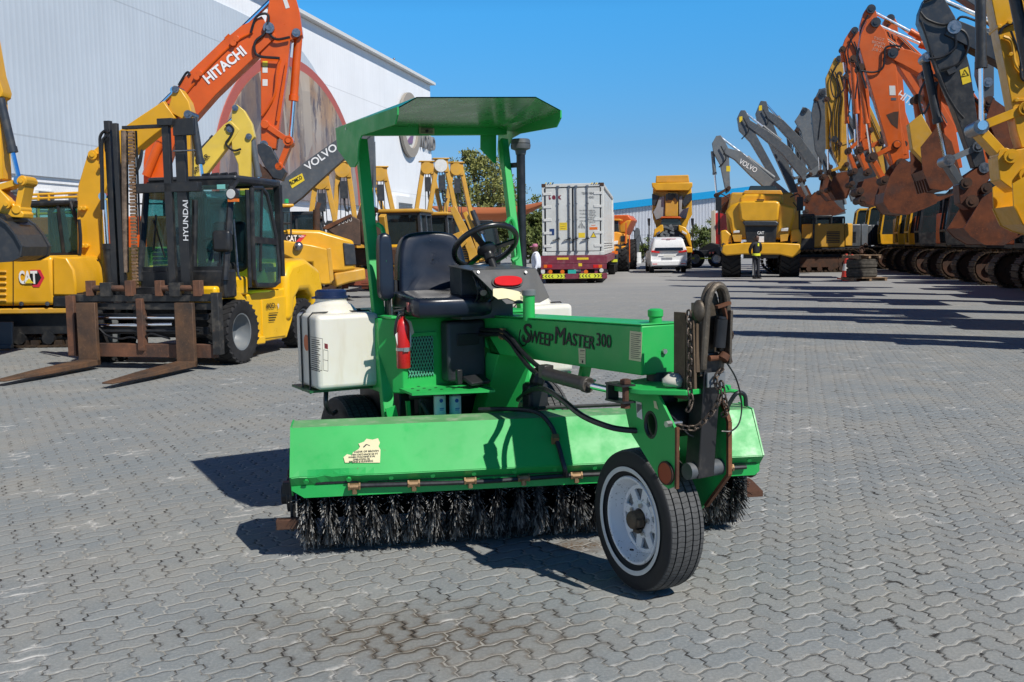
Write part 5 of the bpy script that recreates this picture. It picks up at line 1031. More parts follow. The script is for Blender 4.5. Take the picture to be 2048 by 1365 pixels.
# ================================================ LEFT: ORANGE, PALE YELLOW AND GREY ARMS BEHIND THE FORKLIFT
hfr = Fr(D(318, 560, 24), 8); hfr.o.z = 0; om = M['orange']
HI = crawler('excavator', 'big orange excavator with its long boom raised over the arched mural', 'excavator', hfr, om, 'excavators on the left side of the yard', L0=-3.0, L1=1.6)
A = Arm(HI, hfr, -.1)
bm = A.plate('boom', A.rib([(312, 400, 40), (315, 330, 46), (328, 275, 58), (365, 222, 66), (410, 170, 67), (460, 122, 66), (505, 82, 62), (540, 58, 48)]), .55, om)
A.words('HITACHI', (420, 173), (496, 112), 20, M['white'], -.29, bm, .03)
sk = A.plate('stick', A.pts([(548, -40), (582, -40), (600, 27), (606, 74), (582, 84), (576, 140), (553, 300), (524, 297), (523, 105), (533, 50)]), .42, om)
A.ram((366, 172), (556, -12), .11, .52, om, name='stick_ram'); A.ram((597, 70), (581, 283), .10, .62, om, name='bucket_ram'); A.ram((300, 355), (352, 225), .1, .6, om, y=(-.42, .42), name='boom_ram')
A.link((532, 252), (578, 284), .13, .5, om); A.link((580, 286), (560, 335), .13, .5, om); A.pin((578, 284), .12, .6, om); A.pin((594, 70), .1, .5); A.pin((540, 62), .13, .7); A.pin((530, 292), .1, .55)
A.plate('coupler', A.pts([(517, 292), (530, 288), (545, 297), (562, 330), (574, 345), (566, 362), (548, 358), (532, 335), (518, 308)]), .6, M['charcoal'])
A.bucket([(524, 330), (548, 358), (551, 385), (548, 412), (540, 424), (528, 412), (516, 380), (512, 330)], (2, 6), 1.2, M['rust_dark'])
A.hose([(505, 72), (515, 42), (532, 34), (540, 42), (532, 72), (515, 88), (512, 105), (522, 118), (562, 122)], .032, -.33); A.hose([(540, 40), (541, 70), (555, 84), (582, 80)], .03, -.3); A.link((470, 92), (476, 84), .1, .62, om, name='bracket'); A.link((398, 160), (404, 152), .09, .62, om, name='bracket'); A.hose([(372, 196), (420, 140), (470, 92), (508, 70)], .028, -.3, om); A.hose([(362, 175), (378, 150), (385, 155)], .03, -.3); A.hose([(562, 122), (556, 150), (552, 190), (540, 215), (526, 235)], .03, -.28, om); A.hose([(575, 130), (563, 200), (556, 245)], .03, -.26, om)
for y_, c in ((132, M['decal_yellow']), (142, M['offwhite']), (168, M['offwhite'])): q = A.pts([(527, y_-6), (537, y_-6), (537, y_+7), (527, y_+7)]); mb = MB(); mb.xz(q, .004, A.yo-.215); mb.build('decal', c, sk, smooth=0)
q = A.pts([(566, 0), (574, 0), (581, 20), (573, 22)]); mb = MB(); mb.xz(q, .004, A.yo-.215); mb.build('decal', M['offwhite'], sk, smooth=0)

yfr = Fr(D(400, 540, 20), 5); yfr.o.z = 0; ym = M['yellow_pale']
YA = crawler('excavator', 'pale yellow compact excavator with folded arm seen behind the forklift cab', 'excavator', yfr, ym, 'excavators on the left side of the yard', tl=2.6, th_=.65, tw=.4, gauge=1.6, L0=-1.4, L1=.9, W=1.9, z0=.8, z1=1.6, simple=True)
A = Arm(YA, yfr, -.1)
bm = A.plate('boom', A.rib([(378, 420, 30), (380, 372, 34), (397, 340, 40), (430, 300, 37), (462, 262, 32), (472, 252, 26)]), .25, ym); A.words('YANMAR', (390, 357), (424, 314), 11, M['ink'], -.14, bm, .01)
A.plate('stick', A.pts([(467, 212), (476, 211), (490, 222), (505, 248), (511, 275), (504, 283), (503, 392), (482, 392), (478, 330), (466, 300), (463, 262)]), .22, ym)
A.ram((386, 320), (472, 230), .06, .5, M['charcoal'], name='stick_ram'); A.ram((504, 280), (522, 390), .065, .68, M['grey'], name='bucket_ram'); A.pin((473, 218), .06, .3); A.pin((463, 260), .07, .32); A.pin((500, 275), .06, .3)
A.hose([(455, 255), (462, 252), (470, 262), (462, 278), (455, 290), (470, 303), (485, 300)], .022, -.16); A.bucket([(480, 395), (505, 395), (516, 420), (505, 450), (480, 448), (472, 420)], (2, 4), .6, M['rust_dark'])

vfr = Fr(D(575, 540, 34), 4); vfr.o.z = 0; gm_ = M['grey']
VO = crawler('excavator', 'dark grey excavator with white lettering on its boom and a yellow plate', 'excavator', vfr, gm_, 'excavators on the left side of the yard', L0=-2.6, L1=1.0, simple=True, cab_mat=M['charcoal'], z1=2.1)
A = Arm(VO, vfr, -.1)
bm = A.plate('boom', A.rib([(548, 432, 30), (562, 402, 44), (590, 376, 50), (625, 345, 47), (660, 317, 42), (705, 282, 36), (738, 258, 28)]), .45, gm_)
A.words('VOLVO', (618, 343), (678, 299), 15, M['white'], -.235, bm, .02)
q = A.pts([(580, 362), (606, 348), (611, 362), (586, 378)]); mb = MB(); mb.xz(q, .01, A.yo-.232); pl_ = mb.build('name_plate', M['decal_yellow'], bm, smooth=0); A.words('ROMCO', (585, 371.5), (607, 358.5), 8, M['ink'], -.245, bm, .015)
A.ram((580, 372), (735, 250), .09, .72, M['charcoal'], name='stick_ram'); A.plate('stick', A.pts([(722, 244), (740, 246), (748, 262), (749, 290), (742, 400), (728, 400), (722, 290)]), .36, gm_); A.ram((746, 284), (749, 415), .08, .7, gm_, name='bucket_ram'); A.link((735, 405), (752, 420), .1, .4, M['rust_dark']); A.link((752, 420), (738, 445), .1, .4, M['rust_dark'])
A.bucket([(726, 405), (742, 420), (752, 450), (742, 478), (722, 470), (716, 435)], (2, 4), 1.0, M['rust_dark'])

# ================================================ FORKLIFT
KW = G(470, 727); kfr = Fr(KW, -14); kfr.o = kfr.o - kfr.x*.92
FK = tfr('forklift', 'large yellow forklift with tall black mast and rusty forks lowered to the ground', 'forklift', kfr)
yl, bk, rs = M['yellow_lift'], M['black'], M['rust']
def kp(px, py, y): v = kfr.ay(px, py, y); return v
def kbox(name, x0, y0, x1, y1, ya, yb, mat, parent=FK, bev=.006, yref=None):    # pixel rectangle on plane ya, running back to yb
    yr = ya if yref is None else yref; ym = (y0+y1)/2; a, b = kp(x0, ym, yr), kp(x1, ym, yr); a.z, b.z = kp(x0, y1, yr).z, kp(x1, y0, yr).z; mb = MB(); mb.bb((a.x, ya, a.z), (b.x, yb, b.z)); return mb.build(name, mat, parent, bev=bev)
mw = paint('mast_black', (.014, .015, .017), .38, .5, under=(.20, .10, .05), dusty=.12)
M['tyre_solid'] = tyre_mat('solid_tyre', .43, .3, 26, (.05, .05, .05))
def lugs(w, Rr, W, n, mat, hl=.03):
    mb = MB()
    for i in range(n):
        for sg in (-1, 1):
            a = 2*math.pi*(i+(.5 if sg > 0 else 0))/n; Mx = Matrix.Rotation(a, 4, 'X') @ Matrix.Translation((sg*W*.27, 0, Rr-hl*.3)) @ Matrix.Rotation(sg*.5, 4, 'Z'); mb.boxm(Mx, (W*.5, 2*math.pi*Rr/n*.45, hl))
    return mb.build('tread_lugs', mat, w, smooth=0)
for sx in (.92, -.98):
    w = sub('front_wheel', FK, (sx, .0, .43)); Wd = .30
    mb = MB(); mb.lathe([(.25, -Wd/2*.8), (.3, -Wd/2), (.40, -Wd/2), (.425, -Wd/2*.85), (.425, Wd/2*.85), (.40, Wd/2), (.3, Wd/2), (.25, Wd/2*.8)], (0, 0, 0), (1, 0, 0), 44); mb.build('tyre', M['rubber'], w); lugs(w, .425, Wd, 26, M['rubber'])
    f = 1 if sx > 0 else -1; mb = MB(); mb.lathe([(.252, f*.125), (.235, f*.12), (.225, f*.04), (.16, -f*.06), (.1, -f*.07), (.0, -f*.05)], (0, 0, 0), (1, 0, 0), 32); mb.build('rim', M['grey_light'], w)
for sx in (.80, -.85):
    w = sub('rear_wheel', FK, (sx, 2.15, .38)); mb = MB(); mb.lathe([(.22, -.1), (.26, -.13), (.35, -.13), (.375, -.11), (.375, .11), (.35, .13), (.26, .13), (.22, .1)], (0, 0, 0), (1, 0, 0), 40); mb.build('tyre', M['rubber'], w); lugs(w, .375, .26, 24, M['rubber'])
    f = 1 if sx > 0 else -1; mb = MB(); mb.lathe([(.222, f*.11), (.2, f*.1), (.19, f*.04), (.1, f*.03), (.08, f*.09), (0, f*.09)], (0, 0, 0), (1, 0, 0), 28); mb.build('rim', M['grey'], w)
ym_ = -.52; zt_ = kp(230, 240, ym_).z
mast = sub('mast', FK)
def col(x0, x1, y0, y1, ya, d_, name='mast_rail'): return kbox(name, x0, y0, x1, y1, ya, ya+d_, mw, mast, .004)
col(216, 227, 241, 590, ym_, .07); col(232, 241, 246, 590, ym_-.03, .06); col(355, 374, 238, 590, ym_, .07); col(330, 344, 236, 590, ym_-.03, .06)
kbox('mast_head', 313, 236, 343, 252, ym_-.08, ym_+.1, mw, mast); kbox('mast_head', 345, 236, 387, 272, ym_-.03, ym_+.02, mw, mast)
kbox('mast_crossbar', 243, 248, 330, 259, ym_-.02, ym_+.06, mw, mast); kbox('mast_crossbar', 264, 364, 395, 387, ym_-.03, ym_+.08, mw, mast); kbox('mast_crossbar', 228, 575, 360, 590, ym_-.02, ym_+.08, mw, mast)
def rod(px0, py0, px1, py1, y, r, mat, name, parent=mast): a, b = kp(px0, py0, y), kp(px1, py1, y); mb = MB(); mb.cyl(a, b, r, 12); return mb.build(name, mat, parent)
rod(249, 262, 251, 545, ym_+.02, .045, rusty('lift_cylinder', (.32, .22, .15), (.10, .07, .05), .45, .5, 5), 'lift_ram'); rod(390, 400, 388, 560, ym_+.25, .04, M['black'], 'tilt_ram')
for x0, x1 in ((258, 268),):
    mb = MB(); a, b = kp(262, 262, ym_-.02), kp(271, 578, ym_-.07); n = 46
    for i in range(n):
        p, q = a.lerp(b, i/n), a.lerp(b, (i+.8)/n); mb.bar(p, q, .075 if i % 2 else .06, .03, (0, 1, 0))
        mb.cyl(p.lerp(q, .5)-V((.042, 0, 0)), p.lerp(q, .5)+V((.042, 0, 0)), .014, 8)
    mb.build('lift_chain', rusty('chain_rust', (.33, .20, .11), (.14, .08, .045), .7, .2, 14), mast, smooth=0)
for px in (263, 268): rod(px+4, 262, px+12, 470, ym_+.09, .014, M['hose'], 'hose')
mb = MB(); P = [kp(*p, ym_-.02) for p in ((204, 420), (203, 340), (200, 290), (201, 272), (210, 262), (218, 266))]; mb.tube(P, .02, 8, smooth=5); P = [kp(*p, ym_-.05) for p in ((206, 420), (205, 350), (204, 300), (206, 280), (214, 272))]; mb.tube(P, .02, 8, smooth=5); P = [kp(*p, ym_) for p in ((272, 345), (284, 300), (280, 330), (262, 365))]; mb.tube(P, .014, 6, smooth=5); mb.build('mast_hose', M['hose'], mast)
kbox('hose_reel', 206, 268, 217, 306, ym_+.0, ym_+.1, bk, mast, .03); kbox('sensor_bracket', 345, 299, 388, 304, ym_-.06, ym_-.02, M['steel'], mast)
for i, ch in enumerate('HYUNDAI'):
    pass
a, b = kp(372, 483, ym_-.06), kp(371, 402, ym_-.06); text('HYUNDAI', a + V((.0, .055, 0)), b-a, (-1, 0, 0), .105, M['white'], mast, bold=.012, width=(b-a).length)
for pz in ((250, 262), (365, 262), (365, 268), (360, 240)): pass
# carriage with side shift
yc = -.74
cg = sub('carriage', FK)
def cbox(name, x0, y0, x1, y1, d0, d1, mat, bev=.006): return kbox(name, x0, y0, x1, y1, yc+d0, yc+d1, mat, cg, bev)
cr = rusty('carriage_rust', (.22, .095, .05), (.07, .045, .035), .75, .25, 2.4); cb_ = paint('carriage_black', (.018, .018, .018), .5, 1.0, under=(.22, .09, .045), dusty=.3)
cbox('carriage_plate', 140, 589, 428, 604, 0, .10, cb_); cbox('carriage_rail', 148, 606, 425, 620, .02, .08, cb_); cbox('lower_rail', 150, 690, 428, 713, -.02, .1, cr); cbox('backing_bar', 160, 628, 415, 640, .07, .12, bk); cbox('backing_bar', 160, 655, 415, 668, .08, .14, bk)
for x0, x1, y0, y1, m_ in ((133, 149, 592, 712, cr), (273, 285, 598, 702, cr), (423, 438, 586, 710, cb_)): cbox('upright', x0, y0, x1, y1, -.05, .06, m_)
for x0, x1 in ((181, 262), (319, 398)):
    o = cbox('fork_positioner', x0+18, 566, x0+40, 594, -.05, .06, cb_); a, b = kp(x0, 577, yc), kp(x1, 577, yc); mb = MB(); mb.cyl(a, b, .04, 12); mb.bb(a-V((.04, .05, .1)), a+V((.05, .05, .1))); mb.bb(b-V((.06, .05, .1)), b+V((.04, .05, .1))); mb.build('shift_ram', cr, cg, bev=.005)
for (x0, y0, x1, y1) in ((192, 651, 276, 651), (190, 636, 350, 636), (290, 650, 345, 649), (200, 663, 400, 662)): a, b = kp(x0, y0, yc+.03), kp(x1, y1, yc+.03); mb = MB(); mb.cyl(a, b, .022, 10); mb.build('rod', M['chrome'] if y0 in (636, 650, 651) else M['black'], cg)
mb = MB(); mb.tube([kp(*p, yc+.0) for p in ((198, 657), (215, 672), (240, 678), (260, 675), (283, 678), (300, 668), (318, 672), (340, 678))], .014, 6, smooth=5); mb.build('hose', M['hose'], cg)
fkm = rusty('fork_steel', (.20, .105, .055), (.075, .055, .042), .6, .4, 3)
for (x0, x1, tipx, tipy) in ((162, 192, 0, 772), (357, 387, 182, 773)):
    a, b = kp(x0, 738, yc-.1), kp(x1, 606, yc-.1); zb = .055; fork = MB(); fork.bb((a.x, yc-.135, zb), (b.x, yc-.07, b.z))
    tp_ = kfr.loc(G(tipx, tipy, .03)); cx = (a.x+b.x)/2; hw = (b.x-a.x)/2
    y1 = yc-1.72
    fork.add([(a.x, yc-.07, zb), (b.x, yc-.07, zb), (b.x, yc-.07, zb+.075), (a.x, yc-.07, zb+.075), (cx-hw*.55, y1, zb), (cx+hw*.55, y1, zb), (cx+hw*.55, y1, zb+.02), (cx-hw*.55, y1, zb+.02), (a.x, yc-1.0, zb), (b.x, yc-1.0, zb), (b.x, yc-1.0, zb+.045), (a.x, yc-1.0, zb+.045)],
             [(0, 1, 2, 3), (3, 2, 10, 11), (11, 10, 6, 7), (4, 7, 6, 5), (0, 3, 11, 8), (8, 11, 7, 4), (2, 1, 9, 10), (10, 9, 5, 6), (1, 0, 8, 9), (9, 8, 4, 5)])
    fo = fork.build('fork', fkm, FK, bev=.006)
# body
fb = MB(); fb.bb((-.55, -.1, .35), (.6, 2.4, .95)); fb.build('chassis', bk, FK, bev=.02)
S_ = lambda px, py, x=.88: kfr.ax(px, py, x)
def side(name, pts, x, th_, mat, bev=.02): q = [S_(*p, x) for p in pts]; mb = MB(); mb.yz([(v.y, v.z) for v in q], th_, x-th_/2); return mb.build(name, mat, FK, bev=bev)
side('front_fender', [(437, 590), (455, 581), (478, 582), (494, 600), (501, 640), (504, 680), (497, 690), (492, 650), (484, 615), (470, 598), (450, 598), (437, 606)], .95, .45, yl)
side('side_panel', [(490, 592), (512, 584), (552, 580), (590, 572), (594, 610), (585, 640), (574, 676), (505, 688), (500, 640)], .90, .5, yl)
side('step', [(500, 676), (532, 672), (532, 688), (500, 692)], .97, .3, yl); side('fuel_panel', [(524, 600), (574, 592), (572, 672), (526, 678)], .915, .03, yl, .008)
cwp = [(1.55, .45), (1.55, 1.15), (1.75, 1.32), (2.25, 1.38), (2.75, 1.2), (2.85, .9), (2.8, .55), (2.55, .45), (2.5, .75), (2.3, .88), (2.0, .88), (1.82, .75), (1.75, .45)]
mb = MB(); mb.yz(cwp, 1.9, 0); mb.build('counterweight', yl, FK, bev=.09, seg=4)
mb = MB(); mb.bb((-.7, 1.2, 1.0), (.8, 2.1, 1.32)); mb.build('engine_hood', yl, FK, bev=.06)
mb = MB(); mb.bb((.4, -.42, .92), (.92, .18, 1.06)); mb.bb((.55, .12, .9), (.9, .5, 1.16)); mb.build('cowl', yl, FK, bev=.04)
# number on the side panel
a, b = S_(533, 618, .935), S_(553, 618, .935); text('80D-', a, (0, 1, 0), (0, 0, 1), .105, M['ink'], FK, bold=.01, width=abs(b.y-a.y)); a = S_(555, 618, .935); text('9', a, (0, 1, 0), (0, 0, 1), .105, M['offwhite'], FK, bold=.01)
mb = MB()
for i in range(4): a, b = S_(538, 627+i*5, .936), S_(556-i*2, 626+i*5, .936); mb.bar(a, b, .012, .002, (1, 0, 0))
mb.build('panel_print', M['ink'], FK, smooth=0)
# cab: pillars, roof, glass
y0c, y1c = -.12, 1.25
cab = sub('cab', FK); zr = kp(420, 362, .0).z; zc = kp(420, 545, .0).z; xl, xr = kp(292, 450, y0c).x, kp(462, 450, y0c).x
mb = MB()
for x_ in (xl, xr): mb.tube([(x_, y0c-.2, zc-.1), (x_, y0c-.12, zc+.3), (x_, y0c+.05, zr-.1), (x_, y0c+.2, zr), (x_, y1c, zr)], .045, 8); mb.bar((x_, y1c, zc-.1), (x_, y1c, zr), .09, .09); mb.bar((x_, .75, zr), (x_, .6, zc), .05, .05)
for (y_, z_) in ((y0c-.15, zc+.05), (y0c+.1, zr-.03), (y1c, zr), (y1c, zc)): mb.bar((xl, y_, z_), (xr, y_, z_), .07, .07)
mb.build('cab_frame', bk, cab)
mb = MB(); mb.bb((xl-.03, y0c+.12, zr), (xr+.03, y1c+.05, zr+.07)); rf = mb.build('cab_roof', M['charcoal'], cab, bev=.03)
for k in range(4): a = kp(398+k*18, 357-k*.5, .0); mb = MB(); mb.cyl((a.x, .1, zr+.075), (a.x+.1, .1, zr+.085), .03, 8); mb.build('roof_vent', bk, rf)
mb = MB(); mb.add([(xl+.04, y0c-.15, zc+.08), (xr-.04, y0c-.15, zc+.08), (xr-.04, y0c+.06, zr-.06), (xl+.04, y0c+.06, zr-.06)], [(0, 1, 2, 3)]); ws_ = mb.build('windscreen', M['glass'], cab, smooth=0)
mb = MB(); mb.bb((xl-.003, y0c, zc+.1), (xl+.003, y1c, zr-.06)); mb.build('side_glass', M['glass'], cab, smooth=0); mb = MB(); mb.bb((xl+.05, y1c-.003, zc+.1), (xr-.05, y1c+.003, zr-.06)); mb.build('rear_glass', M['glass'], cab, smooth=0)
a = kp(432, 369, y0c); mb = MB(); mb.bb((a.x, y0c+.02, zr-.12), (a.x+.12, y0c+.025, zr-.06)); mb.build('windscreen_label', flat('label_teal', (.25, .65, .58), .4), ws_, smooth=0)
mb = MB(); mb.bar(kp(307, 500, y0c-.14), kp(312, 430, y0c-.08), .02, .02); mb.bar(kp(306, 440, y0c-.1), kp(330, 515, y0c-.16), .014, .014); mb.build('wiper', bk, ws_)
mb = MB(); sc_ = V(((xl+xr)/2+.1, .35, zc+.35)); mb.lathe([(.17+.014*math.cos(q), .014*math.sin(q)) for q in [2*math.pi*i/8 for i in range(8)]], sc_, (0, .6, .8), 28, closed=True); mb.cyl(sc_, sc_+V((0, -.2, -.3)), .03, 8); mb.build('steering_wheel', bk, cab); mb = MB(); mb.box(((xl+xr)/2, .95, zc+.35), (.5, .14, .7)); mb.box(((xl+xr)/2, .7, zc+.05), (.5, .5, .14)); mb.build('seat', M['plastic'], cab, bev=.05)
mb = MB(); mb.bb((xl, y0c-.2, .9), (xr, y0c+.1, zc+.04)); mb.build('dash', bk, cab, bev=.03)
# open door
dr = sub('cab_door', FK)
def dq(px, py): return S_(px, py, 1.02)
ol = [dq(*p) for p in ((503, 376), (522, 376), (532, 388), (540, 420), (550, 470), (557, 530), (557, 565), (548, 571), (512, 571), (508, 560), (505, 480))]
mb = MB(); mb.tube(ol + [ol[0]], .035, 8); mb.bar(dq(505, 480), dq(552, 484), .05, .09); mb.tube([dq(494, 380), dq(497, 480), dq(500, 575)], .03, 8); mb.build('door_frame', bk, dr)
mb = MB(); mb.yz([(p.y, p.z) for p in ol], .008, 1.02); mb.build('door_glass', M['glass'], dr, smooth=0)
mb = MB(); mb.tube([kp(*p, .1) for p in ((464, 470), (468, 440), (470, 475), (476, 550), (482, 560))], .016, 6); mb.build('grab_handle', M['steel'], FK)
# mirrors and lamps
mb = MB(); a, b = kp(426, 504, -.3), kp(460, 461, -.3); mb.bb((a.x, -.33, a.z), (b.x, -.22, b.z)); mr = mb.build('mirror', bk, FK, bev=.04, seg=3); mb = MB(); mb.tube([kp(440, 500, -.25), kp(441, 520, -.25), kp(442, 545, -.25)], .02, 8); mb.bar(kp(440, 525, -.25), kp(433, 590, -.25), .05, .04); mb.build('mirror_arm', bk, mr)
for c_ in ((462, 388),): a = kp(*c_, -.2); mb = MB(); mb.cyl(a+V((0, .08, 0)), a, .075, 16); lm = mb.build('work_lamp', bk, FK); mb = MB(); mb.cyl(a, a-V((0, .01, 0)), .062, 16); mb.build('lens', M['offwhite'], lm); a = kp(465, 401, -.2); mb = MB(); mb.bb(a-V((.07, 0, .02)), a+V((.07, .05, .02))); mb.build('indicator', M['amber'], lm)
# ================================================ RIGHT: ROW OF EXCAVATORS WITH FOLDED ARMS
def rowfr(d, th=168, dx=0): return Fr((14.2 + .194*(d-28) + 2.2 + dx, d, 0), th)
tmesh = track_mesh(4.4, 1.08, .72, pad=.2).build('track_shoes', M['trackm'], None, smooth=0); TM = tmesh.data; bpy.data.objects.remove(tmesh)
GR = 'excavators parked in a row on the right with folded arms'
om, ow, gr_, gl_, ck, ye, rr_, rd_ = M['orange_worn'], M['orange'], M['grey'], M['grey_light'], M['charcoal'], M['yellow'], M['rust_red'], M['rust_dark']
def rowx(d, label, mat, cab=None, cabm=None, dx=0, th=168, **k):
    f = rowfr(d, th, dx); return crawler('excavator', label, 'excavator', f, mat, GR, tl=4.4, th_=1.08, tw=.72, gauge=2.55, L0=-2.9, L1=1.8, W=2.9, z0=1.3, z1=2.75, cab_h=2.0, cab_mat=cabm or M['black'], mesh=TM, **k), f
# nearest yellow one, its stick cut by the right edge
r, f = rowx(18, 'nearest yellow excavator, its arm and bucket cut by the right edge', ye); A = Arm(r, f)
sk = A.plate('stick', A.pts([(1970, -45), (1975, 0), (2003, 140), (2026, 265), (2036, 298), (2066, 298), (2080, 200), (2088, 60), (2075, -45)]), .5, ye)
A.plate('boom', A.rib([(2080, 10, 70), (2160, 30, 90), (2290, 140, 100), (2400, 330, 90), (2430, 470, 70)]), .6, ye)
A.ram((1951, -60), (1954, 256), .095, .64, ck, y=(.35,), name='bucket_ram'); A.link((1953, 257), (2043, 221), .16, .55, ye); A.link((1953, 260), (2001, 312), .16, .55, ye); A.pin((1953, 258), .14, .75); A.pin((2043, 221), .13, .66, ye)
A.plate('bucket_ear', A.pts([(1985, 316), (2010, 305), (2040, 300), (2062, 310), (2048, 370), (2020, 385), (1990, 362)]), .7, ye); A.pin((2011, 316), .13, .85, ye); A.pin((2042, 352), .14, .85, ye)
A.bucket([(2004, 372), (2050, 345), (2110, 380), (2105, 450), (2075, 470), (2046, 462), (2022, 450), (2006, 415)], (3, 7), 1.4, ye)
A.hose([(1990, 75), (2000, 60), (2030, 50), (2060, 45)], .03, .3); A.hose([(1998, 80), (2015, 90), (2021, 130), (2035, 150), (2050, 165)], .035, .3, ye); A.hose([(2012, 70), (2030, 120), (2032, 160), (2045, 170)], .022, .33)
for a_, b_ in (((1990, 60), (2010, 52)), ((2024, 205), (2050, 203)), ((2012, 115), (2030, 95))): A.link(a_, b_, .05, .56, ye, name='bracket')
# black one
r, f = rowx(22, 'black excavator with a yellow warning sticker on its tall dark stick', ck); A = Arm(r, f)
sk = A.plate('stick', A.pts([(1836, 27), (1846, 2), (1866, -22), (1884, 0), (1906, 38), (1920, 80), (1936, 140), (1950, 240), (1968, 332), (1945, 337), (1916, 253), (1868, 128), (1834, 46)]), .42, ck)
A.plate('boom', A.rib([(1893, 58, 36), (1950, 84, 42), (2010, 112, 48), (2100, 180, 54), (2180, 320, 54), (2200, 420, 44)]), .55, ck)
A.ram((2110, 98), (1870, -6), .1, .35, ck, name='stick_ram'); A.ram((1851, 122), (1892, 323), .095, .62, ck, y=(.0,), name='bucket_ram'); A.link((1892, 323), (1950, 297), .13, .5, gl_); A.link((1892, 325), (1922, 372), .15, .5, gr_); A.pin((1892, 323), .13, .7); A.pin((1950, 296), .12, .6); A.pin((1962, 338), .12, .65); A.pin((1903, 60), .15, .62); A.pin((1850, 118), .11, .5)
A.plate('coupler', A.pts([(1911, 372), (1928, 352), (1958, 332), (1976, 338), (1976, 356), (1958, 378), (1932, 421), (1914, 408)]), .6, rr_); A.pin((1926, 368), .12, .75, rd_); A.pin((1966, 378), .12, .7, rd_); A.pin((1937, 404), .14, .75, rd_)
b = A.bucket([(1926, 432), (1945, 400), (1972, 382), (2008, 402), (2024, 450), (2020, 470), (1985, 490), (1950, 489), (1924, 474), (1910, 458)], (4, 9), 1.7, rr_, teeth=None)
a, c = A.p((1974, 434)), A.p((1984, 434)); text('R', (a[0], A.yo+.9, a[1]), (-1, 0, 0), (0, 0, 1), .22, M['rust_dark'], b, bold=.01)
q = A.pts([(1915, 144), (1931, 137), (1938, 167), (1921, 173)]); mb = MB(); mb.xz(q, .006, .215); st_ = mb.build('warning_sticker', M['decal_yellow'], sk, smooth=0)
mb = MB(); q = A.pts([(1919, 157), (1925, 143), (1933, 154), (1919, 157)]); mb.tube([(x, .222, z) for x, z in q], .008, 5); a = A.p((1924, 152)); mb.cyl((a[0], .217, a[1]), (a[0], .224, a[1]), .016, 8); mb.build('sticker_print', M['ink'], st_, smooth=0)
for l in ([(1836, 30), (1850, 45), (1880, 55), (1902, 50)], [(1905, 70), (1905, 100), (1880, 118), (1853, 122)], [(1903, 60), (1925, 70), (1932, 95), (1915, 130), (1875, 145)], [(1842, 10), (1860, 2), (1875, -4)], [(1870, 150), (1885, 185), (1905, 220), (1922, 240)], [(1838, 50), (1850, 85), (1868, 150), (1895, 205), (1912, 230)], [(1903, 62), (1915, 40), (1940, 45), (1960, 55)]): A.hose(l, .028, .27)
mb = MB(); a, c = A.p((1890, 150)), A.p((1906, 142)); mb.bar((a[0], .26, a[1]), (c[0], .26, c[1]), .1, .12); mb.build('valve_block', ck, sk)
# a dark arm between the black and the yellow ones, and its rusty bucket
r, f = rowx(24.8, 'dark grey excavator half hidden behind the black one', gr_); A = Arm(r, f)
A.plate('stick', A.pts([(1955, 60), (1975, 60), (1984, 120), (1984, 195), (1965, 200), (1952, 150)]), .4, gr_); A.plate('boom', A.rib([(1920, -30, 50), (1960, -10, 60), (2040, 60, 60), (2120, 200, 60), (2140, 330, 50)]), .5, gr_); A.pin((1971, 168), .12, .5); A.pin((1973, 206), .13, .6, rd_)
A.bucket([(1972, 205), (2000, 225), (2030, 300), (2000, 335), (1985, 300), (1960, 240)], (1, 4), 1.3, rr_); A.bucket([(1830, 300), (1862, 260), (1890, 290), (1910, 360), (1880, 384), (1848, 380), (1834, 345)], (3, 6), 1.5, rr_, teeth=((1850, 384), (1838, 362)), name='bucket_spare')
A.plate('yellow_link', A.pts([(1815, 250), (1840, 230), (1862, 270), (1870, 320), (1850, 330), (1822, 300)]), .4, M['yellow_worn'])
# orange ones
r, f = rowx(29, 'front orange excavator with chalk writing at the top of its stick and a rusty bucket', ow); A = Arm(r, f)
sk = A.plate('stick', A.pts([(1733, 43), (1742, 39), (1752, 44), (1768, 64), (1778, 96), (1791, 139), (1797, 221), (1806, 327), (1784, 330), (1758, 240), (1732, 152), (1716, 95), (1720, 72)]), .42, om)
A.plate('boom', A.rib([(1777, 108, 22), (1810, 118, 32), (1850, 138, 36), (1920, 190, 42), (1965, 262, 44), (1985, 345, 36)]), .5, om); A.pin((1783, 110), .15, .6, ck); A.pin((1749, 49), .14, .6, ck); A.pin((1719, 138), .12, .5, rd_)
A.ram((1905, 116), (1751, 49), .1, .42, om, name='stick_ram'); A.ram((1719, 138), (1743, 315), .085, .62, om, name='bucket_ram'); A.link((1743, 316), (1791, 291), .13, .5, om); A.link((1743, 318), (1766, 360), .14, .5, om); A.pin((1743, 316), .14, .7, rd_); A.pin((1791, 291), .12, .55, rd_)
A.bucket([(1797, 322), (1809, 330), (1824, 360), (1838, 382), (1864, 396), (1861, 408), (1837, 419), (1803, 431), (1772, 427), (1758, 408), (1760, 388), (1770, 358), (1783, 337)], (5, 10), 1.7, rr_, teeth=((1860, 402), (1896, 391))); A.pin((1797, 329), .14, .9, rd_); A.pin((1766, 362), .13, .9, rd_)
for i, (x, y, w_) in enumerate(((1744, 77, 22), (1741, 85, 26), (1745, 92, 21), (1742, 99, 18))): a, c = A.p((x, y+4)), A.p((x+w_, y+9)); text(['TSGT', 'BROKEN', 'PIN', 'JOB 2'][i], (a[0], .214, a[1]), (c[0]-a[0], 0, c[1]-a[1]), (0, 0, 1), .11, flat('chalk', (.62, .42, .32), .9) if i == 0 else bpy.data.materials['chalk'], sk, bold=-.012, width=abs(c[0]-a[0]))
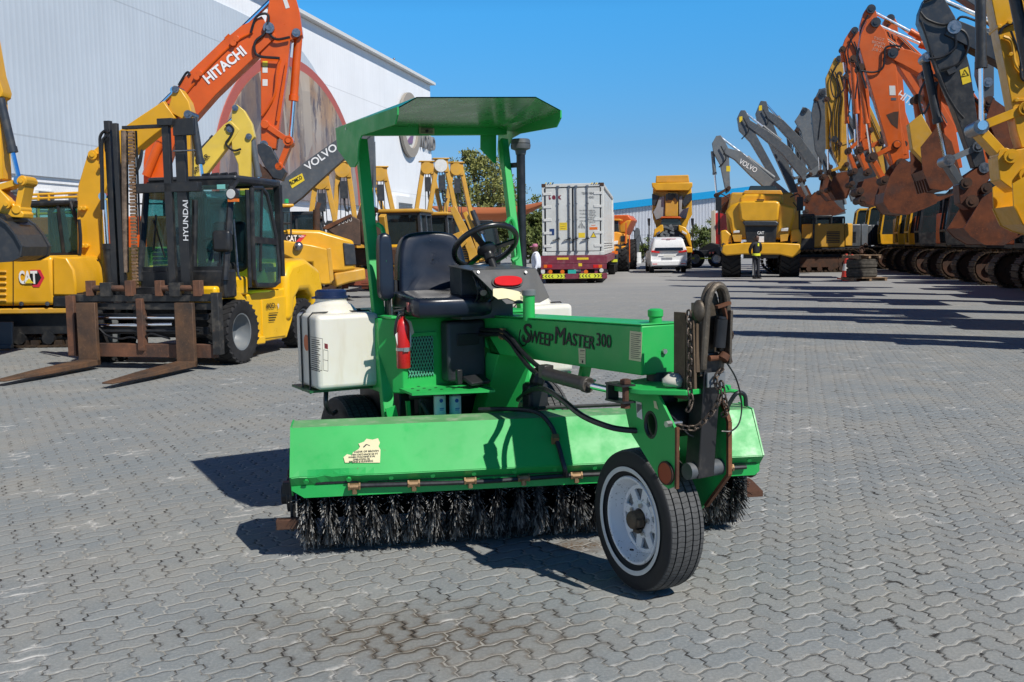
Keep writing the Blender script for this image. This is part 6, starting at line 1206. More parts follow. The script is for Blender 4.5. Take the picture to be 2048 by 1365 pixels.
for x, y, c_ in ((1783, 183, M['offwhite']), (1786, 200, M['grey'])): q = A.pts([(x-7, y-9), (x+5, y-9), (x+6, y+10), (x-6, y+10)] if c_ is M['offwhite'] else [(x-6, y-2), (x+4, y-2), (x+4, y+3), (x-6, y+3)]); mb = MB(); mb.xz(q, .006, .214); mb.build('decal', c_, sk, smooth=0)
for l in ([(1719, 145), (1745, 148), (1762, 140), (1766, 120), (1768, 100), (1785, 95), (1800, 98)], [(1716, 100), (1712, 125), (1722, 155), (1730, 180)]): A.hose(l, .03, .28)
q = A.pts([(1770, 232), (1785, 226), (1795, 225), (1793, 260), (1780, 250)]); mb = MB(); mb.xz(q, .004, .2125); mb.build('scorch_mark', M['rust_dark'], sk, smooth=0)
def orange(d, label, st, boom, rodp, cyl, lk, bk, top, txt=None, mat=om, ramm=None, seat=.42, cabm=None):
    r, f = rowx(d, label, mat, cabm=cabm); A = Arm(r, f); sk = A.plate('stick', A.pts(st), seat, mat); bm = A.plate('boom', A.rib(boom), .5, mat)
    if rodp: A.ram(rodp[1], rodp[0], .1, .45, ramm or mat, name='stick_ram')
    for c in cyl: A.ram(c[0], c[1], .09, c[2], c[3] if len(c) > 3 else (ramm or mat), name='bucket_ram')
    for a, b in lk: A.link(a, b, .14, .5, mat)
    for b in bk: A.bucket(*b)
    for t_ in top: A.pin(t_, .15, .6, ck)
    B_ = boom; k_ = len(B_)-1
    for o_, m_ in ((-.32, None), (-.2, mat)): A.hose([(q[0], q[1] + q[2]*o_) for q in B_[:-1]], .03, .28, m_)
    A.ram((B_[k_][0]-26, B_[k_][1]+10), (B_[k_//2][0], B_[k_//2][1]+B_[k_//2][2]*.2), .1, .55, mat, y=(.36,), name='boom_ram')
    for a, b in lk: A.pin(a, .12, .66, rd_); A.pin(b, .12, .66, rd_)
    for c in cyl: A.pin(c[0], .12, .5, rd_); A.hose([(c[0][0]+3, c[0][1]+4), (c[0][0]+9, c[0][1]+30), (c[0][0]+6, c[0][1]+60), (c[0][0]+4, c[0][1]+80)], .025, .22)
    for b in bk: q = b[0]; A.pin(q[0], .13, b[2]+.12, rd_); A.pin(q[-1], .12, b[2]+.12, rd_)
    if d > 50: return r, f, A, bm, sk
    n_ = len(st); cx = sum(q[0] for q in st)/n_; h_ = st[n_//2][1]
    for k_, dx in enumerate((-5, 1, 6)): A.hose([(cx+dx*1.4-8, st[0][1]+22+k_*6), (cx+dx+4, st[0][1]+60+k_*8), (cx+dx-3+k_*2, h_*.6+30), (cx+dx, h_-40+k_*9)], .028, .27, mat if k_ == 2 else None)
    A.hose([(st[1][0], st[0][1]+8), (st[1][0]-16, st[0][1]+45), (st[1][0]-6, st[0][1]+80), (boom[0][0]+12, boom[0][1]+8)], .03, .3)
    if txt: A.words(txt[0], txt[2], txt[1], txt[3], M['white'], .27, bm) if False else None
    return r, f, A, bm, sk
r, f, A, bm, sk = orange(33.6, 'tallest orange excavator with a round pivot at the top of the row', [(1727, 26), (1734, 16), (1745, 16), (1751, 27), (1757, 60), (1790, 200), (1813, 310), (1796, 312), (1762, 250), (1722, 95), (1719, 52)], [(1765, 85, 24), (1800, 115, 30), (1850, 190, 34), (1890, 260, 36), (1905, 340, 34)], ((1746, 24), (1880, 95)), [((1705, 120), (1718, 300), .6)], [((1718, 301), (1762, 285)), ((1718, 303), (1735, 345))], [([(1714, 385), (1722, 362), (1745, 357), (1758, 372), (1760, 400), (1748, 414), (1730, 411), (1718, 402)], (3, 7), 1.6, rr_)], [(1740, 22), (1768, 92)])
a, c = A.p((1790, 168)), A.p((1850, 208)); text('HITACHI', (a[0], .27, a[1]-.45), (c[0]-a[0], 0, c[1]-a[1]), (0, 0, 1), .36, M['white'], bm, bold=.012, width=math.hypot(c[0]-a[0], c[1]-a[1]))
orange(38.2, 'orange excavator with a blue-white label on its stick, third of the orange ones', [(1766, 44), (1774, 33), (1785, 34), (1793, 48), (1795, 75), (1803, 150), (1817, 318), (1801, 320), (1778, 180), (1764, 70)], [(1793, 80, 20), (1830, 120, 26), (1870, 180, 30), (1900, 270, 30)], ((1786, 42), (1870, 105)), [((1760, 130), (1770, 300), .6)], [((1770, 300), (1806, 290)), ((1770, 302), (1790, 340))], [([(1790, 335), (1815, 325), (1830, 350), (1828, 380), (1805, 395), (1785, 380), (1780, 350)], (3, 6), 1.5, ck)], [(1779, 40)])
orange(42.8, 'slim orange excavator at the left of the orange group', [(1703, 58), (1710, 56), (1717, 66), (1726, 110), (1738, 200), (1742, 300), (1726, 302), (1700, 180), (1684, 95), (1690, 78)], [(1720, 100, 18), (1750, 140, 22), (1790, 210, 26), (1820, 300, 26)], None, [((1691, 155), (1696, 302), .63), ((1684, 100), (1690, 150), .5)], [((1696, 302), (1740, 262)), ((1696, 304), (1712, 345))], [([(1705, 345), (1730, 330), (1740, 352), (1735, 378), (1712, 386), (1700, 370)], (3, 5), 1.5, ck)], [(1708, 64)])
A_ = orange(47.4, 'yellow excavator with a yellow and a black ram hanging, left of the orange ones', [(1668, 118), (1676, 115), (1684, 122), (1691, 140), (1692, 230), (1694, 342), (1680, 342), (1664, 300), (1653, 203), (1651, 157)], [(1690, 150, 16), (1720, 200, 22), (1760, 290, 26), (1780, 360, 24)], None, [((1653, 200), (1657, 345), .68, ye), ((1678, 150), (1681, 285), .62, ck)], [((1657, 345), (1692, 330)), ((1657, 346), (1672, 370)), ((1678, 290), (1712, 280))], [([(1664, 350), (1690, 345), (1700, 370), (1690, 398), (1668, 400), (1656, 380)], (2, 5), 1.5, rr_)], [(1677, 120), (1668, 280)], mat=M['yellow_worn'], cabm=ye)
orange(52, 'dark grey excavator with tangled hoses beside the yellow arm', [(1628, 200), (1638, 180), (1650, 177), (1657, 200), (1656, 270), (1644, 330), (1630, 300), (1622, 230)], [(1652, 195, 18), (1690, 240, 24), (1730, 320, 28), (1750, 380, 26)], ((1640, 182), (1700, 225)), [((1632, 200), (1640, 345), .6, rd_)], [((1640, 345), (1660, 335)), ((1640, 346), (1655, 365))], [([(1645, 355), (1672, 350), (1682, 375), (1675, 398), (1655, 402), (1640, 385)], (2, 5), 1.5, rr_)], [(1645, 188)], mat=gr_, cabm=ye)
r, f, A, bm, sk = orange(56.6, 'weathered grey excavator with an open rusty bucket low above the yellow dump truck', [(1599, 228), (1605, 215), (1617, 219), (1631, 236), (1650, 288), (1640, 355), (1620, 355), (1602, 265), (1589, 243)], [(1630, 240, 18), (1665, 290, 24), (1700, 350, 26), (1715, 400, 26)], ((1612, 220), (1670, 260)), [((1594, 262), (1600, 360), .7, ck), ((1577, 262), (1585, 358), .7, ck)], [((1600, 360), (1640, 345)), ((1600, 362), (1616, 395)), ((1585, 358), (1620, 350))], [([(1614, 400), (1632, 383), (1650, 386), (1672, 412), (1685, 424), (1660, 434), (1628, 438), (1611, 424)], (4, 7), 1.7, rr_, ((1668, 426), (1690, 420)))], [(1609, 222)], mat=gl_, cabm=ye)
orange(61.2, 'farthest yellow excavator at the end of the right row, partly hidden by the bucket', [(1588, 262), (1596, 250), (1606, 262), (1612, 300), (1610, 370), (1600, 372), (1590, 300)], [(1604, 268, 14), (1640, 310, 20), (1670, 380, 22), (1680, 430, 22)], None, [((1575, 270), (1588, 372), .6, ck)], [((1588, 372), (1608, 362))], [([(1590, 375), (1612, 372), (1622, 392), (1612, 412), (1596, 412), (1586, 395)], (2, 5), 1.4, rr_)], [(1597, 256)], mat=gr_, cabm=ye)
# three dark grey arms standing behind the dump truck
GV = 'dark grey excavators behind the yellow dump truck'
def vol(d, px, label, st, boom, rodp, cyl, lk, mat, txt=None):
    p = D(px, 500, d); f = Fr((p.x, d, 0), 172); r = crawler('excavator', label, 'excavator', f, M['yellow_worn'] if d < 50 else mat, GV, L0=-1.9, tl=4.0, th_=1.0, tw=.6, gauge=2.4, mesh=TM, simple=True); A = Arm(r, f)
    sk = A.plate('stick', A.pts(st), .42, mat); bm = A.plate('boom', A.rib(boom), .5, mat); A.hose([(boom[0][0]-8, boom[0][1]-8), (boom[0][0]+2, boom[0][1]+16), (boom[0][0]-12, boom[0][1]+34)], .03, .3); A.ram(rodp[1], rodp[0], .1, .5, mat, name='stick_ram')
    for c in cyl: A.ram(c[0], c[1], .09, .55, mat, name='bucket_ram')
    for a, b in lk: A.link(a, b, .13, .5, rd_)
    if txt: a, b = A.p(txt[1]), A.p(txt[2]); text(txt[0], (a[0], .262, a[1]), (b[0]-a[0], 0, b[1]-a[1]), (0, 0, 1), .34, M['white'], bm, bold=.02, width=math.hypot(b[0]-a[0], b[1]-a[1]))
    return A, sk, bm
A, sk, bm = vol(49, 1620, 'weathered grey excavator arm with white lettering, lowest of the three dark arms', [(1424, 287), (1432, 273), (1441, 272), (1450, 285), (1457, 300), (1460, 382), (1452, 388), (1440, 330), (1427, 307)], [(1449, 302, 12), (1475, 312, 20), (1510, 345, 23), (1545, 375, 23), (1575, 400, 24)], ((1440, 274), (1548, 356)), [((1425, 303), (1433, 388))], [((1457, 377), (1432, 391)), ((1432, 391), (1445, 410))], gl_, ('VOLVO', (1476, 327), (1510, 347)))
A.bucket([(1440, 398), (1458, 388), (1468, 410), (1458, 430), (1442, 425)], (2, 4), 1.3, rr_); q = A.pts([(1452, 333), (1460, 333), (1460, 344), (1452, 344)]); mb = MB(); mb.xz(q, .006, .214); mb.build('sticker', M['decal_yellow'], sk, smooth=0)
A, sk, bm = vol(52, 1655, 'charcoal excavator with bare stick leaning right, middle of the three dark arms', [(1474, 237), (1481, 222), (1490, 222), (1499, 240), (1510, 268), (1560, 360), (1548, 366), (1500, 285), (1478, 262)], [(1494, 246, 12), (1530, 270, 17), (1570, 302, 19), (1610, 350, 20)], ((1489, 225), (1562, 282)), [], [], gr_); q = A.pts([(1478, 235), (1484, 234), (1484, 245), (1478, 246)]); mb = MB(); mb.xz(q, .006, .214); mb.build('sticker', M['decal_yellow'], sk, smooth=0)
A, sk, bm = vol(55, 1680, 'charcoal excavator with the highest stick of the three dark arms', [(1511, 228), (1521, 203), (1532, 204), (1540, 235), (1577, 330), (1595, 385), (1582, 387), (1530, 272), (1515, 248)], [(1533, 229, 12), (1560, 248, 17), (1595, 285, 19), (1630, 335, 20)], ((1529, 205), (1580, 262)), [], [], gr_); q = A.pts([(1517, 213), (1523, 212), (1523, 222), (1517, 223)]); mb = MB(); mb.xz(q, .006, .214); mb.build('sticker', M['decal_yellow'], sk, smooth=0)

# two more of the row stand nearer than the picture's right edge; their arms throw the long stripes over the paving
blk = [o for o in bpy.data.objects if o.get('label', '').startswith('black excavator with')][0]
for d_, l_ in ((15.5, 'black excavator standing right of the picture, farther of two casting stripes'), (11.6, 'black excavator standing right of the picture, nearer of two casting stripes')):
    c = copy_tree(blk); c.location = blk.location + V((.194*(d_-22), d_-22, 0)); c['label'] = l_

# two more of the row fill the gap between the orange and the black machines
orange(25.6, 'orange excavator squeezed between the black one and the front orange one', [(1838, 150), (1850, 140), (1862, 150), (1880, 230), (1895, 330), (1878, 332), (1858, 260)], [(1858, 160, 26), (1900, 190, 34), (1960, 230, 42), (2020, 300, 46), (2040, 400, 40)], ((1852, 150), (1945, 190)), [((1832, 200), (1850, 330), .6)], [((1850, 330), (1888, 315))], [], [(1850, 152)])
orange(45, 'dark excavator with a black coupler hanging between the yellow and the orange arms', [(1712, 150), (1720, 142), (1730, 150), (1738, 220), (1742, 320), (1728, 322), (1716, 240)], [(1726, 156, 14), (1752, 190, 20), (1785, 260, 24), (1800, 340, 24)], None, [((1706, 170), (1712, 318), .6)], [((1712, 318), (1738, 306))], [([(1722, 330), (1742, 326), (1748, 352), (1736, 372), (1718, 366)], (2, 4), 1.4, ck)], [(1720, 148)], mat=gr_, cabm=ye)
# ================================================ MIDDLE DISTANCE
def B(fr, y): return lambda px, py: fr.ay(px, py, y)
def face(fr, name, x0, y0, x1, y1, y, th, mat, parent, bev=0.0):     # pixel rectangle on the plane local y, th metres deep (towards +y)
    ym = (y0+y1)/2; a, b = fr.ay(x0, ym, y), fr.ay(x1, ym, y); a.z, b.z = fr.ay(x0, y1, y).z, fr.ay(x1, y0, y).z; mb = MB(); mb.bb((a.x, y, min(a.z, b.z)), (b.x, y+th, max(a.z, b.z))); return mb.build(name, mat, parent, bev=bev)
def poly(fr, name, pts, y, th, mat, parent, bev=0.0):
    q = [fr.ay(*p, y) for p in pts]; mb = MB(); mb.prism([(p.x, p.z) for p in q], (0, y, 0), (1, 0, 0), (0, 0, 1), th, -th/2); return mb.build(name, mat, parent, bev=bev)
def wheel(parent, c, Rr, W, axis, mat, rim, name='wheel', ri=.5, lug=0):
    w = sub(name, parent, c); ax_ = V(axis); h = W/2; mb = MB(); mb.lathe([(Rr*ri, -h*.8), (Rr*ri*1.15, -h), (Rr*.93, -h), (Rr, -h*.75), (Rr, h*.75), (Rr*.93, h), (Rr*ri*1.15, h), (Rr*ri, h*.8)], (0, 0, 0), ax_, 36); mb.build('tyre', mat, w)
    if lug:
        mb = MB()
        for i in range(lug):
            for sg in (-1, 1): a = 2*math.pi*(i+(.5 if sg > 0 else 0))/lug; Mx = (Matrix.Rotation(math.pi/2, 4, 'Z') if abs(ax_.y) > .5 else Matrix()) @ Matrix.Rotation(a, 4, 'X') @ Matrix.Translation((sg*W*.25, 0, Rr)) @ Matrix.Rotation(sg*.6, 4, 'Z'); mb.boxm(Mx, (W*.55, 2*math.pi*Rr/lug*.4, Rr*.09))
        mb.build('tread_lugs', mat, w, smooth=0)
    mb = MB(); mb.lathe([(Rr*ri*1.01, -h*.75), (Rr*ri*.85, -h*.6), (Rr*ri*.8, -h*.2), (Rr*ri*.35, -h*.15), (Rr*ri*.3, -h*.5), (0, -h*.5)], (0, 0, 0), ax_, 24); mb.lathe([(Rr*ri*1.01, h*.75), (Rr*ri*.85, h*.6), (Rr*ri*.8, h*.2), (Rr*ri*.35, h*.15), (Rr*ri*.3, h*.5), (0, h*.5)], (0, 0, 0), ax_, 24); mb.build('rim', rim, w); return w
# ---------------- container on its trailer
cp0 = D(1086, 530, 38.9); tf = Fr((cp0.x, 38.9, 0), -7.6)
TL = tfr('container_trailer', 'maroon semi-trailer with yellow chevron bumper under the white container', 'trailer', tf)
CT = tfr('shipping_container', 'pale refrigerated container with maroon lettering standing on the maroon trailer', 'container', tf)
cg = paint('container_white', (.64, .65, .62), .45, .2, dusty=.12); ci = M['ink']; mr = paint('maroon', (.20, .028, .05), .45, .6, under=(.30, .16, .12), dusty=.35, dust=(.35, .24, .24))
q0, q1 = tf.ay(1085, 512, 0), tf.ay(1207, 366, 0); X0, X1, Z0, Z1 = q0.x, q1.x, q0.z, q1.z; CL = 12.0
mb = MB(); mb.bb((X0+.06, .06, Z0), (X1-.06, CL, Z1-.05)); mb.build('box', cg, CT, smooth=0)
mb = MB()
for x_ in (X0, X1-.13): mb.bb((x_, 0, Z0), (x_+.13, .14, Z1))
mb.bb((X0, 0, Z1-.13), (X1, .15, Z1)); mb.bb((X0, 0, Z0), (X1, .15, Z0+.14)); mb.bb((X1-.12, .1, Z1-.12), (X1, CL, Z1)); mb.bb((X1-.10, .1, Z0), (X1, CL, Z0+.18)); mb.bb((X1-.13, CL-.14, Z0), (X1, CL, Z1))
for k in range(3): mb.bb((X1-.06, .2, Z0+.25+.1*k), (X1-.03, CL-.1, Z0+.29+.1*k))
mb.build('frame', cg, CT, bev=.01)
for sx in (0, 1):
    for zz in (Z0, Z1-.12): mb = MB(); mb.bb((X0-.01 if not sx else X1-.15, -.015, zz), (X0+.15 if not sx else X1+.012, .16, zz+.13)); mb.build('corner_casting', M['rust_dark'] if zz > Z0 else cg, CT, bev=.01)
xm = (X0+X1)/2
for sx, (xa, xb) in enumerate(((X0+.15, xm-.035), (xm+.035, X1-.15))):
    mb = MB(); mb.bb((xa, -.012, Z0+.17), (xb, .05, Z1-.16)); dr_ = mb.build('door', cg, CT, bev=.006)
    for k in range(2):
        xr = xa + (xb-xa)*(.45 if (k == 0) == (sx == 0) else .92 if sx == 0 else .08); xr = xa + (xb-xa)*((.47, .90) if sx == 0 else (.10, .53))[k]
        mb = MB(); mb.cyl((xr, -.05, Z0+.12), (xr, -.05, Z1-.1), .022, 8); mb.bb((xr-.05, -.05, Z1-.17), (xr+.05, -.01, Z1-.08)); mb.bb((xr-.05, -.05, Z0+.1), (xr+.05, -.01, Z0+.18))
        for zz in (.25, .5, .72): mb.bb((xr-.045, -.06, Z0+(Z1-Z0)*zz-.02), (xr+.045, -.01, Z0+(Z1-Z0)*zz+.02))
        rod_ = mb.build('lock_rod', M['steel'] if True else cg, dr_); mb = MB(); zz = Z0+.62; mb.bar((xr-.22, -.07, zz-.04), (xr+.06, -.06, zz+.03), .05, .03); mb.bar((xr-.05, -.075, zz+.06), (xr+.08, -.065, zz), .04, .03); mb.build('lock_handle', M['plastic'], rod_)
    for k in range(5):
        zz = Z0+.32+(Z1-Z0-.75)*k/4; xh = xa if sx == 0 else xb; mb = MB(); mb.bb((xh-(.1 if sx == 0 else .22), -.03, zz), (xh+(.22 if sx == 0 else .1), -.008, zz+.1)); mb.build('hinge', M['offwhite'], dr_, bev=.004)
    mb = MB(); xs2 = xa-.03 if sx == 0 else xb+.03; mb.bb((xs2-.02, -.016, Z0+.17), (xs2+.02, .0, Z1-.16)); mb.bb((xa, -.016, Z1-.165), (xb, 0, Z1-.14)); mb.build('door_seal', ci, dr_, smooth=0)
mb = MB(); mb.bb((xm-.03, -.006, Z0+.17), (xm+.03, .0, Z1-.16)); mb.build('door_gap', ci, CT, smooth=0)
cd = sub('markings', CT)
def cface(name, x0, y0, x1, y1, mat): a, b = tf.ay(x0, y1, -.014), tf.ay(x1, y0, -.014); mb = MB(); mb.bb((a.x, -.0165, a.z), (b.x, -.0135, b.z)); return mb.build(name, mat, cd, smooth=0)
def ctext(s_, x0, yb, x1, h, mat, bold=.0):
    a, b = tf.ay(x0, yb, -.017), tf.ay(x1, yb, -.017); c = tf.ay(x0, yb-h, -.017); text(s_, (a.x, -.017, a.z), (1, 0, 0), (0, 0, 1), (c.z-a.z)/.72, mat, cd, bold=bold, width=b.x-a.x)
mk = flat('marking_maroon', (.20, .012, .03), .5); mg = flat('marking_grey', (.12, .12, .12), .6)
ctext('t', 1097, 399, 1102, 16.5, mk, .03); ctext('e', 1104, 399, 1111, 12, mk, .03); ctext('x', 1114, 399, 1124, 12, mk, .03)
ctext('TEMU 984108 2', 1163, 390, 1199, 5.2, mg); ctext('45R1', 1177, 397.5, 1188, 4.8, mg)
for i, (l_, r_) in enumerate((('MAX GROSS', '34000 KG'), ('TARE', '4580 KG'), ('PAYLOAD', '29420 KG'), ('CUBE CAP', '67.8 CU M'))): ctext(l_, 1159, 422.5+i*7, 1172, 2.4, mg); ctext(r_, 1177, 422.5+i*7, 1190, 2.4, mg); ctext(('74960 LB', '10100 LB', '64860 LB', '2390 CU FT')[i], 1178, 425.8+i*7, 1191, 2.4, mg)
cface('yellow_label', 1119, 445.5, 1134, 461, M['decal_yellow']); cface('yellow_label', 1157, 466, 1170, 476, M['decal_yellow']); cface('blue_label', 1099, 458, 1108.5, 471, flat('label_blue', (.02, .05, .16), .4)); cface('orange_label', 1179, 454.5, 1195, 460, M['amber']); cface('label_frame', 1183, 450.3, 1191, 451.6, M['amber'])
for k in range(3): cface('label_line', 1121, 448+k*4.6, 1131, 449+k*4.6, mg)
q = [tf.ay(*p, -.016) for p in ((1180.5, 475.5), (1187, 464.5), (1193, 475.5))]; mb = MB(); mb.prism([(p.x, p.z) for p in q], (0, -.016, 0), (1, 0, 0), (0, 0, 1), .004); tr_ = mb.build('warning_triangle', ci, cd, smooth=0); q = [tf.ay(*p, -.0185) for p in ((1182, 474.7), (1187, 466.2), (1191.6, 474.7))]; mb = MB(); mb.prism([(p.x, p.z) for p in q], (0, -.0185, 0), (1, 0, 0), (0, 0, 1), .002); mb.build('triangle_fill', M['decal_yellow'], tr_, smooth=0)
for k in range(5):
    a = tf.ay(1156+k*3.4, 457, -.017); h = (.10, .18, .24, .18, .10)[k]; mb = MB(); mb.bar((a.x, -.017, a.z), (a.x+(k-2)*.02*-1, -.017, a.z+h), .022, .004, (0, 1, 0)); mb.build('fan_mark', mg, cd, smooth=0)
for x0 in (1090, 1182):
    for k in range(4): q = [tf.ay(*p, -.02) for p in ((x0+k*4.6, 368.4), (x0+2.4+k*4.6, 368.4), (x0+4+k*4.6, 365.4), (x0+1.6+k*4.6, 365.4))]; mb = MB(); mb.prism([(p.x, p.z) for p in q], (0, -.018, 0), (1, 0, 0), (0, 0, 1), .006); mb.build('hazard_stripe', M['decal_yellow'] if k % 2 == 0 else ci, cd, smooth=0)
# trailer
TX0, TX1 = X0-.12, X1+.12
mb = MB(); mb.bb((TX0, -.05, Z0-.32), (TX1, .2, Z0-.01)); mb.bb((TX1-.12, .2, Z0-.30), (TX1, CL+.6, Z0-.02)); mb.bb((TX0, .2, Z0-.30), (TX0+.12, CL+.6, Z0-.02)); mb.bb((xm-.5, .2, Z0-.55), (xm-.35, CL+.5, Z0-.05)); mb.bb((xm+.35, .2, Z0-.55), (xm+.5, CL+.5, Z0-.05))
for k in range(6): mb.bb((TX0+.1, .8+k*1.9, Z0-.25), (TX1-.1, .95+k*1.9, Z0-.08))
mb.build('chassis', mr, TL, bev=.01)
zb_ = tf.ay(1100, 556, 0).z
mb = MB(); mb.bb((TX0, -.06, zb_-.05), (TX1, .04, zb_+.16)); bp_ = mb.build('bumper', mr, TL, bev=.008); mb = MB(); mb.bb((TX0+.02, -.04, zb_+.32), (TX1-.02, .06, zb_+.55)); mb.build('lamp_beam', mr, TL, bev=.01)
for x_ in (TX0+.35, TX0+.85, TX1-.95, TX1-.42): mb = MB(); mb.bar((x_, .05, zb_+.1), (x_, .1, Z0-.2), .12, .1); mb.build('bracket', mr, TL)
for x0, x1 in ((1085, 1130), (1159, 1204)):
    a, b = tf.ay(x0, 559, -.065), tf.ay(x1, 550, -.065); mb = MB(); mb.bb((a.x, -.07, zb_-.03), (b.x, -.061, zb_+.15)); ch = mb.build('reflector_strip', M['lime'], bp_, smooth=0); n = 7
    for k in range(n):
        cx = a.x + (b.x-a.x)*(k+.5)/n; sg = -1 if k < n/2 else 1; mb = MB(); mb.prism([(cx, zb_+.0), (cx+sg*.06, zb_+.06), (cx, zb_+.12), (cx+sg*.04, zb_+.12), (cx+sg*.10, zb_+.06), (cx+sg*.04, zb_)], (0, -.072, 0), (1, 0, 0), (0, 0, 1), .003); mb.build('chevron', ci, ch, smooth=0)
for x0, x1 in ((1114, 1137), (1154, 1177)): face(tf, 'yellow_plate', x0, 515.5, x1, 520, -.057, .006, M['decal_yellow'], TL)
face(tf, 'yellow_plate', 1157, 527, 1164, 533, -.05, .01, M['decal_yellow'], TL); face(tf, 'number_plate', 1136, 540, 1152, 548, -.06, .015, flat('plate_teal', (.03, .42, .36), .4), TL); face(tf, 'box_plate', 1138, 531, 1160, 538, -.03, .05, mr, TL)
for x0, x1, m_ in ((1087, 1094, M['amber']), (1094, 1104, M['redlens']), (1186, 1197, M['redlens']), (1197, 1204, M['amber'])): face(tf, 'tail_lamp', x0, 530, x1, 536.5, -.055, .05, m_, TL, .01)
for px, py, m_ in ((1101, 544, M['amber']), (1125, 544, M['amber']), (1172, 544, M['amber']), (1086, 544, M['offwhite']), (1203, 541, M['offwhite'])): a = tf.ay(px, py, -.05); mb = MB(); mb.cyl((a.x, -.05, a.z), (a.x, -.07, a.z), .08, 14); mb.build('side_lamp', m_, TL)
for k, yy in enumerate((.75, 2.1, 3.45)):
    for sx in (-1, 1):
        for o_ in (0, .34): wheel(TL, (xm + sx*(.98-o_), yy, .50), .50, .30, (1, 0, 0), M['rubber'], M['grey_light'], ri=.52) if not (o_ and k) else None
# tractor unit's mudguard and rear lamp peeping out beyond the trailer side
tu = Fr(tf.w((0, 10.5, 0)), -7.6); TU = tfr('truck_tractor', 'tractor unit of the container lorry, its mudguard and lamp showing on the right', 'truck', tu)
mb = MB(); mb.bb((X0+.2, 0, .65), (X1-.2, 4.4, .95)); mb.build('chassis', M['charcoal'], TU); mb = MB(); mb.bb((X0+.05, 2.2, .95), (X1-.05, 4.6, 3.2)); mb.build('cab', M['white'], TU, bev=.1)
for sx in (X0+.25, X1+.15):
    for yy in (.2, 3.6): wheel(TU, (sx-.2, yy, .5), .5, .34, (1, 0, 0), M['rubber'], M['grey_light'], ri=.5)
    mb = MB(); mb.yz([(-.55, .5), (-.5, .85), (-.25, 1.08), (.65, 1.08), (.8, .85), (.8, .75), (.6, .98), (-.2, .98), (-.42, .8), (-.48, .5)], .45, sx-.1); mg_ = mb.build('mudguard', M['charcoal'], TU); mb = MB(); mb.bb((sx-.25, -.6, 1.0), (sx+.12, -.52, 1.15)); mb.build('tail_lamp', M['amber'], mg_); mb = MB(); mb.bb((sx-.2, -.6, .62), (sx+.1, -.56, .75)); mb.build('reflector', M['lime'], mg_)

# ---------------- articulated dump trucks
def adt_wheels(T, xs_, ys_, Rr, W, lug=22):
    for x_ in xs_:
        for y_ in ys_: wheel(T, (x_, y_, Rr), Rr, W, (1, 0, 0), M['rubber'], M['yellow_worn'], ri=.45, lug=lug)
# the near one, seen head-on
ag = G(1523, 556); af = Fr((ag.x, ag.y+.3, 0), -13)
AD = tfr('dump_truck', 'big yellow articulated dump truck facing the camera with a black grille', 'dump truck', af); yA = M['yellow']
ap = lambda px, py, y=0.0: af.ay(px, py, y)
def apl(name, pts, y, th, mat, parent=AD, bev=.03): return poly(af, name, pts, y, th, mat, parent, bev)
hood = apl('hood', [(1463, 410), (1476, 405), (1490, 403), (1545, 403), (1560, 407), (1592, 415), (1590, 432), (1580, 472), (1568, 480), (1478, 480), (1463, 468), (1458, 440), (1449, 425)], .15, 1.6, yA, bev=.1)
apl('hood_top', [(1478, 397), (1490, 388), (1563, 388), (1568, 396), (1563, 420), (1480, 420)], .5, 1.6, yA, bev=.1); apl('nose', [(1477, 405), (1487, 402), (1552, 402), (1560, 405), (1556, 442), (1548, 445), (1489, 445), (1481, 440)], -.05, .4, yA, bev=.08)
apl('grille', [(1489, 448), (1555, 448), (1551, 487), (1493, 487)], -.02, .25, M['black'], bev=.03); apl('grille_lip', [(1484, 444), (1491, 442), (1552, 442), (1558, 446), (1555, 453), (1490, 453)], -.16, .25, M['charcoal'], bev=.05); apl('badge_slot', [(1513, 399), (1529, 399), (1528, 402), (1514, 402)], -.07, .03, M['ink'], bev=0)
a, b, c = ap(1514.5, 469, -.03), ap(1528, 469, -.03), ap(1514, 463.2, -.03); text('CAT', (a.x, -.03, a.z), (1, 0, 0), (0, 0, 1), (c.z-a.z)/.72, M['white'], AD, bold=.03, width=b.x-a.x)
face(af, 'notice', 1517, 473, 1528, 485, -.05, .01, M['white'], AD)
for q in ([(1467, 462), (1480, 461), (1479, 466), (1466, 467)], [(1563, 457), (1577, 456), (1576, 463), (1561, 463)]): apl('headlight', q, -.02, .2, M['offwhite'], bev=.02)
for q in ([(1464, 470), (1484, 470), (1483, 484), (1468, 484)], [(1560, 470), (1577, 468), (1575, 482), (1561, 484)]): apl('air_intake', q, -.01, .18, M['yellow_worn'], bev=.01)
apl('bumper', [(1446, 490), (1488, 486), (1556, 486), (1600, 488), (1602, 505), (1585, 516), (1560, 510), (1490, 509), (1452, 512), (1442, 505)], -.25, .55, yA, bev=.05); apl('fender', [(1441, 462), (1452, 460), (1463, 470), (1465, 490), (1442, 495)], .1, 1.3, yA, bev=.05); apl('fender', [(1582, 460), (1598, 458), (1603, 470), (1602, 494), (1580, 490)], .1, 1.3, yA, bev=.05)
x0, x1 = ap(1462, 555).x, ap(1580, 555).x; adt_wheels(AD, (x0, x1), (.9, 5.2, 7.1), .93, .78)
apl('cab', [(1494, 388), (1500, 372), (1552, 372), (1560, 388)], 2.3, 1.6, M['glass_dark'], bev=.04); apl('cab_roof', [(1484, 388), (1490, 381), (1562, 381), (1566, 389)], 1.6, 1.4, M['yellow_worn'], bev=.03)
apl('dump_body', [(1452, 430), (1462, 385), (1586, 385), (1600, 430), (1596, 470), (1455, 470)], 4.3, 4.5, M['yellow_worn'], bev=.1); mb = MB(); mb.bb((x0+.5, .2, .8), (x1-.5, 7.5, 1.5)); mb.build('chassis', M['charcoal'], AD)
